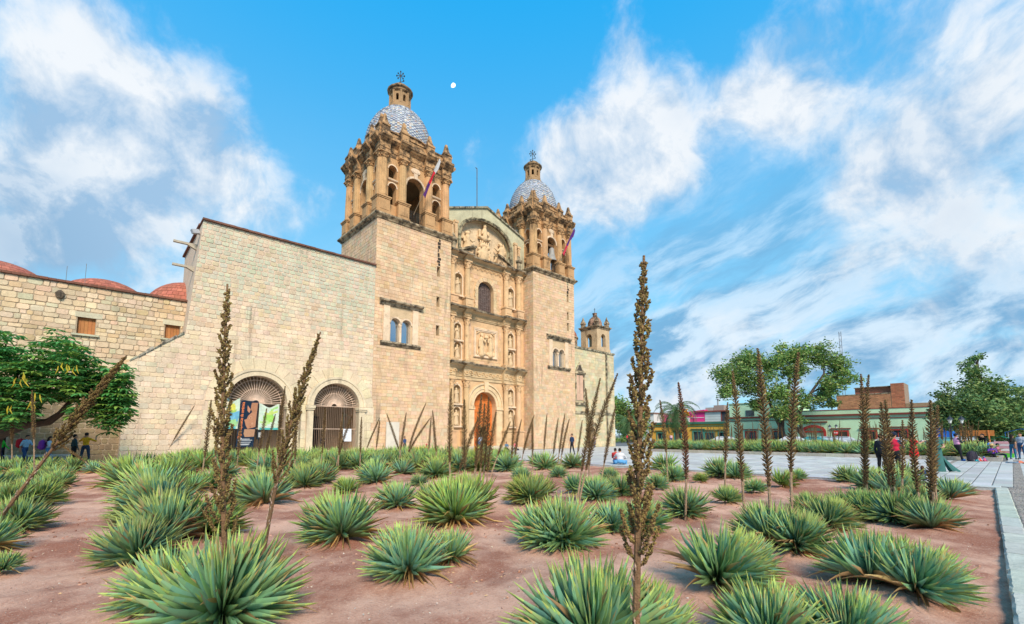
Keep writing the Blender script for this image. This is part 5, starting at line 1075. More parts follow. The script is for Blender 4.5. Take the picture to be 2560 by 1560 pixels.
ORD = ['first', 'second', 'third', 'fourth', 'fifth', 'sixth', 'seventh', 'eighth', 'ninth', 'tenth', 'eleventh', 'twelfth', 'thirteenth', 'fourteenth', 'fifteenth', 'sixteenth', 'seventeenth', 'eighteenth', 'nineteenth', 'twentieth'] + ['twenty-' + x for x in ('first', 'second', 'third', 'fourth', 'fifth', 'sixth', 'seventh', 'eighth', 'ninth')] + ['thirtieth'] + ['thirty-' + x for x in _t] + ['fortieth'] + ['forty-' + x for x in _t] + ['fiftieth'] + ['fifty-' + x for x in _t] + ['sixtieth'] + ['sixty-' + x for x in _t]
pl = []
for i, (x, y, r, tn, dr) in enumerate(PLANTS):
    q = np.array([x, y]) - P0; s, d = float(q @ EV), float(q @ MV)
    if s > BED_S - .25 or d < BED_D0 + .15 or d > BED_D1 - .2: s = min(s, BED_S - .25); d = min(max(d, BED_D0 + .15), BED_D1 - .2); x, y = Wp(s, d)
    r *= 1.14 if math.hypot(x, y) > 9 else 1.0; r *= 1.15 if x / y > .55 else 1.0; row = next(k for k, (lim, _) in enumerate(ROWS) if math.hypot(x, y) < lim); pl.append([x, y, r, tn, dr, row, float(soil_z(s, d)), [], i])
for st in STALKS:
    j = min(range(len(pl)), key=lambda k: (pl[k][0] - st[0]) ** 2 + (pl[k][1] - st[1]) ** 2); pl[j][7].append(st)
order = sorted(pl, key=lambda p: (p[5], p[0] / p[1])); cnt = {}
near = set(p[8] for p in sorted(pl, key=lambda p: math.hypot(p[0], p[1]))[:18])
PODC = ((.165, .10, .04), (.23, .15, .06), (.115, .068, .03)); REDC = ((.16, .055, .03), (.10, .035, .02), (.2, .08, .04))
def pod(mb, p, d, l, r, col):
    d = d / (np.linalg.norm(d) + 1e-9); a = np.cross(d, (.3, .2, .93)); a /= np.linalg.norm(a) + 1e-9; b = np.cross(d, a); m = p + d * l * .55
    mb.add([p, m + a * r, m + b * r, m - a * r, m - b * r, p + d * l], [(0, 1, 2), (0, 2, 3), (0, 3, 4), (0, 4, 1), (5, 2, 1), (5, 3, 2), (5, 4, 3), (5, 1, 4)], col)
def stalk_curve(b, tip, rs):
    b, tip = np.array(b, float), np.array(tip, float); bow = np.array([rs.uniform(-.035, .035), rs.uniform(-.035, .035), 0]) * np.linalg.norm(tip - b) * .6
    lean = (tip - b) * np.array([1, 1, 0])
    return lambda t: b + (tip - b) * t - lean * .06 * math.sin(math.pi * t) + bow * math.sin(math.pi * t)
def simple_spike(mb, f, fr, rs, col, L, wid=.065, step=.0085, stem=(.33, .22, .14)):
    ts = np.linspace(0, 1, 16); ts = np.linspace(0, fr, 8); mb.tube([f(t) for t in ts], [.020 * (1 - .75 * t) + .004 for t in ts], 6, col=stem); ts = np.linspace(fr, 1, 10); mb.tube([f(t) for t in ts], [.020 * (1 - .75 * t) + .004 for t in ts], 6, col=(.10, .06, .03))
    t = 0.06
    while t < fr:                                  # bract scars low on the stem
        p = f(t); dr_ = f(t + .01) - p; a = rs.uniform(0, 6.28); pod(mb, p + np.array((.014 * math.cos(a), .014 * math.sin(a), 0)), dr_ / np.linalg.norm(dr_) + .5 * np.array((math.cos(a), math.sin(a), 0)), .045, .006, jit((.42, .30, .2), .2)); t += .028 / L
    t = fr; k = 0
    while t < .995:
        u = (t - fr) / (1 - fr); p = f(t); ax = f(min(1, t + .01)) - f(t - .01); ax /= np.linalg.norm(ax); a = k * 2.39996; o = np.array((math.cos(a), math.sin(a), 0)); o -= ax * (o @ ax)
        sz = wid * (min(1, .45 + u * 4) * (1 - .75 * max(0, (u - .65) / .35)))
        pod(mb, p, ax * .75 + o * .95, sz * rs.uniform(1.0, 1.5), (.0125 if step < .012 else .0165) + .003 * rs.random(), jit(rs.choice(col), .25)); t += step / L; k += 1
def panicle(stem_parent, f, fr, rs, L, nb, bl):
    sm = MB((.20, .115, .06)); ts = np.linspace(0, 1, 22); sm.tube([f(t) for t in ts], [.026 * (1 - .8 * t) + .004 for t in ts], 8)
    t = .05
    while t < fr: p = f(t); dr_ = f(t + .01) - p; a = rs.uniform(0, 6.28); pod(sm, p + np.array((.018 * math.cos(a), .018 * math.sin(a), 0)), dr_ / np.linalg.norm(dr_) + .35 * np.array((math.cos(a), math.sin(a), 0)), .075, .009, jit((.46, .33, .24), .2)); t += .035 / L
    so = sm.build('flower_stalk', M['bark'], stem_parent)
    for k in range(nb):
        u = (k + rs.random() * .5) / nb; t = fr + (1 - fr) * (.0 + .97 * u ** .92); p = f(t); ax = f(min(1, t + .01)) - f(t - .01); ax /= np.linalg.norm(ax); a = k * 2.39996 + rs.uniform(-.2, .2)
        o = np.array((math.cos(a), math.sin(a), 0)); o -= ax * (o @ ax); l = bl * (1 - .82 * max(0, (u - .4) / .6) ** 1.1) * rs.uniform(.7, 1.2) * (1.5 if u < .12 else 1); mb = MB((.16, .10, .05))
        pts = [p + o * l * (.72 * v) * (1 - .25 * v) + ax * l * (.45 * v + .6 * v * v) for v in np.linspace(0, 1, 6)]; mb.tube(pts, [.006, .005, .005, .004, .004, .003], 4, caps=False)
        n = int(9 + l * 330)
        for i in range(n):
            v = .18 + .82 * (i + .5) / n; q = p + o * l * (.72 * v) * (1 - .25 * v) + ax * l * (.45 * v + .6 * v * v); dd = np.array((rs.uniform(-1, 1), rs.uniform(-1, 1), rs.uniform(-.3, 1))) + ax * .3
            pod(mb, q, dd, rs.uniform(.02, .033), .0095, jit(rs.choice(((.17, .105, .042), (.23, .155, .055), (.12, .072, .032), (.25, .19, .06))), .2))
        mb.build('seed_branch', M['bark'], so)
for p in order:
    x, y, r, tn, dr, row, z, sts, i = p; k = cnt.get(row, 0); cnt[row] = k + 1; rs = random.Random(i * 13 + 1)
    size = 'large' if r > .75 else 'small' if r < .45 else 'medium'; hue = 'blue-green' if tn < .3 else 'yellow-green' if tn > .55 else 'green'
    lab = '%s %s spiky agave%s, %s from left in the %s row' % (size, hue, ' with seed stalk' if len(sts) == 1 else ' with seed stalks' if sts else ' browning below' if dr > .5 else '', ORD[k], ROWS[row][1])
    dist = math.hypot(x, y)
    A = thing('agave_plant', lab, 'agave', xy=(x, y), rz=rs.uniform(0, 6.28), group='agaves in the soil bed', z=z); tl = (rs.uniform(-2.6, -.5) - A.rotation_euler.z if rs.random() < .75 else rs.uniform(0, 6.28), rs.uniform(.2, .75))
    if i in near:
        n = 290
        mb = MB((.16, .11, .07)); mb.lathe([(.05 + .05 * r, -.03), (.06 + .07 * r, .04), (.03, .10 + .08 * r)], (0, 0, 0), 9); mb.build('crown_base', M['bark'], A)
        for li in range(n):
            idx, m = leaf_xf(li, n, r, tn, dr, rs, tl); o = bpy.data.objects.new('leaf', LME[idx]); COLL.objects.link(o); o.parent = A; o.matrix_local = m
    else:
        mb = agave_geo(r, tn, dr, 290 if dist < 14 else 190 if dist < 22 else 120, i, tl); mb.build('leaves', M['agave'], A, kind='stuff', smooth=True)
    inv = Matrix.Rotation(-A.rotation_euler.z, 3, 'Z')
    for (bx, by, tx, ty, tz, fr, kind) in sts:
        loc = lambda vx, vy, vz: tuple(inv @ Vector((vx - x, vy - y, vz - z)))
        b_ = loc(bx, by, z - .02); tp = loc(tx, ty, tz); f = stalk_curve(b_, tp, rs); L = np.linalg.norm(np.array(tp) - np.array(b_))
        if kind == 0: panicle(A, f, fr, rs, L, 74, .16)
        else: mb = MB(); simple_spike(mb, f, fr, rs, PODC if kind == 1 else REDC, L, .088, .0105 if dist < 14 else .0135); mb.build('flower_stalk', M['bark'], A)
# ---------------------------------------------------------------- far planting bed across the plaza
FB_ = tag(bpy.data.objects.new('far_bed_kerb', None), kind='structure'); COLL.objects.link(FB_); FB_.location = (*Wp(0, 0), 0); FB_.rotation_euler = (0, 0, TH); ORG['far_bed_kerb'] = (0, 0, 0)
d = -36.4
while d < -12.0:
    l = min(random.uniform(.9, 1.3), -12.0 - d); m2 = MB(jit((.40, .36, .30), .12)); m2.box(-3.95, -3.62, d + .008, d + l - .008, -.02, .24 + random.uniform(-.006, .006)); m2.build('kerb_stone', M['kerb'], FB_); d += l
for d0, d1 in ((-36.4, -36.1), (-12.3, -12.0)):
    s = -3.6
    while s < 26: l = random.uniform(.9, 1.3); m2 = MB(jit((.40, .36, .30), .12)); m2.box(s + .008, s + l - .008, d0, d1, -.02, .23 + random.uniform(-.006, .006)); m2.build('kerb_stone', M['kerb'], FB_); s += l
mb = MB((.3, .2, .15)); mb.add([(-3.63, -36.1, .16), (27, -36.1, .16), (27, -12.3, .16), (-3.63, -12.3, .16)], [(0, 1, 2, 3)]); struct('far_soil_bed', mb, M['soil'])
FM = []
for k in range(6):
    mb = agave_geo(1.0, .30 + .08 * k, .45, 85, 900 + k); me = mb.mesh('leaves'); me.materials.append(M['agave']); me.shade_smooth(); FM.append(me)
SP = []
for k in range(4):
    rs = random.Random(50 + k); mb = MB(); simple_spike(mb, stalk_curve((0, 0, 0), (rs.uniform(-.25, .25), rs.uniform(-.25, .25), 2.5), rs), .38, rs, PODC, 2.5, .075, .024, (.30, .20, .12)); me = mb.mesh('flower_stalk'); me.materials.append(M['bark']); SP.append(me)
rs = random.Random(77); fp = []
for i in range(150):
    if i < 46: s, d = -2.9 + rs.uniform(-.25, .35), -35.6 + 23 * i / 45.
    else: s, d = -2.0 + 20 * rs.random() ** 1.5, rs.uniform(-35.5, -13)
    fp.append((s, d))
hid = 0
for i, (s, d) in enumerate(fp):
    x, y = Wp(s, d); fr = i < 46
    lab = 'agave, %s from the right in the front row of the far bed' % ORD[i] if fr else 'agave deeper inside the far bed beyond the plaza'
    A = thing('agave_plant', lab, 'agave', xy=(x, y), rz=rs.uniform(0, 6), group='front agaves of the far bed' if fr else 'inner agaves of the far bed', z=.16)
    o = link('leaves', FM[i % 6].copy() if False else FM[i % 6], [], A, 'stuff'); k = rs.uniform(.75, 1.05); o.scale = (k, k, k)
    if rs.random() < (.12 if fr else .62):
        for _ in range(rs.choice((1, 1, 2, 3))): o = link('flower_stalk', SP[rs.randrange(4)], [], A); o.scale = (1, 1, rs.uniform(.75, 1.12)); o.rotation_euler = (rs.uniform(-.12, .12), rs.uniform(-.12, .12), rs.uniform(0, 6))

# ---------------------------------------------------------------- street of low coloured houses
SF = 65.0
fS = lambda x, z, o: (SF - o, x, z)
def bx(T, nm, d0, d1, z0, z1, o0, o1, col, mat='plaster', base=SF):
    m2 = MB(col); m2.box(base - o1, base - o0, d0, d1, z0, z1); return m2.build(nm, M[mat], T)
def opening(T, nm, d0, d1, z0, z1, frame, leafc, pane=True, lint=None, fw=.28, split=2):
    f = MB(frame); f.box(SF - .10, SF + .2, d0 - fw, d0, z0, z1 + fw); f.box(SF - .10, SF + .2, d1, d1 + fw, z0, z1 + fw); f.box(SF - .10, SF + .2, d0, d1, z1, z1 + fw); fo = f.build(nm, M['plaster'], T)
    b = MB(leafc); b.box(SF + .22, SF + .27, d0, d1, z0, z1); b.build('pane' if pane else 'door_leaf', M['glass'] if pane else M['wood'], fo)
    for i in range(1, split): q = d0 + (d1 - d0) * i / split; g = MB(frame); g.box(SF + .15, SF + .22, q - .05, q + .05, z0, z1); g.build('mullion', M['wood'], fo)
    if lint: g = MB(lint); g.box(SF - .28, SF + .1, d0 - .6, d1 + .6, z1 + fw + .25, z1 + fw + .42); g.build('lintel', M['plaster'], fo)
    return fo
YE = (.82, .42, .07); DG = (.05, .17, .11); BG = (.08, .26, .19)
Y_ = thing('orange_house', 'low orange house with dark green trim beyond the plaza', 'house', SF, 17.6)
ops = [(24.0, 26.1, 0.3, 2.1), (19.6, 21.2, .3, 2.1), (14.0, 16.3, 0, 2.45), (11.3, 13.4, .3, 2.2), (8.5, 10.0, .3, 2.2)]
mb = MB(YE); arch_wall(mb, fS, 7.65, 27.7, 0, 4.3, [(a, b, [(z0, z1, False)]) for a, b, z0, z1 in ops], -.4, 0); mb.box(SF + .41, SF + 10, 7.65, 27.7, 0, 4.25); mb.build('wall', M['plaster'], Y_)
bx(Y_, 'cornice', 7.65, 27.9, 4.3, 4.8, -.1, .28, DG); bx(Y_, 'trim_line', 7.65, 27.8, 3.72, 3.88, 0, .1, DG)
for i, (a, b, z0, z1) in enumerate(ops): opening(Y_, 'door' if i == 2 else 'window', a, b, z0, z1, BG, (.03, .035, .04), i != 2 or True, DG, .3)
bx(Y_, 'roof_slab', 7.8, 27.6, 4.81, 4.9, -9, -.2, (.35, .33, .30))
WH = thing('white_house', 'pale grey white house at the far left of the street', 'house', SF, 31)
bx(WH, 'wall', 27.95, 34, 0, 5.2, -8, 0, (.62, .63, .64)); bx(WH, 'upper_wall', 28.2, 36, 5.2, 7.4, -9, -2, (.60, .58, .54)); bx(WH, 'tile_roof', 28.0, 36.2, 7.4, 7.7, -9.2, -1.6, (.24, .13, .09), 'redtile'); bx(WH, 'window', 29.3, 30.3, 5.9, 6.9, -2.1, -1.96, (.1, .09, .08), 'glass')
PK = thing('pink_house', 'bright pink upper house rising behind the orange house', 'house', 72, 22)
mb = MB((.70, .045, .22)); mb.prism([(16.6, 4.9), (28.4, 4.9), (28.4, 7.1), (24, 7.6), (16.6, 8.2)], lambda a, b, t: (72 + t, a, b), 0, 7); mb.build('wall', M['plaster'], PK)
for z in (6.1,): m2 = MB((.7, .68, .68)); m2.box(71.9, 71.99, 16.7, 25.5, z, z + .12); m2.build('trim_line', M['plaster'], PK)
m2 = MB((.75, .74, .75)); m2.box(71.88, 71.98, 20.6, 21.3, 4.9, 6.1); m2.build('balcony_panel', M['plaster'], PK)
GB = thing('roof_room', 'pale grey rooftop room beside the pink house', 'house', 72, 13.5)
bx(GB, 'wall', 12.4, 16.5, 4.9, 7.5, -5, 0, (.50, .54, .52), base=72); bx(GB, 'roof', 9.8, 18.8, 7.55, 7.85, -6, .4, (.25, .07, .05), 'redtile', 72); bx(GB, 'dark_panel', 10.0, 12.2, 4.9, 7.5, -4, -.05, (.06, .06, .07), base=72)
for z in (5.6, 6.3, 6.9): bx(GB, 'joint', 12.4, 16.5, z, z + .05, 0, .02, (.3, .32, .31), base=72)
bx(GB, 'post', 12.2, 12.4, 4.9, 7.5, -.2, .05, (.25, .06, .05), base=72)
WT = thing('water_tank', 'concrete rooftop tank block with a small chimney above the pink house', 'tank', 74, 14)
bx(WT, 'tank', 12.4, 15.0, 7.86, 9.3, -2, 0, (.34, .27, .23), base=74); bx(WT, 'low_block', 15.1, 17.2, 7.86, 8.8, -2, 0, (.40, .36, .32), base=74); m2 = MB((.35, .36, .37)); m2.lathe([(.2, 9.3), (.2, 10.9), (.6, 10.9), (.1, 11.3)], (75, 14.3, 0), 10); m2.build('chimney', M['iron'], WT)
GR = (.52, .72, .47); BR = (.20, .05, .035); RD = (.42, .05, .04)
G_ = thing('green_house', 'long pale green house with dark red trim on the far street', 'house', SF, -10)
gops = [(1.95, 3.9, 0, 2.25), (-3.4, -1.75, 0, 2.3), (-15.0, -12.9, .4, 2.3), (-19.4, -17.6, .4, 2.3), (-24.0, -21.4, 0.4, 2.5)]
mb = MB(GR); arch_wall(mb, fS, -27.7, 7.6, 0, 5.4, [(a, b, [(z0, z1, False)]) for a, b, z0, z1 in gops] + [(-11.1, -7.5, [(0, 3.3, False)])], -.4, 0); mb.box(SF + .41, SF + 9, -27.7, 7.6, 0, 5.3); mb.build('wall', M['plaster'], G_)
mb = MB(GR); mb.box(SF + .3, SF + 9, -6.4, 7.55, 5.75, 8.7); up = mb.build('upper_storey', M['plaster'], G_); bx(G_, 'upper_coping', -6.5, 7.62, 8.7, 8.95, -9, -.15, (.34, .45, .30)); mb = MB((.05, .045, .045)); mb.box(SF + .2, SF + .29, 2.1, 3.9, 5.95, 7.25); mb.build('window', M['glass'], up)
bx(G_, 'parapet', -27.7, -6.4, 5.75, 6.6, -.5, 0, GR); bx(G_, 'parapet_coping', -27.8, -6.4, 6.6, 6.72, -.6, .08, (.30, .07, .05)); bx(G_, 'cornice', -27.8, 7.6, 5.4, 5.75, -.1, .34, BR); bx(G_, 'trim_line', -27.8, 7.6, 4.78, 4.92, 0, .12, BR)
for i, (a, b, z0, z1) in enumerate(gops): opening(G_, 'door' if z0 == 0 else 'window', a, b, z0, z1, RD, (.035, .03, .03), True, BR, .28)
mb = MB(RD); c = -9.3
for i in range(12):
    a0, a1 = math.pi * i / 12, math.pi * (i + 1) / 12
    mb.prism([(c + 1.75 * math.cos(a0), 2.2 + 1.0 * math.sin(a0)), (c + 1.75 * math.cos(a1), 2.2 + 1.0 * math.sin(a1)), (c + 2.2 * math.cos(a1), 2.3 + 1.4 * math.sin(a1)), (c + 2.2 * math.cos(a0), 2.3 + 1.4 * math.sin(a0))], fS, -.2, .14)
    mb.prism([(c + 1.75 * math.cos(a0), 2.2 + 1.0 * math.sin(a0)), (c + 1.75 * math.cos(a1), 2.2 + 1.0 * math.sin(a1)), (c + 1.8 * math.cos(a1), 3.31), (c + 1.8 * math.cos(a0), 3.31)], fS, -.38, -.2)
for sg in (-1, 1): mb.box(SF - .14, SF + .2, *sorted((c + sg * 1.75, c + sg * 2.2)), 0, 2.32)
ag = mb.build('arched_gateway', M['plaster'], G_); bx(G_, 'gateway_gate', c - 1.4, c + 1.4, 0, 2.3, -.5, -.45, (.06, .06, .065), 'glass'); bx(G_, 'gateway_beam', c - 1.75, c + 1.75, 2.15, 2.45, -.3, -.1, RD); bx(G_, 'gateway_hood', -11.8, -7.0, 4.15, 4.4, 0, .3, BR)
BK = thing('brick_house', 'unplastered orange brick building standing above the green house', 'house', 76, -16)
def brickwall(nm, d0, d1, z0, z1, sd, base, col=(.42, .17, .085)):
    m2 = MB((.30, .22, .16)); m2.box(base, base + sd, d0, d1, z0, z1); o = m2.build(nm, M['mortar'], BK); rest = MB(); n = 0; z = z0; r = 0
    while z < z1 - .1:
        d = d0 - (.3 if r % 2 else 0)
        while d < d1:
            a, b = max(d, d0) + .02, min(d + .6, d1) - .02
            if b - a > .08: rest.box(base - .03, base + .05, a, b, z + .02, min(z + .22, z1) - .01, jit(col, .22))
            d += .6
        z += .22; r += 1
    rest.build('brickwork', M['redtile'], o, kind='stuff')
brickwall('low_wall', -20.6, -11.3, 6.7, 10.2, 6, 76, (.46, .19, .10)); brickwall('middle_wall', -20.6, -14.4, 6.7, 11.7, 5, 77.5, (.52, .17, .10)); brickwall('tower_wall', -22.8, -20.65, 6.7, 12.2, 6, 76, (.46, .15, .08))
bx(BK, 'roof_edge', -20.6, -14.3, 11.7, 11.85, -5, .15, (.30, .25, .2), 'weathered', 77); bx(BK, 'side_wall', -27.0, -22.85, 6.7, 8.0, -3, 0, (.34, .2, .12), 'redtile', 76); bx(BK, 'slab', -20.6, -11.2, 10.2, 10.35, -6, .1, (.35, .27, .2), 'weathered', 76)
BL = thing('blue_house', 'narrow bright blue house front at the end of the green house', 'house', SF, -29); bx(BL, 'wall', -29.8, -27.85, 0, 5.2, -8, 0, (.02, .16, .62)); bx(BL, 'awning', -29.8, -27.85, 2.9, 3.1, 0, .9, (.7, .72, .74)); bx(BL, 'parapet', -29.9, -27.85, 5.2, 7.4, -8, .05, (.46, .30, .18))
MA = thing('radio_mast', 'thin lattice radio mast far behind the big tree', 'mast', 137, -.5); m2 = MB((.25, .25, .27))
for z in range(8):
    for sg in (-1, 1): m2.tube([(137, -.5 - sg * .35, 20 + 2 * z), (137, -.5 + sg * .35, 22 + 2 * z)], .05, 4)
for sg in (-1, 1): m2.tube([(137, -.5 + sg * .35, 0), (137, -.5 + sg * .3, 36)], .08, 4)
m2.build('lattice', M['iron'], MA)

# ---------------------------------------------------------------- trees
def limb(mb, pts, r0, r1, n=7): mb.tube(pts, [r0 + (r1 - r0) * i / (len(pts) - 1) for i in range(len(pts))], n)
def smooth_pts(p, q, bow, n=6, rs=random):
    p, q = np.array(p, float), np.array(q, float); b = np.array([rs.uniform(-bow, bow) for _ in range(3)]); return [p + (q - p) * t + b * math.sin(math.pi * t) for t in np.linspace(0, 1, n)]
def crown(clumps, n, size, cols, rs, hang=0.0, twig=None, flat=1.0):
    V = []; F = []; C = []; tot = sum(c[3] ** 2 for c in clumps)
    for (cx, cy, cz, r) in clumps:
        k = int(n * r * r / tot); sub = [(rs.gauss(0, .5), rs.gauss(0, .5), rs.gauss(0, .42)) for _ in range(max(5, int(9 * r)))]
        tint = rs.uniform(.8, 1.25)
        for _ in range(k):
            sx, sy, sz = rs.choice(sub); q = .30; p = np.array((cx + r * (sx + rs.gauss(0, q)), cy + r * (sy + rs.gauss(0, q)), cz + r * flat * (sz + rs.gauss(0, q * .7)) - hang * rs.random()))
            a = np.array((rs.gauss(0, 1), rs.gauss(0, 1), rs.gauss(0, .6))); a /= np.linalg.norm(a); b = np.cross(a, (rs.gauss(0, 1), rs.gauss(0, 1), rs.gauss(0, 1))); b /= np.linalg.norm(b) + 1e-9
            s = size * rs.uniform(.6, 1.3); i = len(V); V += [p - a * s, p + b * s * .42, p + a * s, p - b * s * .42]; F.append((i, i + 1, i + 2, i + 3)); C.append(jit(tuple(x * tint for x in rs.choice(cols)), .25))
    mb = MB(); mb.V = [tuple(v) for v in V]; mb.F = F; mb.C = C; mb.M = [0] * len(F); return mb
rs = random.Random(31)
GCOL = ((.15, .27, .065), (.11, .21, .055), (.21, .33, .08), (.28, .31, .09))
# big spreading tree in front of the green house, at forward distance 88 m
def PX(px, py, Y): # camera ray of the survey used to place tall things; returns world xyz
    u, v = (px - 1280) / 1141., (976 - py) / 1141.; p = R(5.597); dy = math.cos(p) - v * math.sin(p); t = Y / dy; return np.array((u * t, Y, 1.6 + t * (v * math.cos(p) + math.sin(p))))
def tree(name, label, base, stems, clumps, n, size, cols, rs, r0, group=None, hang=0., flat=1.0, bark=(.10, .075, .06)):
    T = thing(name, label, 'tree', xy=(base[0], base[1]), rz=0, group=group); o = np.array((base[0], base[1], 0))
    mb = MB(bark); tips = []
    for st in stems:
        pts = [np.array(p, float) - o for p in st]; limb(mb, pts, r0, r0 * .45); tips.append(pts)
    for c in clumps:
        cc = np.array(c[:3]) - o; best = min((p for st in tips for p in st[1:]), key=lambda p: np.linalg.norm(p - cc) + max(0, p[2] - cc[2]))
        limb(mb, smooth_pts(best, cc, c[3] * .25, 6, rs), r0 * .40, r0 * .10, 5)
        for _ in range(3): q = cc + c[3] * np.array((rs.uniform(-.7, .7), rs.uniform(-.7, .7), rs.uniform(-.3, .7))); limb(mb, smooth_pts(best + (cc - best) * .6, q, c[3] * .2, 4, rs), r0 * .16, r0 * .04, 4)
    mb.build('trunk', M['bark'], T)
    crown([(c[0] - o[0], c[1] - o[1], c[2], c[3]) for c in clumps], n, size, cols, rs, hang, flat=flat).build('crown', M['leaf'], T, kind='stuff')
    return T
Yb = 86; b1 = PX(1962, 1106, Yb)
J = lambda px, py, dy=0: PX(px, py, Yb + dy)
cl = [(*J(px, py, dy), r) for px, py, dy, r in ((1835, 935, 0, 2.6), (1815, 975, -1, 1.7), (1870, 900, 1, 2.4), (1880, 960, -2, 2.2), (1925, 915, 0, 2.2), (1945, 985, -1, 2.2), (1960, 890, 2, 2.1), (1985, 930, 0, 2.0), (2005, 880, 0, 1.8), (2045, 890, 1, 2.3), (2090, 910, 0, 2.2), (2110, 950, -1, 1.7), (2070, 965, 0, 2.0), (2040, 1000, 1, 1.5), (1965, 1030, -2, 1.9), (1995, 1000, -1, 1.5), (1885, 1010, 0, 1.4), (1990, 1050, -2, 1.2), (2075, 1005, 0, 1.2))]
tree('spreading_tree', 'big spreading tree with leaning dark trunks before the green house', b1, [[J(1964, 1106), J(1950, 1065), J(1937, 1038), J(1922, 1000), J(1905, 950)], [J(1966, 1106), J(1955, 1075), J(1958, 1030), J(1972, 970), J(1978, 920)], [J(2020, 1106), J(2003, 1075), J(2000, 1030), J(2025, 985), J(2060, 935)], [J(2020, 1106), J(1985, 1060), J(1965, 1040), J(1960, 1020)]], cl, 27000, .28, GCOL, rs, .42)
Y2 = 58; J = lambda px, py, dy=0: PX(px, py, Y2 + dy); b2 = PX(2452, 1103, Y2)
cl = [(*J(px, py, dy), r) for px, py, dy, r in ((2440, 925, 0, 1.3), (2432, 970, 0, 1.7), (2465, 985, 1, 1.9), (2500, 985, 0, 1.7), (2405, 1000, -1, 1.5), (2365, 1005, 0, 1.3), (2350, 1030, 0, 1.3), (2440, 1030, -2, 2.1), (2485, 1035, -1, 2.2), (2530, 1020, 0, 2.1), (2565, 1030, 1, 2.4), (2400, 1045, -1, 1.7), (2370, 1050, 1, 1.4), (2510, 1065, -1, 1.9), (2550, 1075, 0, 1.8), (2450, 1065, 0, 1.6), (2600, 1060, 0, 2.4), (2580, 990, 2, 1.6), (2445, 895, 0, .8))]
tree('bushy_tree', 'dense bushy green tree above the market stalls at right', b2, [[J(2452, 1106), J(2455, 1070), J(2460, 1030), J(2450, 960), J(2442, 905)], [J(2452, 1106), J(2480, 1050), J(2530, 1030)]], cl, 26000, .22, ((.12, .22, .07), (.085, .17, .06), (.18, .28, .08), (.24, .30, .09)), rs, .32)
for i, (px, py, Y, r, n) in enumerate(((1560, 1040, 118, 5.5, 3500), (1585, 1060, 112, 4.0, 2500), (2490, 1060, 110, 7, 3500))):
    c = PX(px, py, Y); b = (c[0], c[1], 0); cl = [(c[0] + rs.uniform(-r, r) * .5, c[1] + rs.uniform(-2, 2), c[2] + rs.uniform(-.5, .5) * r, r * .5) for _ in range(8)]
    tree('background_tree', ('rounded dark green tree far behind the chapel corner', 'lower leafy tree beside the far chapel corner', 'dark tree mass behind the market stalls')[i], b, [[(b[0], b[1], 0), (b[0], b[1], c[2])]], cl, n, .42, GCOL, rs, .35)
for i, (px, Y, w, h) in enumerate(((1548, 95, 5.0, 1.3), (1513, 80, 2.0, 1.2))):
    c = PX(px, 1106, Y); hb = thing('clipped_hedge', ('low clipped hedge at the far chapel corner', 'short hedge end beside the chapel wall')[i], 'hedge', xy=(c[0], c[1]), rz=TH); crown([(w * (k / 8. - .5), 0, h * .5, .6) for k in range(9)], 1800, .12, GCOL, rs, flat=.8).build('foliage', M['leaf'], hb, kind='stuff')
# umbrella-shaped tree at the left edge, feathery leaves and yellow pods
Y3 = 21.5; J = lambda px, py, dy=0: PX(px, py, Y3 + dy); b3 = PX(-25, 1170, Y3); o3 = np.array((b3[0], b3[1], 0))
FT = thing('umbrella_tree', 'low umbrella shaped tree with feathery leaves and yellow pods at left edge', 'tree', xy=(b3[0], b3[1]), rz=0)
mb = MB((.09, .065, .05)); br = [[J(-25, 1185), J(-20, 1120), J(0, 1085), J(60, 1062), J(120, 1055), J(150, 1035), J(178, 1000), J(230, 975)], [J(-20, 1120), J(-10, 1040), J(30, 960), J(60, 900)], [J(0, 1085), J(-60, 1000), J(-100, 920)], [J(150, 1035), J(190, 985), J(280, 965)], [J(60, 1062, 0), J(110, 1000, 1), J(140, 940, 1)]]
for i, b in enumerate(br): limb(mb, [p - o3 for p in b], (.34, .22, .2, .1, .12)[i], .05, 8)
mb.build('trunk', M['bark'], FT)
pads = []
for _ in range(1900):                                   # sprays of feathery leaves in flat layers
    px = rs.uniform(-220, 325); top = 822 + max(0, px - 20) * .30 + 25 * math.sin(px * .03) + rs.gauss(0, 9); bot = rs.gauss(0, 13) + 1045 - max(0, 120 - abs(px - 160)) * .05 + 20 * math.sin(px * .05)
    py = top + (bot - top) * rs.random() ** .8; dy = rs.uniform(-2.2, 1.6) * (1 if px < 200 else .5)
    if px > 90 and py > 1000 and px < 180: continue
    pads.append((J(px, py, dy) - o3, (py - top) / (bot - top)))
V = []; F = []; C = []
for c, u in pads:
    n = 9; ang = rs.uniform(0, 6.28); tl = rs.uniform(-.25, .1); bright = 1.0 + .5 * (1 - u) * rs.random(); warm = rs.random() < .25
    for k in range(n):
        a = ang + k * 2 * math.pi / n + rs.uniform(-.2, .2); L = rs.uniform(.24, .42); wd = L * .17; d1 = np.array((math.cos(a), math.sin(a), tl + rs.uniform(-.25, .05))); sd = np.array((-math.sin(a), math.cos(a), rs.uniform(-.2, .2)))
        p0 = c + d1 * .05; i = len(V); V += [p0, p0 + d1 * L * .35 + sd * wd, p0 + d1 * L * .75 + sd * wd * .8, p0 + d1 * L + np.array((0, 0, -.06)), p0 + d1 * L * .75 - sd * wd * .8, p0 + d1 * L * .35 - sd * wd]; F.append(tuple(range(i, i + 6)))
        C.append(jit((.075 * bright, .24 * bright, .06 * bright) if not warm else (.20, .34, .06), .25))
mb = MB(); mb.V = [tuple(v) for v in V]; mb.F = F; mb.C = C; mb.M = [0] * len(F); mb.build('crown', M['leaf'], FT, kind='stuff')
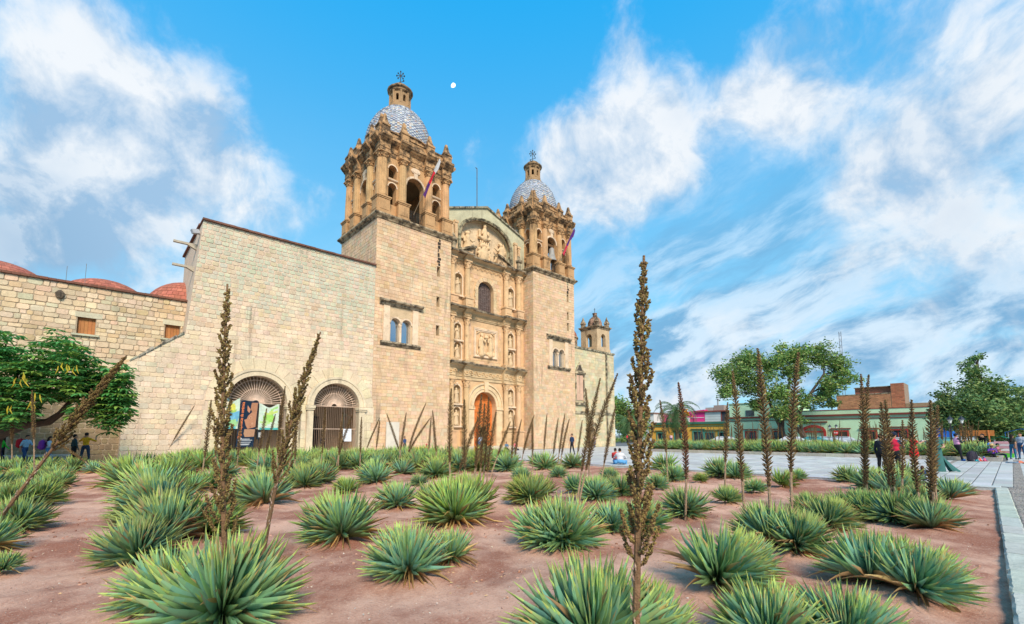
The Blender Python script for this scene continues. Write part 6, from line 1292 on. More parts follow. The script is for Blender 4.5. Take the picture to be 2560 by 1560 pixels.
for px, py in ((60, 950), (75, 1000), (85, 1005), (40, 945), (150, 910), (190, 915), (25, 1010), (92, 985), (165, 912), (66, 935)):
    for k in range(2): p = J(px + rs.uniform(-8, 8), py + rs.uniform(-6, 6), -3.0) - o3; mb = MB(jit((.50, .40, .03), .2)); mb.tube([p, p + np.array((rs.uniform(-.08, .08), 0, -.16)), p + np.array((rs.uniform(-.15, .15), 0, -.34))], [.012, .028, .006], 5); mb.build('seed_pod', M['leaf'], FT)
# palms
def palm(label, base, h, r, nf, rs):
    T = thing('palm_tree', label, 'palm', xy=(base[0], base[1]), rz=0); mb = MB((.16, .11, .07)); mb.tube([(0, 0, 0), (.05, 0, h * .5), (0, 0, h)], [.42, .36, .45], 10); mb.build('trunk', M['bark'], T)
    for i in range(nf):
        a = i * 2.39996; el = R(80 - 105 * (i + .5) / nf); L = r * rs.uniform(.85, 1.1); n = 9; mb = MB(jit((.085, .17, .055), .2)); th = el; p = np.array((0, 0, h)); o = np.array((math.cos(a), math.sin(a), 0)); spine = [p]
        for k in range(n): th -= .17 + .02 * k; p = p + (o * math.cos(th) + np.array((0, 0, math.sin(th)))) * L / n; spine.append(p)
        mb.tube(spine, [.06 - .005 * k for k in range(n + 1)], 4, col=(.16, .2, .08)); sd = np.array((-math.sin(a), math.cos(a), 0))
        for k in range(1, n):
            for sg in (-1, 1):
                for q in (0, .5):
                    b_ = spine[k] + (spine[k + 1] - spine[k]) * q; w_ = L * .17 * math.sin(math.pi * (k + q + .8) / (n + 1.6)); t_ = (spine[k + 1] - spine[k]); tip = b_ + sd * sg * w_ + t_ * .9 + np.array((0, 0, -.35 * w_)); mb.add([b_, b_ + t_ * .32, tip], [(0, 1, 2)], jit((.09, .18, .06), .25))
        mb.build('frond', M['leaf'], T)
    return T
c = PX(1693, 1105, 92); PT = palm('feather palm with orange fruit in front of the pink house', c, 6.4, 5.6, 42, rs)
for k in range(3): mb = MB((.62, .25, .02)); [mb.ball((1.0 + .3 * k + rs.gauss(0, .25), -2.0 + rs.gauss(0, .25), 6.2 - .25 * k + rs.gauss(0, .22)), .16, 6, 4, jit((.65, .26, .02), .2)) for _ in range(14)]; mb.build('fruit_cluster', M['plain'], PT, kind='stuff')
c = PX(1572, 1106, 100); palm('dark drooping palm beside the chapel corner', c, 4.2, 5.2, 34, rs)

# ---------------------------------------------------------------- street lamps, sign, parked cars
def lamp(label, s, d, h, arms=1):
    T = thing('street_lamp', label, 'street lamp', s, d, group='black street lamps'); mb = MB((.02, .02, .022)); mb.lathe([(.14, 0), (.14, .3), (.07, .5), (.05, h - .5), (.07, h - .45), (.04, h - .35)], (s, d, 0), 8); mb.build('post', M['iron'], T)
    mb = MB((.72, .72, .70)); mb.lathe([(.10, h - .35), (.19, h - .02), (.19, h)], (s, d, 0), 6); mb.build('glass_shade', M['glass'], T); mb = MB((.02, .025, .04)); mb.lathe([(.27, h), (.25, h + .05), (.12, h + .2), (.05, h + .28), (.02, h + .4)], (s, d, 0), 8); mb.build('cap', M['iron'], T)
for lab, px, py, Y in (('left lamp of the pair before the green house', 2074, 1062, 78), ('right lamp of the pair before the green house', 2090, 1061, 78), ('left lamp of the pair under the bushy tree', 2374, 1041, 44), ('right lamp of the pair under the bushy tree', 2403, 1041, 44)):
    q = PX(px, py, Y); v = np.array(q[:2]) - P0; lamp('black street lamp, ' + lab, float(v @ EV), float(v @ MV), float(q[2]) - .3)
q = PX(2089, 1082, 76); NS = thing('no_entry_sign', 'round red no entry sign on a thin post before the green house', 'sign', xy=(q[0], q[1]), rz=-.65); MB((.4, .4, .4)).tube([(0, .04, 0), (0, .04, q[2] + .4)], .03, 6).build('post', M['iron'], NS)
mb = MB((.60, .02, .02)); mb.lathe([(.38, -.01), (.38, .01)], (0, 0, 0), 20); so = mb.build('disc', M['paint'], NS); so.location = (0, 0, q[2]); so.rotation_euler = (R(90), 0, 0); mb = MB((.8, .8, .8)); mb.box(-.26, .26, -.06, .06, .012, .02); mb.build('white_bar', M['paint'], so)
def car(label, s, d, col, rs, along=True):
    T = thing('parked_car', label, 'car', s, d, group='cars parked along the far street'); l, w_ = 4.2, 1.7
    prof = [(-2.1, .35), (-2.1, .75), (-1.95, .88), (-1.2, .95), (-.55, 1.38), (.9, 1.42), (1.6, 1.0), (2.05, .92), (2.1, .4), (1.7, .28), (-1.8, .28)]
    L = [[(s + t * w_ * .5 * (1 if 0 <= i <= 3 or i >= 6 else .84), d + a, b) for i, (a, b) in enumerate(prof)] for t in (-1, 1)]; mb = MB(col); mb.loops(L); bo = mb.build('body', M['paint'], T)
    for sd in (-1, 1):
        x = s + sd * w_ * .475; mb = MB((.02, .022, .025)); mb.add([(x, d - 1.0, 1.0), (x - sd * .07, d - .5, 1.33), (x - sd * .07, d + .85, 1.36), (x, d + 1.4, 1.04)], [(0, 1, 2, 3)]); mb.build('side_window', M['glass'], bo)
        for a in (-1.3, 1.35):
            mb = MB((.015, .015, .015)); mb.tube([(s + sd * .72, d + a, .32), (s + sd * .88, d + a, .32)], .32, 14); wo = mb.build('wheel', M['plain'], T); mb = MB((.4, .4, .42)); mb.tube([(s + sd * .87, d + a, .32), (s + sd * .9, d + a, .32)], .18, 10); mb.build('rim', M['iron'], wo)
for i, (px, col, lab) in enumerate(((1815, (.62, .63, .65), 'white car parked before the orange house corner'), (1985, (.60, .62, .65), 'pale silver car left of the red gateway'), (2040, (.05, .25, .25), 'teal car in front of the red gateway'), (2072, (.50, .52, .55), 'grey car beside the no entry sign'), (2112, (.45, .47, .50), 'silver car right of the no entry sign'), (2235, (.5, .5, .52), 'pale grey car behind the man in red'), (2372, (.10, .32, .34), 'turquoise car behind the man in pink'), (2412, (.55, .56, .6), 'pale car behind the far agaves at right'))):
    Y = 66 if px < 2200 else 47; q = PX(px, 1100, Y); v = np.array(q[:2]) - P0; car(lab, float(v @ EV), float(v @ MV), col, rs)
# ---------------------------------------------------------------- banners, notices, small fittings
def plate(T, nm, poly, d0, th, col, mat='cloth'):
    m2 = MB(col); m2.prism(poly, front(d0), 0, th); return m2.build(nm, M[mat], T)
BN = thing('exhibition_banner', 'dark navy banner with orange lettering and a clay head on the left gate', 'banner', -36.4, .4)
nav = [(-37.12, .75), (-36.0, .75), (-35.78, 4.05), (-36.92, 4.12)]; bo = plate(BN, 'sheet', nav, .42, .03, (.008, .022, .045))
sk = lambda u, v: (-37.12 + .2 * v / 3.3 + u * 1.12, .75 + v)
def bp(pts): return [sk(u, v) for u, v in pts]
TC = (.42, .20, .115)
for nm, pts, c in (('headdress_print', [(.62, 3.2), (.98, 3.22), (.99, 2.62), (.72, 2.5), (.60, 2.75)], (.38, .18, .10)), ('ear_print', [(.40, 3.0), (.60, 2.72), (.55, 2.45), (.42, 2.6)], (.48, .22, .13)), ('face_print', [(.70, 2.52), (.98, 2.62), (.99, 1.45), (.55, 1.3), (.42, 1.55), (.38, 1.72), (.30, 1.95), (.44, 2.02), (.50, 2.25)], TC), ('base_print', [(.38, 1.28), (.99, 1.28), (.98, .75), (.45, .72), (.36, .95)], (.40, .22, .13))): plate(bo, nm, bp(pts), .388, .004, c)
for (u, v, r) in ((.66, 2.1, .1), (.66, 2.1, .055), (.78, 1.7, .07), (.7, 1.45, .05)): plate(bo, 'detail_print', [sk(u + r * math.cos(a) / 1.12, v + r * math.sin(a)) for a in np.linspace(0, 6.28, 13)[:-1]], .383 - (.003 if r < .09 else 0), .003, (.30, .12, .07) if r < .06 else (.52, .28, .17))
def text_mesh(txt, size, mat, parent, M4, name='lettering'):
    cu = bpy.data.curves.new('txt', 'FONT'); cu.body = txt; cu.size = size; cu.extrude = .002; cu.offset = .004; ob = bpy.data.objects.new('txt', cu); COLL.objects.link(ob)
    me = bpy.data.meshes.new_from_object(ob.evaluated_get(bpy.context.evaluated_depsgraph_get())); bpy.data.objects.remove(ob)
    a = me.attributes.new('Col', 'FLOAT_COLOR', 'FACE'); return me
bpy.context.view_layer.update()
def lettering(txt, size, col, parent, origin, ux, uy, width=None, name='lettering'):
    me = text_mesh(txt, size, None, None, None); n = len(me.polygons); me.attributes['Col'].data.foreach_set('color', np.tile(np.array((*col, 1), np.float32), n))
    co = np.zeros(len(me.vertices) * 3); me.vertices.foreach_get('co', co); co = co.reshape(-1, 3)
    if width: co[:, 0] *= width / (co[:, 0].max() - co[:, 0].min())
    o = np.array(origin) - np.array(ORG[parent.name]); ux, uy = np.array(ux, float), np.array(uy, float); nz = np.cross(ux, uy); v = o + co[:, :1] * ux + co[:, 1:2] * uy + co[:, 2:] * nz
    me.vertices.foreach_set('co', v.ravel()); me.update(); return link(name, me, M['plain'], parent, kind='stuff')
sl_ = np.array((.0605, 0, .998)); lettering('Efigies zapotecas de cerámica', .27, (.80, .22, .07), bo, (-36.84, .384, 1.35), sl_, (-.998, 0, .06), 2.62)
for k, (v, w_) in enumerate(((.55, .5), (.47, .8), (.33, .65), (.2, .55), (.14, .45))): plate(bo, 'print_line', bp([(.5 - w_ / 2, v), (.5 + w_ / 2, v), (.5 + w_ / 2, v + .035), (.5 - w_ / 2, v + .035)]), .386, .003, (.6, .62, .64))
plate(bo, 'print_emblem', [sk(.22 + .07 * math.cos(a), .60 + .09 * math.sin(a)) for a in np.linspace(0, 6.28, 9)[:-1]], .386, .003, (.7, .72, .74))
def cloth_banner(nm, label, s0, s1, z0, z1, sag, patches):
    T = thing(nm, label, 'banner', (s0 + s1) / 2, .4); mb = MB((.52, .62, .50)); n, k = 14, 12
    P_ = lambda i, j: (s0 + (s1 - s0) * i / n, .46 + .03 * math.sin(i * .9 + j * .5), z0 + (z1 - z0 - sag * math.sin(math.pi * i / n) ** 2 * 1.0) * j / k)
    for i in range(n):
        for j in range(k):
            u, v = (i + .5) / n, (j + .5) / k; c = (.52, .62, .50)
            for (cu, cv, ru, rv, cc) in patches:
                if ((u - cu) / ru) ** 2 + ((v - cv) / rv) ** 2 < 1: c = cc
            mb.add([P_(i, j), P_(i + 1, j), P_(i + 1, j + 1), P_(i, j + 1)], [(0, 1, 2, 3)], jit(c, .05))
    mb.build('sheet', M['cloth'], T, smooth=True)
cloth_banner('cloth_banner', 'pale green and blue cloth banner left of the navy banner', -37.85, -36.98, 2.05, 4.25, .25, ((.7, .45, .5, .18, (.16, .42, .58)), (.4, .78, .35, .12, (.62, .58, .10)), (.5, .2, .4, .15, (.30, .55, .25)), (.3, .05, .5, .06, (.10, .40, .45)), (.5, .62, .3, .06, (.35, .55, .12))))
cloth_banner('cloth_banner', 'pale green cloth banner hanging right of the navy banner', -35.72, -34.35, 2.0, 3.95, .3, ((.5, .5, .32, .2, (.30, .58, .12)), (.6, .72, .3, .08, (.50, .62, .16)), (.35, .3, .25, .1, (.42, .62, .25)), (.6, .04, .5, .05, (.08, .40, .38)), (.75, .85, .2, .05, (.30, .55, .2))))
NB = thing('notice_sheet', 'white printed notice sheet tied to the right gate', 'sign', -29.0, .45); no = plate(NB, 'sheet', [(-29.38, 1.1), (-28.65, 1.08), (-28.68, 2.12), (-29.36, 2.12)], .48, .015, (.74, .77, .82))
for k in range(9): plate(no, 'print_line', [(-29.28, 1.2 + .1 * k), (-28.78 - .1 * (k % 3 == 0), 1.2 + .1 * k), (-28.78 - .1 * (k % 3 == 0), 1.225 + .1 * k), (-29.28, 1.225 + .1 * k)], .463, .002, (.35, .38, .45))
WB = thing('white_board', 'tall white board standing against the left tower base', 'board', -25.3, -.3); m2 = MB((.62, .55, .45)); m2.box(-25.95, -24.72, -.42, -.34, .1, 2.75); m2.build('panel', M['plain'], WB)
for x in (-25.7, -24.95): m2 = MB((.4, .38, .35)); m2.box(x - .04, x + .04, -.34, -.05, 0, .1); m2.build('foot', M['plain'], WB)
IB = thing('intercom_box', 'black box with pale emblem on a post beside the navy banner', 'box', -35.6, .3); m2 = MB((.015, .015, .017)); m2.box(-35.82, -35.42, .28, .42, 1.3, 1.95); ib = m2.build('case', M['paint'], IB); plate(ib, 'emblem', [(-35.72, 1.45), (-35.52, 1.45), (-35.52, 1.8), (-35.72, 1.8)], .28, .006, (.4, .4, .38)); m2 = MB((.02, .02, .02)); m2.box(-35.68, -35.56, .3, .4, .12, 1.3); m2.build('post', M['iron'], IB)
SBN = thing('stone_bench', 'long pale stone bench along the foot of the left wing', 'bench', -47.5, 1.6); m2 = MB((.50, .48, .43)); m2.box(-50.5, -45.4, 1.35, 1.98, .34, .46); m2.build('seat', M['kerb'], SBN)
for x in (-50.2, -48, -45.8): m2 = MB((.46, .44, .40)); m2.box(x - .25, x + .25, 1.42, 1.96, 0, .34); m2.build('support', M['kerb'], SBN)
q = Vector(PX(1132, 213, 1500)); mo = MB((1, 1, 1)); rr = 7.2 / 1141 * 1560
for i in range(14):
    for j in range(28):
        f = lambda a, b: (rr * math.sin(a) * math.cos(b) * (.62 if math.cos(b) < 0 else 1), .15 * rr * math.sin(a) * math.sin(b), rr * math.cos(a)); a0, a1, b0, b1 = math.pi * i / 14, math.pi * (i + 1) / 14, 2 * math.pi * j / 28, 2 * math.pi * (j + 1) / 28
        mo.add([f(a0, b0), f(a0, b1), f(a1, b1), f(a1, b0)], [(0, 1, 2, 3)])
m_ = bpy.data.materials.new('moonlight'); m_.use_nodes = True; b = m_.node_tree.nodes['Principled BSDF']; t = NT(m_.node_tree); b.inputs['Base Color'].default_value = (.6, .6, .58, 1)
t.set(b.inputs['Emission Color'], t.mix(t.ramp(t.noise(t.n('ShaderNodeTexCoord').outputs['Object'], .18, 3), .35, .65), (.62, .68, .74), (.85, .86, .84))); b.inputs['Emission Strength'].default_value = .65
mo = mo.build('moon', m_); mo.location = q; mo.rotation_euler = (0, R(18), 0); tag(mo, 'pale gibbous moon in the blue sky right of the left tower', 'moon')

# ---------------------------------------------------------------- people
SK = (.42, .22, .13); HR = (.018, .013, .011); JEAN = (.035, .085, .20); NAVY = (.012, .02, .045); BLK = (.012, .012, .014)
def person(label, x, y, face, h=1.65, top=(.3, .3, .3), leg=JEAN, shoe=(.04, .035, .03), skin=SK, hair='short', hairc=HR, sleeve='short', slc=None, legs=((4, 2), (-4, 2)), arms=((8, 8, 15), (-8, 8, 15)), lean=0, seat=None, hat=None, dress=None, girth=1.0, headyaw=0, pitch=0, z=0.0, legw=.0):
    k = h / 1.7; T = thing('person', label, 'person', xy=(x, y), rz=R(face), z=z); slc = slc or top; pr = []
    V3 = lambda *a: np.array(a, float)
    lens = (.43 * k, .44 * k); hipz = []
    for (tp, kb) in legs: hipz.append(lens[0] * math.cos(R(tp)) + lens[1] * math.cos(R(tp - kb)) + .075 * k)
    hz = max(hipz) if seat is None else seat
    hip = V3(0, 0, hz); ld = V3(math.sin(R(lean)), 0, math.cos(R(lean))); sh = hip + ld * .47 * k; fw = V3(math.cos(R(lean)), 0, -math.sin(R(lean)))
    g = girth
    pr += [('e', tuple(hip + ld * .02 * k), (.125 * k * g, .165 * k * g, .13 * k), leg if not dress else top), ('e', tuple(hip + ld * .18 * k), (.115 * k * g, .150 * k * g, .16 * k), top), ('e', tuple(hip + ld * .36 * k), (.118 * k * g, .175 * k * g, .16 * k), top), ('c', tuple(sh + V3(0, -.13 * k, -.01)), tuple(sh + V3(0, .13 * k, -.01)), .072 * k, .072 * k, top)]
    nk = sh + ld * .07 * k; hd = sh + ld * .205 * k + fw * .02 * k
    pr += [('c', tuple(sh), tuple(hd), .058 * k, .05 * k, skin), ('e', tuple(hd), (.098 * k, .078 * k, .118 * k), skin)]
    cy, sy_ = math.cos(R(headyaw)), math.sin(R(headyaw)); hf = V3(cy, sy_, math.sin(R(pitch)))
    pr += [('c', tuple(hd + hf * .085 * k - V3(0, 0, .0)), tuple(hd + hf * .108 * k - V3(0, 0, .03 * k)), .014 * k, .018 * k, skin), ('e', tuple(hd + hf * .05 * k - V3(0, 0, .075 * k)), (.05 * k, .05 * k, .045 * k), skin)]
    sd = V3(-sy_, cy, 0)
    for s_ in (-1, 1): pr.append(('e', tuple(hd + sd * s_ * .08 * k - V3(0, 0, .01)), (.022 * k, .014 * k, .032 * k), skin))
    feet = []
    for s_, (tp, kb) in zip((-1, 1), legs):
        a = hip + V3(0, s_ * (.09 + legw * .5) * k, -.02); kn = a + V3(math.sin(R(tp)), s_ * (.03 + legw), -math.cos(R(tp))) * lens[0]; an = kn + V3(math.sin(R(tp - kb)), s_ * .02, -math.cos(R(tp - kb))) * lens[1]
        c1 = leg if dress is None else (skin if dress[0] < .9 else top)
        pr += [('c', tuple(a), tuple(kn), .088 * k * g, .060 * k, c1), ('c', tuple(kn), tuple(an), .060 * k, .042 * k, c1)]
        pr.append(('c', tuple(an + V3(-.02 * k, 0, -.03 * k)), tuple(an + V3(.14 * k, s_ * .02, -.045 * k)), .042 * k, .034 * k, shoe))
    if dress:
        hem, wide = dress; top_z = hip + ld * .1; n = 5
        pr.append(('c', tuple(hip + V3(0, 0, .08 * k)), (0, 0, max(.06, hz - hem * k)), .15 * k * g, wide * k, top))
    hands = []
    for s_, (pf, out, eb) in zip((-1, 1), arms):
        a = sh + V3(0, s_ * .185 * k, -.02 * k); d1 = V3(math.sin(R(pf)) * math.cos(R(out)), s_ * math.sin(R(out)), -math.cos(R(pf)) * math.cos(R(out))); el = a + d1 * .285 * k
        d2 = V3(math.sin(R(pf + eb)), -s_ * .35 * math.sin(R(min(eb, 90))), -math.cos(R(pf + eb))); d2 /= np.linalg.norm(d2); wr = el + d2 * .25 * k
        pr += [('c', tuple(a), tuple(a + d1 * .15 * k), .058 * k, .055 * k, slc), ('c', tuple(a + d1 * .13 * k), tuple(el), .047 * k, .042 * k, slc if sleeve == 'long' else skin if sleeve == 'none' else slc), ('c', tuple(el), tuple(wr), .041 * k, .030 * k, slc if sleeve == 'long' else skin), ('e', tuple(wr + d2 * .05 * k), (.042 * k, .032 * k, .042 * k), skin)]
        hands.append((wr + d2 * .08 * k, d2, s_))
    Vv, F, C = sdf_mesh(pr, .023, .035); mb = MB(); mb.V = [tuple(v) for v in Vv]; mb.F = [tuple(f) for f in F]; mb.C = C; mb.M = [0] * len(F)
    for hp, d2, s_ in hands:                       # five fingers from the palm
        ax = np.cross(d2, V3(0, 1, 0)); ax /= np.linalg.norm(ax) + 1e-9; lat = np.cross(ax, d2)
        for f in range(4): p0 = hp + lat * (f - 1.5) * .018 * k; l = (.06, .075, .07, .055)[f] * k; mb.tube([p0 - d2 * .02, p0 + d2 * l * .55, p0 + d2 * l * .95 - ax * .018 * s_ * k], [.010 * k, .009 * k, .006 * k], 5, col=skin)
        p0 = hp - d2 * .05 * k + lat * -.034 * k; mb.tube([p0, p0 - lat * .025 * k + d2 * .025 * k, p0 - lat * .02 * k + d2 * .06 * k], [.011 * k, .010 * k, .007 * k], 5, col=skin)
    for s_ in (-1, 1): mb.ball(hd + hf * .088 * k + sd * s_ * .034 * k + V3(0, 0, .015 * k), .011 * k, 6, 4, (.02, .015, .012))
    mb.tube([hd + hf * .097 * k + sd * -.02 * k - V3(0, 0, .055 * k), hd + hf * .1 * k + sd * .02 * k - V3(0, 0, .055 * k)], .006, 4, col=(.30, .10, .08))
    mb.build('body', M['cloth'], T, smooth=True)
    hp = [('e', tuple(hd + V3(-.02 * cy, -.02 * sy_, .035) * k), (.104 * k, .088 * k, .108 * k), hairc)]
    if hair == 'long': hp += [('c', tuple(hd - hf * .06 * k), tuple(hd - hf * .12 * k - ld * .34 * k), .085 * k, .07 * k, hairc)]
    if hair == 'bun': hp += [('e', tuple(hd - hf * .11 * k + V3(0, 0, .02)), (.05 * k, .05 * k, .05 * k), hairc)]
    Vv, F, C = sdf_mesh(hp, .018, .03)
    c_ = np.array([np.mean([Vv[i] for i in f], 0) for f in F]); rel = c_ - hd; keep = ~((rel @ hf > .035 * k) & (rel[:, 2] < .055 * k)); mb = MB(hairc); mb.V = [tuple(v) for v in Vv]
    mb.F = [tuple(f) for f, q_ in zip(F, keep) if q_]; mb.C = [hairc] * len(mb.F); mb.M = [0] * len(mb.F); mb.build('hair', M['cloth'], T, smooth=True)
    if hat == 'straw': mb = MB((.52, .36, .17)); o_ = tuple(hd + V3(0, 0, .05 * k)); mb.lathe([(.24 * k, .035), (.2 * k, .0), (.11 * k, .015), (.105 * k, .1), (.085 * k, .135), (.02, .12)], o_, 18); mb.build('straw_hat', M['cloth'], T, smooth=True)
    elif hat:
        mb = MB(hat); o_ = hd + V3(0, 0, .03 * k); mb.lathe([(.108 * k, 0), (.112 * k, .05), (.09 * k, .095), (.04, .118), (.0, .122)], tuple(o_), 16); mb.prism([(.085 * k, -.07 * k), (.2 * k, -.055 * k), (.215 * k, 0), (.2 * k, .055 * k), (.085 * k, .07 * k)], lambda a, b, t: tuple(o_ + hf * a + sd * b + V3(0, 0, t)), .005, .018); mb.build('cap', M['cloth'], T)
    return T, hands, hd, sh, hip
def AT(px, Y): return ((px - 1280) / 1141. * (Y * .9952 - .07), Y)
def backpack(label, x, y, face, z, k, col, col2, tilt=0, name='backpack'):
    T = thing(name, label, 'backpack', xy=(x, y), rz=R(face), z=z)
    Vv, F, C = sdf_mesh([('c', (0, -.09 * k, 0), (0, -.09 * k, .26 * k), .11 * k, .10 * k, col), ('c', (0, .09 * k, 0), (0, .09 * k, .26 * k), .11 * k, .10 * k, col), ('e', (0, 0, .14 * k), (.13 * k, .2 * k, .26 * k), col), ('c', (-.11 * k, -.06 * k, .02), (-.11 * k, .06 * k, .02), .07 * k, .07 * k, col2)], .022, .05)
    mb = MB(); mb.add(Vv, F); mb.C = C; mb.build('bag', M['cloth'], T, smooth=True)
    for s_ in (-1, 1): m2 = MB(col2); m2.tube([(.09 * k, s_ * .1 * k, .36 * k), (.2 * k, s_ * .12 * k, .34 * k), (.24 * k, s_ * .13 * k, .15 * k), (.12 * k, s_ * .12 * k, -.05 * k)], .018, 5); m2.build('strap', M['cloth'], T)
    m2 = MB(col2); m2.tube([(.02, -.05 * k, .37 * k), (.02, 0, .43 * k), (.02, .05 * k, .37 * k)], .012, 5); m2.build('handle', M['cloth'], T); return T
WALK = dict(legs=((26, 6), (-16, 18)), arms=((-22, 8, 18), (24, 8, 25)))
LB = (.30, .52, .68)
x, y = AT(0, 24.6); person('person in a bright green jacket cut off at the left edge', x, y, 20, 1.62, (.03, .50, .04), NAVY, sleeve='long', **WALK)
x, y = Wp(-48.85, 2.5); person('person in a white shirt standing in the dark doorway at left', x, y, -60, 1.62, (.62, .62, .64), BLK)
x, y = AT(62, 25.3); person('walking person in a light blue shirt carrying a red backpack', x, y, 5, 1.64, LB, JEAN, lean=8, **WALK); backpack('red and navy backpack on the walker in light blue', x - .27, y, 5, 1.02, 1.0, (.55, .02, .035), NAVY)
x, y = AT(121, 25.2); person('walking person in jeans and pale top carrying a purple backpack', x, y, 30, 1.55, (.45, .58, .68), (.10, .26, .45), hair='long', lean=4, legs=((24, 4), (-18, 12)), arms=((10, 10, 60), (15, 10, 70))); backpack('purple backpack on the person with long black hair', x - .23, y - .13, 30, .93, 1.05, (.24, .045, .33), (.14, .03, .2))
x, y = AT(185, 24.9); person('dark clothed person standing left of the man in yellow', x, y, 60, 1.6, (.02, .05, .06), BLK, sleeve='long')
x, y = AT(214, 25.9); person('man in a bright yellow shirt with raised elbows beside the wing', x, y, 95, 1.70, (.80, .36, .015), (.035, .05, .08), arms=((40, 55, 110), (40, 55, 110)), legs=((6, 2), (-6, 2)), legw=.06)
x, y = Wp(-30.55, 1.6); person('guard in black uniform behind the right arch gate', x, y, 130, 1.62, (.015, .017, .03), (.012, .014, .022), hat=BLK, sleeve='long', legw=.04)
SIT = dict(legs=((85, 70), (80, 75)), arms=((25, 10, 50), (25, 10, 55)))
x, y = Wp(-24.35, -.75); person('person in dark blue standing by the white board', x, y, -30, 1.45, (.04, .07, .16), NAVY)
x, y = Wp(-22.2, -.9); person('small person in red sitting at the foot of the left tower', x, y, -70, 1.3, (.55, .03, .04), (.1, .3, .4), seat=.16, hat=(.5, .03, .05), **SIT)
x, y = Wp(-16.2, -1.1); person('person in a pale checked shirt standing before the church door', x, y, 100, 1.62, (.34, .44, .55), (.08, .16, .32))
x, y = Wp(-11.3, -1.0); person('person in a pink shirt sitting on the church steps', x, y, -40, 1.55, (.60, .14, .16), NAVY, seat=.2, **SIT)
x, y = Wp(-12.1, -.5); person('person in dark clothes sitting behind the one in pink', x, y, -60, 1.5, (.10, .16, .24), BLK, seat=.2, **SIT)
x, y = AT(1430, 38.2); person('man in a navy polo shirt walking alone across the plaza', x, y, -150, 1.68, (.025, .05, .11), (.02, .022, .03), legs=((10, 4), (-8, 8)))
x, y = Wp(5.1, 1.0); person('person in a white and red shirt in the chapel doorway', x, y, -60, 1.65, (.62, .40, .40), (.06, .14, .3))
x, y = AT(1549, 25.1); person('person in a pale hoodie sitting on the bed edge with back turned', x, y, 75, 1.62, (.56, .54, .55), (.10, .30, .55), seat=.16, lean=18, sleeve='long', slc=(.56, .54, .55), legs=((95, 120), (95, 120)), arms=((35, 30, 40), (35, 30, 40)), girth=1.25, legw=.25)
x, y = AT(1538, 26.2); person('small person in red sitting behind the pale hoodie', x, y, 60, 1.5, (.50, .04, .04), JEAN, seat=.16, **SIT)
x, y = AT(1568, 92); person('far person in a red top near the chapel corner', x, y, -60, 1.7, (.52, .03, .05), BLK)
x, y = AT(1678, 86); person('far person in a pale pink top before the orange house', x, y, 60, 1.75, (.68, .40, .45), JEAN)
x, y = AT(2236, 17.3); person('man in a red vest and navy cap behind the seed stalks', x, y, 25, 1.66, (.55, .02, .055), BLK, hat=NAVY, sleeve='short', slc=(.02, .05, .11), arms=((35, 10, 85), (35, 10, 85)), girth=1.2)
x, y = AT(2204, 18.4); person('dark clothed person half hidden left of the red vest', x, y, 20, 1.6, (.02, .022, .03), BLK, sleeve='long'); backpack('black backpack slung low beside the red vest', x + .02, y - .3, 200, .25, .9, BLK, (.02, .02, .02))
x, y = AT(2284, 25.6); t_, hands, hd, sh, hip = person('woman in a red dress holding up a camera', x, y, -20, 1.64, (.62, .008, .018), skin=(.45, .26, .17), hair='bun', dress=(.38, .22), arms=((42, 8, 75), (42, 8, 75)), sleeve='none'); CA = thing('camera', 'small white and black camera held by the woman in red', 'camera', xy=(x + .42 * math.cos(R(-20)), y + .42 * math.sin(R(-20))), rz=R(-20), z=1.27); m2 = MB((.55, .55, .56)); m2.box(-.05, .05, -.09, .09, -.05, .06); m2.build('camera_body', M['paint'], CA); m2 = MB(BLK); m2.tube([(.05, 0, 0), (.14, 0, 0)], .045, 12); m2.build('lens', M['paint'], CA)
x, y = AT(2303, 15.9); person('toddler in a denim jacket sitting at the bed edge', x, y, 60, .92, (.018, .05, .12), (.02, .04, .1), hairc=(.09, .045, .025), hair='long', seat=.12, sleeve='long', legs=((85, 60), (85, 60)), arms=((40, 10, 60), (40, 10, 60)), skin=(.5, .28, .2))
x, y = AT(2342, 20.5); person('woman in a long green dress with a flowing train', x, y, -125, 1.66, (.045, .135, .125), skin=(.46, .27, .18), hair='bun', dress=(.90, .26), sleeve='none', arms=((5, 12, 95), (5, 12, 80)), headyaw=20, pitch=10)
tr = MB((.045, .14, .13)); bodyT = bpy.data.objects[[o.name for o in bpy.data.objects if o.name.startswith('person') and o.get('label', '').startswith('woman in a long green')][0]]
for i in range(9):
    for j in range(8):
        def q_(i, j): a = -.3 + 1.5 * i / 9; r_ = .14 + .62 * (j / 8) ** 1.2 * (.55 + .45 * math.sin(math.pi * i / 9)); return (-r_ * math.sin(a) * .3, r_ * math.cos(a * .6), max(.02, .78 * (1 - (j / 8) ** .9)) + .03 * math.sin(i * 2))
        tr.add([q_(i, j), q_(i + 1, j), q_(i + 1, j + 1), q_(i, j + 1)], [(0, 1, 2, 3)])
tr.build('dress_train', M['cloth'], bodyT, smooth=True)
x, y = AT(2394, 29.0); person('man in a pink shirt and dark cap leaning back with folded arms', x, y, -10, 1.66, (.62, .30, .48), (.015, .016, .022), (.01, .12, .42), hat=NAVY, sleeve='long', slc=(.03, .03, .04), lean=-6, legs=((8, 2), (24, 6)), arms=((38, 5, 80), (38, 5, 80)), girth=1.25, headyaw=10)
x, y = AT(2468, 30.6); person('person in a black sweater and blue jeans bending forward behind the seller', x, y, 175, 1.72, (.012, .012, .014), (.02, .13, .42), lean=22, sleeve='long', hair='bun', arms=((35, 10, 70), (35, 10, 70)), z=.0)
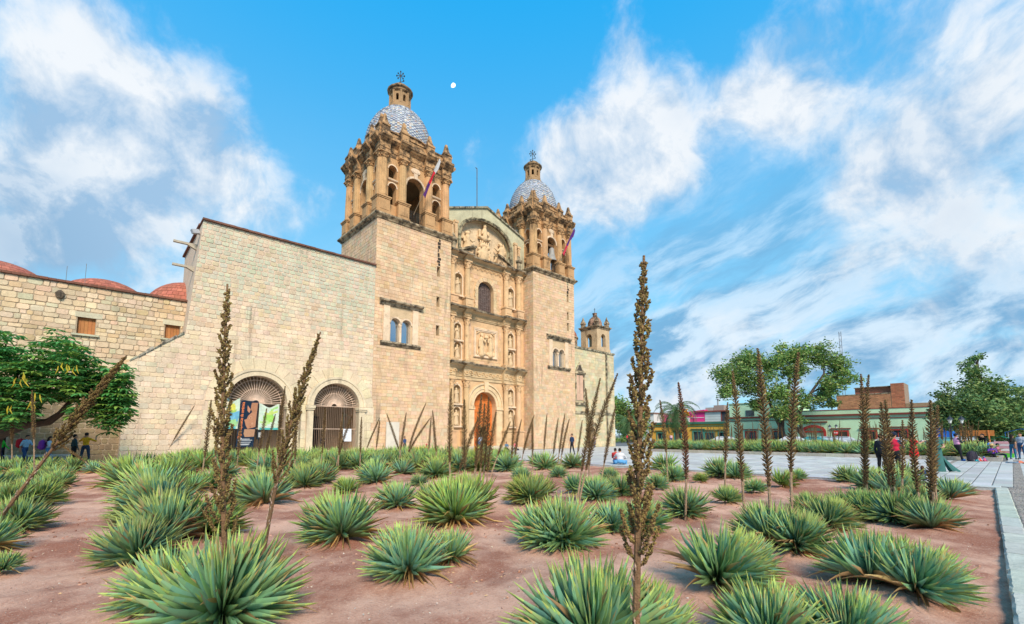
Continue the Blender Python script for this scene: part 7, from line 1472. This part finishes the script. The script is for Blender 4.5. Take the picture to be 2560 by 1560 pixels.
x, y = AT(2479, 28.9); person('child in a purple shirt and straw hat sitting on the kerb', x, y, -130, 1.42, (.13, .045, .34), BLK, hat='straw', sleeve='long', seat=.34, legs=((78, 80), (78, 80)), arms=((35, 8, 80), (35, 8, 80)), girth=1.15); CU = thing('orange_cup', 'orange paper cup held by the child in the straw hat', 'cup', xy=(x - .22, y - .28), rz=0, z=.56); m2 = MB((.80, .22, .03)); m2.lathe([(.035, 0), (.05, .1), (.045, .1), (.03, .01)], (0, 0, 0), 12); m2.build('cup', M['plain'], CU)
x, y = AT(2493, 30.2); person('child with a dark cap and pink striped top sitting behind the straw hat', x, y, -60, 1.35, (.42, .12, .2), NAVY, hat=NAVY, seat=.4, **SIT)
x, y = AT(2531, 30.8); person('woman with long dark hair in a sleeveless grey top', x, y, 10, 1.60, (.055, .065, .055), (.025, .13, .24), hair='long', sleeve='none', arms=((-15, 8, 20), (30, 8, 40)))
x, y = AT(2553, 31.2); person('man in a pale grey hoodie facing the long haired woman', x, y, 190, 1.72, (.42, .45, .52), (.03, .09, .2), sleeve='long', arms=((25, 8, 40), (10, 8, 25)), girth=1.2)
# things on the ground near the kerb
x, y = AT(2428, 28.3); backpack('dark grey backpack standing on the paving by the kerb', x, y, -100, .1, 1.35, (.035, .03, .045), (.05, .05, .06))
x, y = AT(2452, 29.4); CS = thing('instrument_case', 'long black case lying on the kerb beside the grey backpack', 'case', xy=(x, y), rz=TH + R(90), z=.25); mb = MB(BLK); V_, F_, C_ = sdf_mesh([('c', (-.5, 0, .09), (.5, 0, .07), .1, .07, BLK), ('e', (-.3, 0, .09), (.3, .16, .1), BLK)], .025, .05); mb.add(V_, F_); mb.build('case_shell', M['cloth'], CS, smooth=True); m2 = MB((.05, .05, .05)); m2.tube([(-.1, -.02, .18), (0, -.02, .23), (.1, -.02, .18)], .012, 5); m2.build('handle', M['iron'], CS)
for i, (px, c1, c2, lab) in enumerate(((2436, (.04, .35, .42), (.7, .7, .7), 'turquoise rag doll beside the grey backpack'), (2445, (.60, .08, .06), (.65, .62, .6), 'red and white rag doll between two dolls'), (2457, (.55, .10, .16), (.10, .12, .35), 'pink and blue rag doll nearest the straw hat'))):
    x, y = AT(px, 28.2); T = thing('rag_doll', lab, 'doll', xy=(x, y), rz=R(-100), z=0, group='dolls by the kerb'); V_, F_, C_ = sdf_mesh([('c', (0, 0, .08), (0, 0, .16), .09, .06, c1), ('e', (0, 0, .25), (.06, .06, .065), c2), ('c', (.02, .08, .15), (.06, .13, .08), .03, .02, c2), ('c', (.02, -.08, .15), (.06, -.13, .08), .03, .02, c2), ('c', (.06, .04, .05), (.16, .06, .03), .035, .025, c1), ('c', (.06, -.04, .05), (.16, -.06, .03), .035, .025, c1)], .014, .02); mb = MB(); mb.add(V_, F_); mb.C = C_; mb.build('doll_body', M['cloth'], T, smooth=True)
def cloth_on_ground(label, px, Y, w_, l, col, col2, rz=TH):
    x, y = AT(px, Y); T = thing('seller_blanket', label, 'blanket', xy=(x, y), rz=rz); mb = MB(col); n = 10
    Z = lambda i, j: .015 + .03 * abs(math.sin(i * 1.7 + j * .9)) + (.10 if 3 < i < 6 else 0) * math.sin(j)
    for i in range(n):
        for j in range(6): mb.add([(w_ * (a / n - .5), l * (b / 6 - .5), Z(a, b)) for a, b in ((i, j), (i + 1, j), (i + 1, j + 1), (i, j + 1))], [(0, 1, 2, 3)], col if i < 5 else col2)
    mb.build('blanket', M['cloth'], T, smooth=True)
cloth_on_ground('orange and grey blanket spread on the paving before the couple', 2543, 26.6, 1.0, 1.3, (.62, .18, .10), (.18, .24, .30), TH + R(90))
x, y = Wp(-22.9, -.8); YB = thing('yellow_bag', 'bright yellow cloth bundle at the foot of the left tower', 'bag', xy=(x, y), rz=0); V_, F_, C_ = sdf_mesh([('e', (0, 0, .22), (.38, .25, .26), BLK), ('e', (.25, 0, .35), (.2, .18, .22), BLK), ('c', (-.2, 0, .3), (-.3, 0, .5), .12, .06, BLK)], .03, .06); mb = MB((.72, .42, .02)); mb.add(V_, F_); mb.build('bundle', M['cloth'], YB, smooth=True)
x, y = Wp(-16.9, -1.3); OB = thing('orange_toy', 'small orange and yellow toy stand left of the checked shirt', 'toy', xy=(x, y), rz=0); mb = MB((.75, .20, .03)); mb.lathe([(.22, 0), (.2, .2), (.1, .5), (.02, .6)], (0, 0, 0), 10); mb.build('orange_cone', M['plain'], OB); mb = MB((.8, .5, .03)); mb.ball((.2, -.1, .35), .13, 8, 6); mb.build('yellow_ball', M['plain'], OB)
x, y = Wp(-14.2, -2.2); BM = thing('dark_mat', 'dark flat mat lying on the paving before the church steps', 'mat', xy=(x, y), rz=TH); mb = MB((.02, .022, .03)); mb.box(-.9, .9, -.35, .35, .012, .05); mb.build('mat', M['cloth'], BM)
# market stalls at the right edge
def stall(label, px, Y, w_, h, roofc, clothc, rz=TH):
    x, y = AT(px, Y); T = thing('market_stall', label, 'stall', xy=(x, y), rz=rz)
    for sx in (-1, 1):
        for sy in (-1, 1): m2 = MB((.3, .3, .3)); m2.tube([(sx * w_ / 2, sy * .9, 0), (sx * w_ / 2, sy * .9, h)], .03, 6); m2.build('post', M['iron'], T)
    mb = MB(roofc); n = 12
    for i in range(n):
        for j in range(6):
            Z = lambda a, b: h + .35 * (1 - abs(b / 3. - 1)) - .05 * math.sin(a * 1.3) ** 2
            mb.add([(w_ * 1.1 * (a / n - .5), 2.2 * (b / 6. - .5), Z(a, b)) for a, b in ((i, j), (i + 1, j), (i + 1, j + 1), (i, j + 1))], [(0, 1, 2, 3)])
    for sy in (-1.1, 1.1): mb.box(-w_ * .55, w_ * .55, sy - .01, sy + .01, h - .42, h + .02)
    mb.build('canopy', M['cloth'], T, smooth=False); mb = MB(clothc); mb.box(-w_ / 2, w_ / 2, -.8, .8, .0, .85); mb.build('covered_table', M['cloth'], T); return T
stall('green canopied stall behind the couple at the right edge', 2505, 40, 3.4, 1.15, (.015, .33, .20), (.5, .2, .25))
stall('blue canopied stall under the bushy tree', 2432, 62, 3.2, 2.3, (.02, .14, .46), (.2, .2, .25)); stall('blue canopied stall at the far right behind the hoodie', 2556, 46, 3.2, 1.9, (.02, .17, .55), (.3, .2, .2))
x, y = AT(2445, 46); OS = thing('slatted_bench_stand', 'orange slatted wooden rack standing behind the far agaves', 'rack', xy=(x, y), rz=TH + R(90))
for k in range(3): m2 = MB(jit((.60, .20, .05), .1)); m2.box(-1.2, 1.2, -.04, .04, 1.55 + .19 * k, 1.69 + .19 * k); m2.build('slat', M['wood'], OS)
for sx in (-.9, .9): m2 = MB((.5, .17, .05)); m2.tube([(sx, .06, 0), (sx * .85, .06, 2.1)], .06, 6); m2.build('leg', M['wood'], OS)
x, y = AT(2508, 33.5); ST_ = thing('striped_crates', 'stack of pink and white striped boxes behind the long haired woman', 'boxes', xy=(x, y), rz=TH + R(90))
for k in range(5): m2 = MB(jit((.62, .55, .54) if k % 2 else (.55, .28, .30), .1)); m2.box(-.45, .45, -.3, .3, .3 + .17 * k, .46 + .17 * k); m2.build('box', M['plain'], ST_)
m2 = MB((.10, .45, .05)); m2.box(-.5, .5, -.35, .35, 0, .29); m2.build('green_crate', M['plain'], ST_)
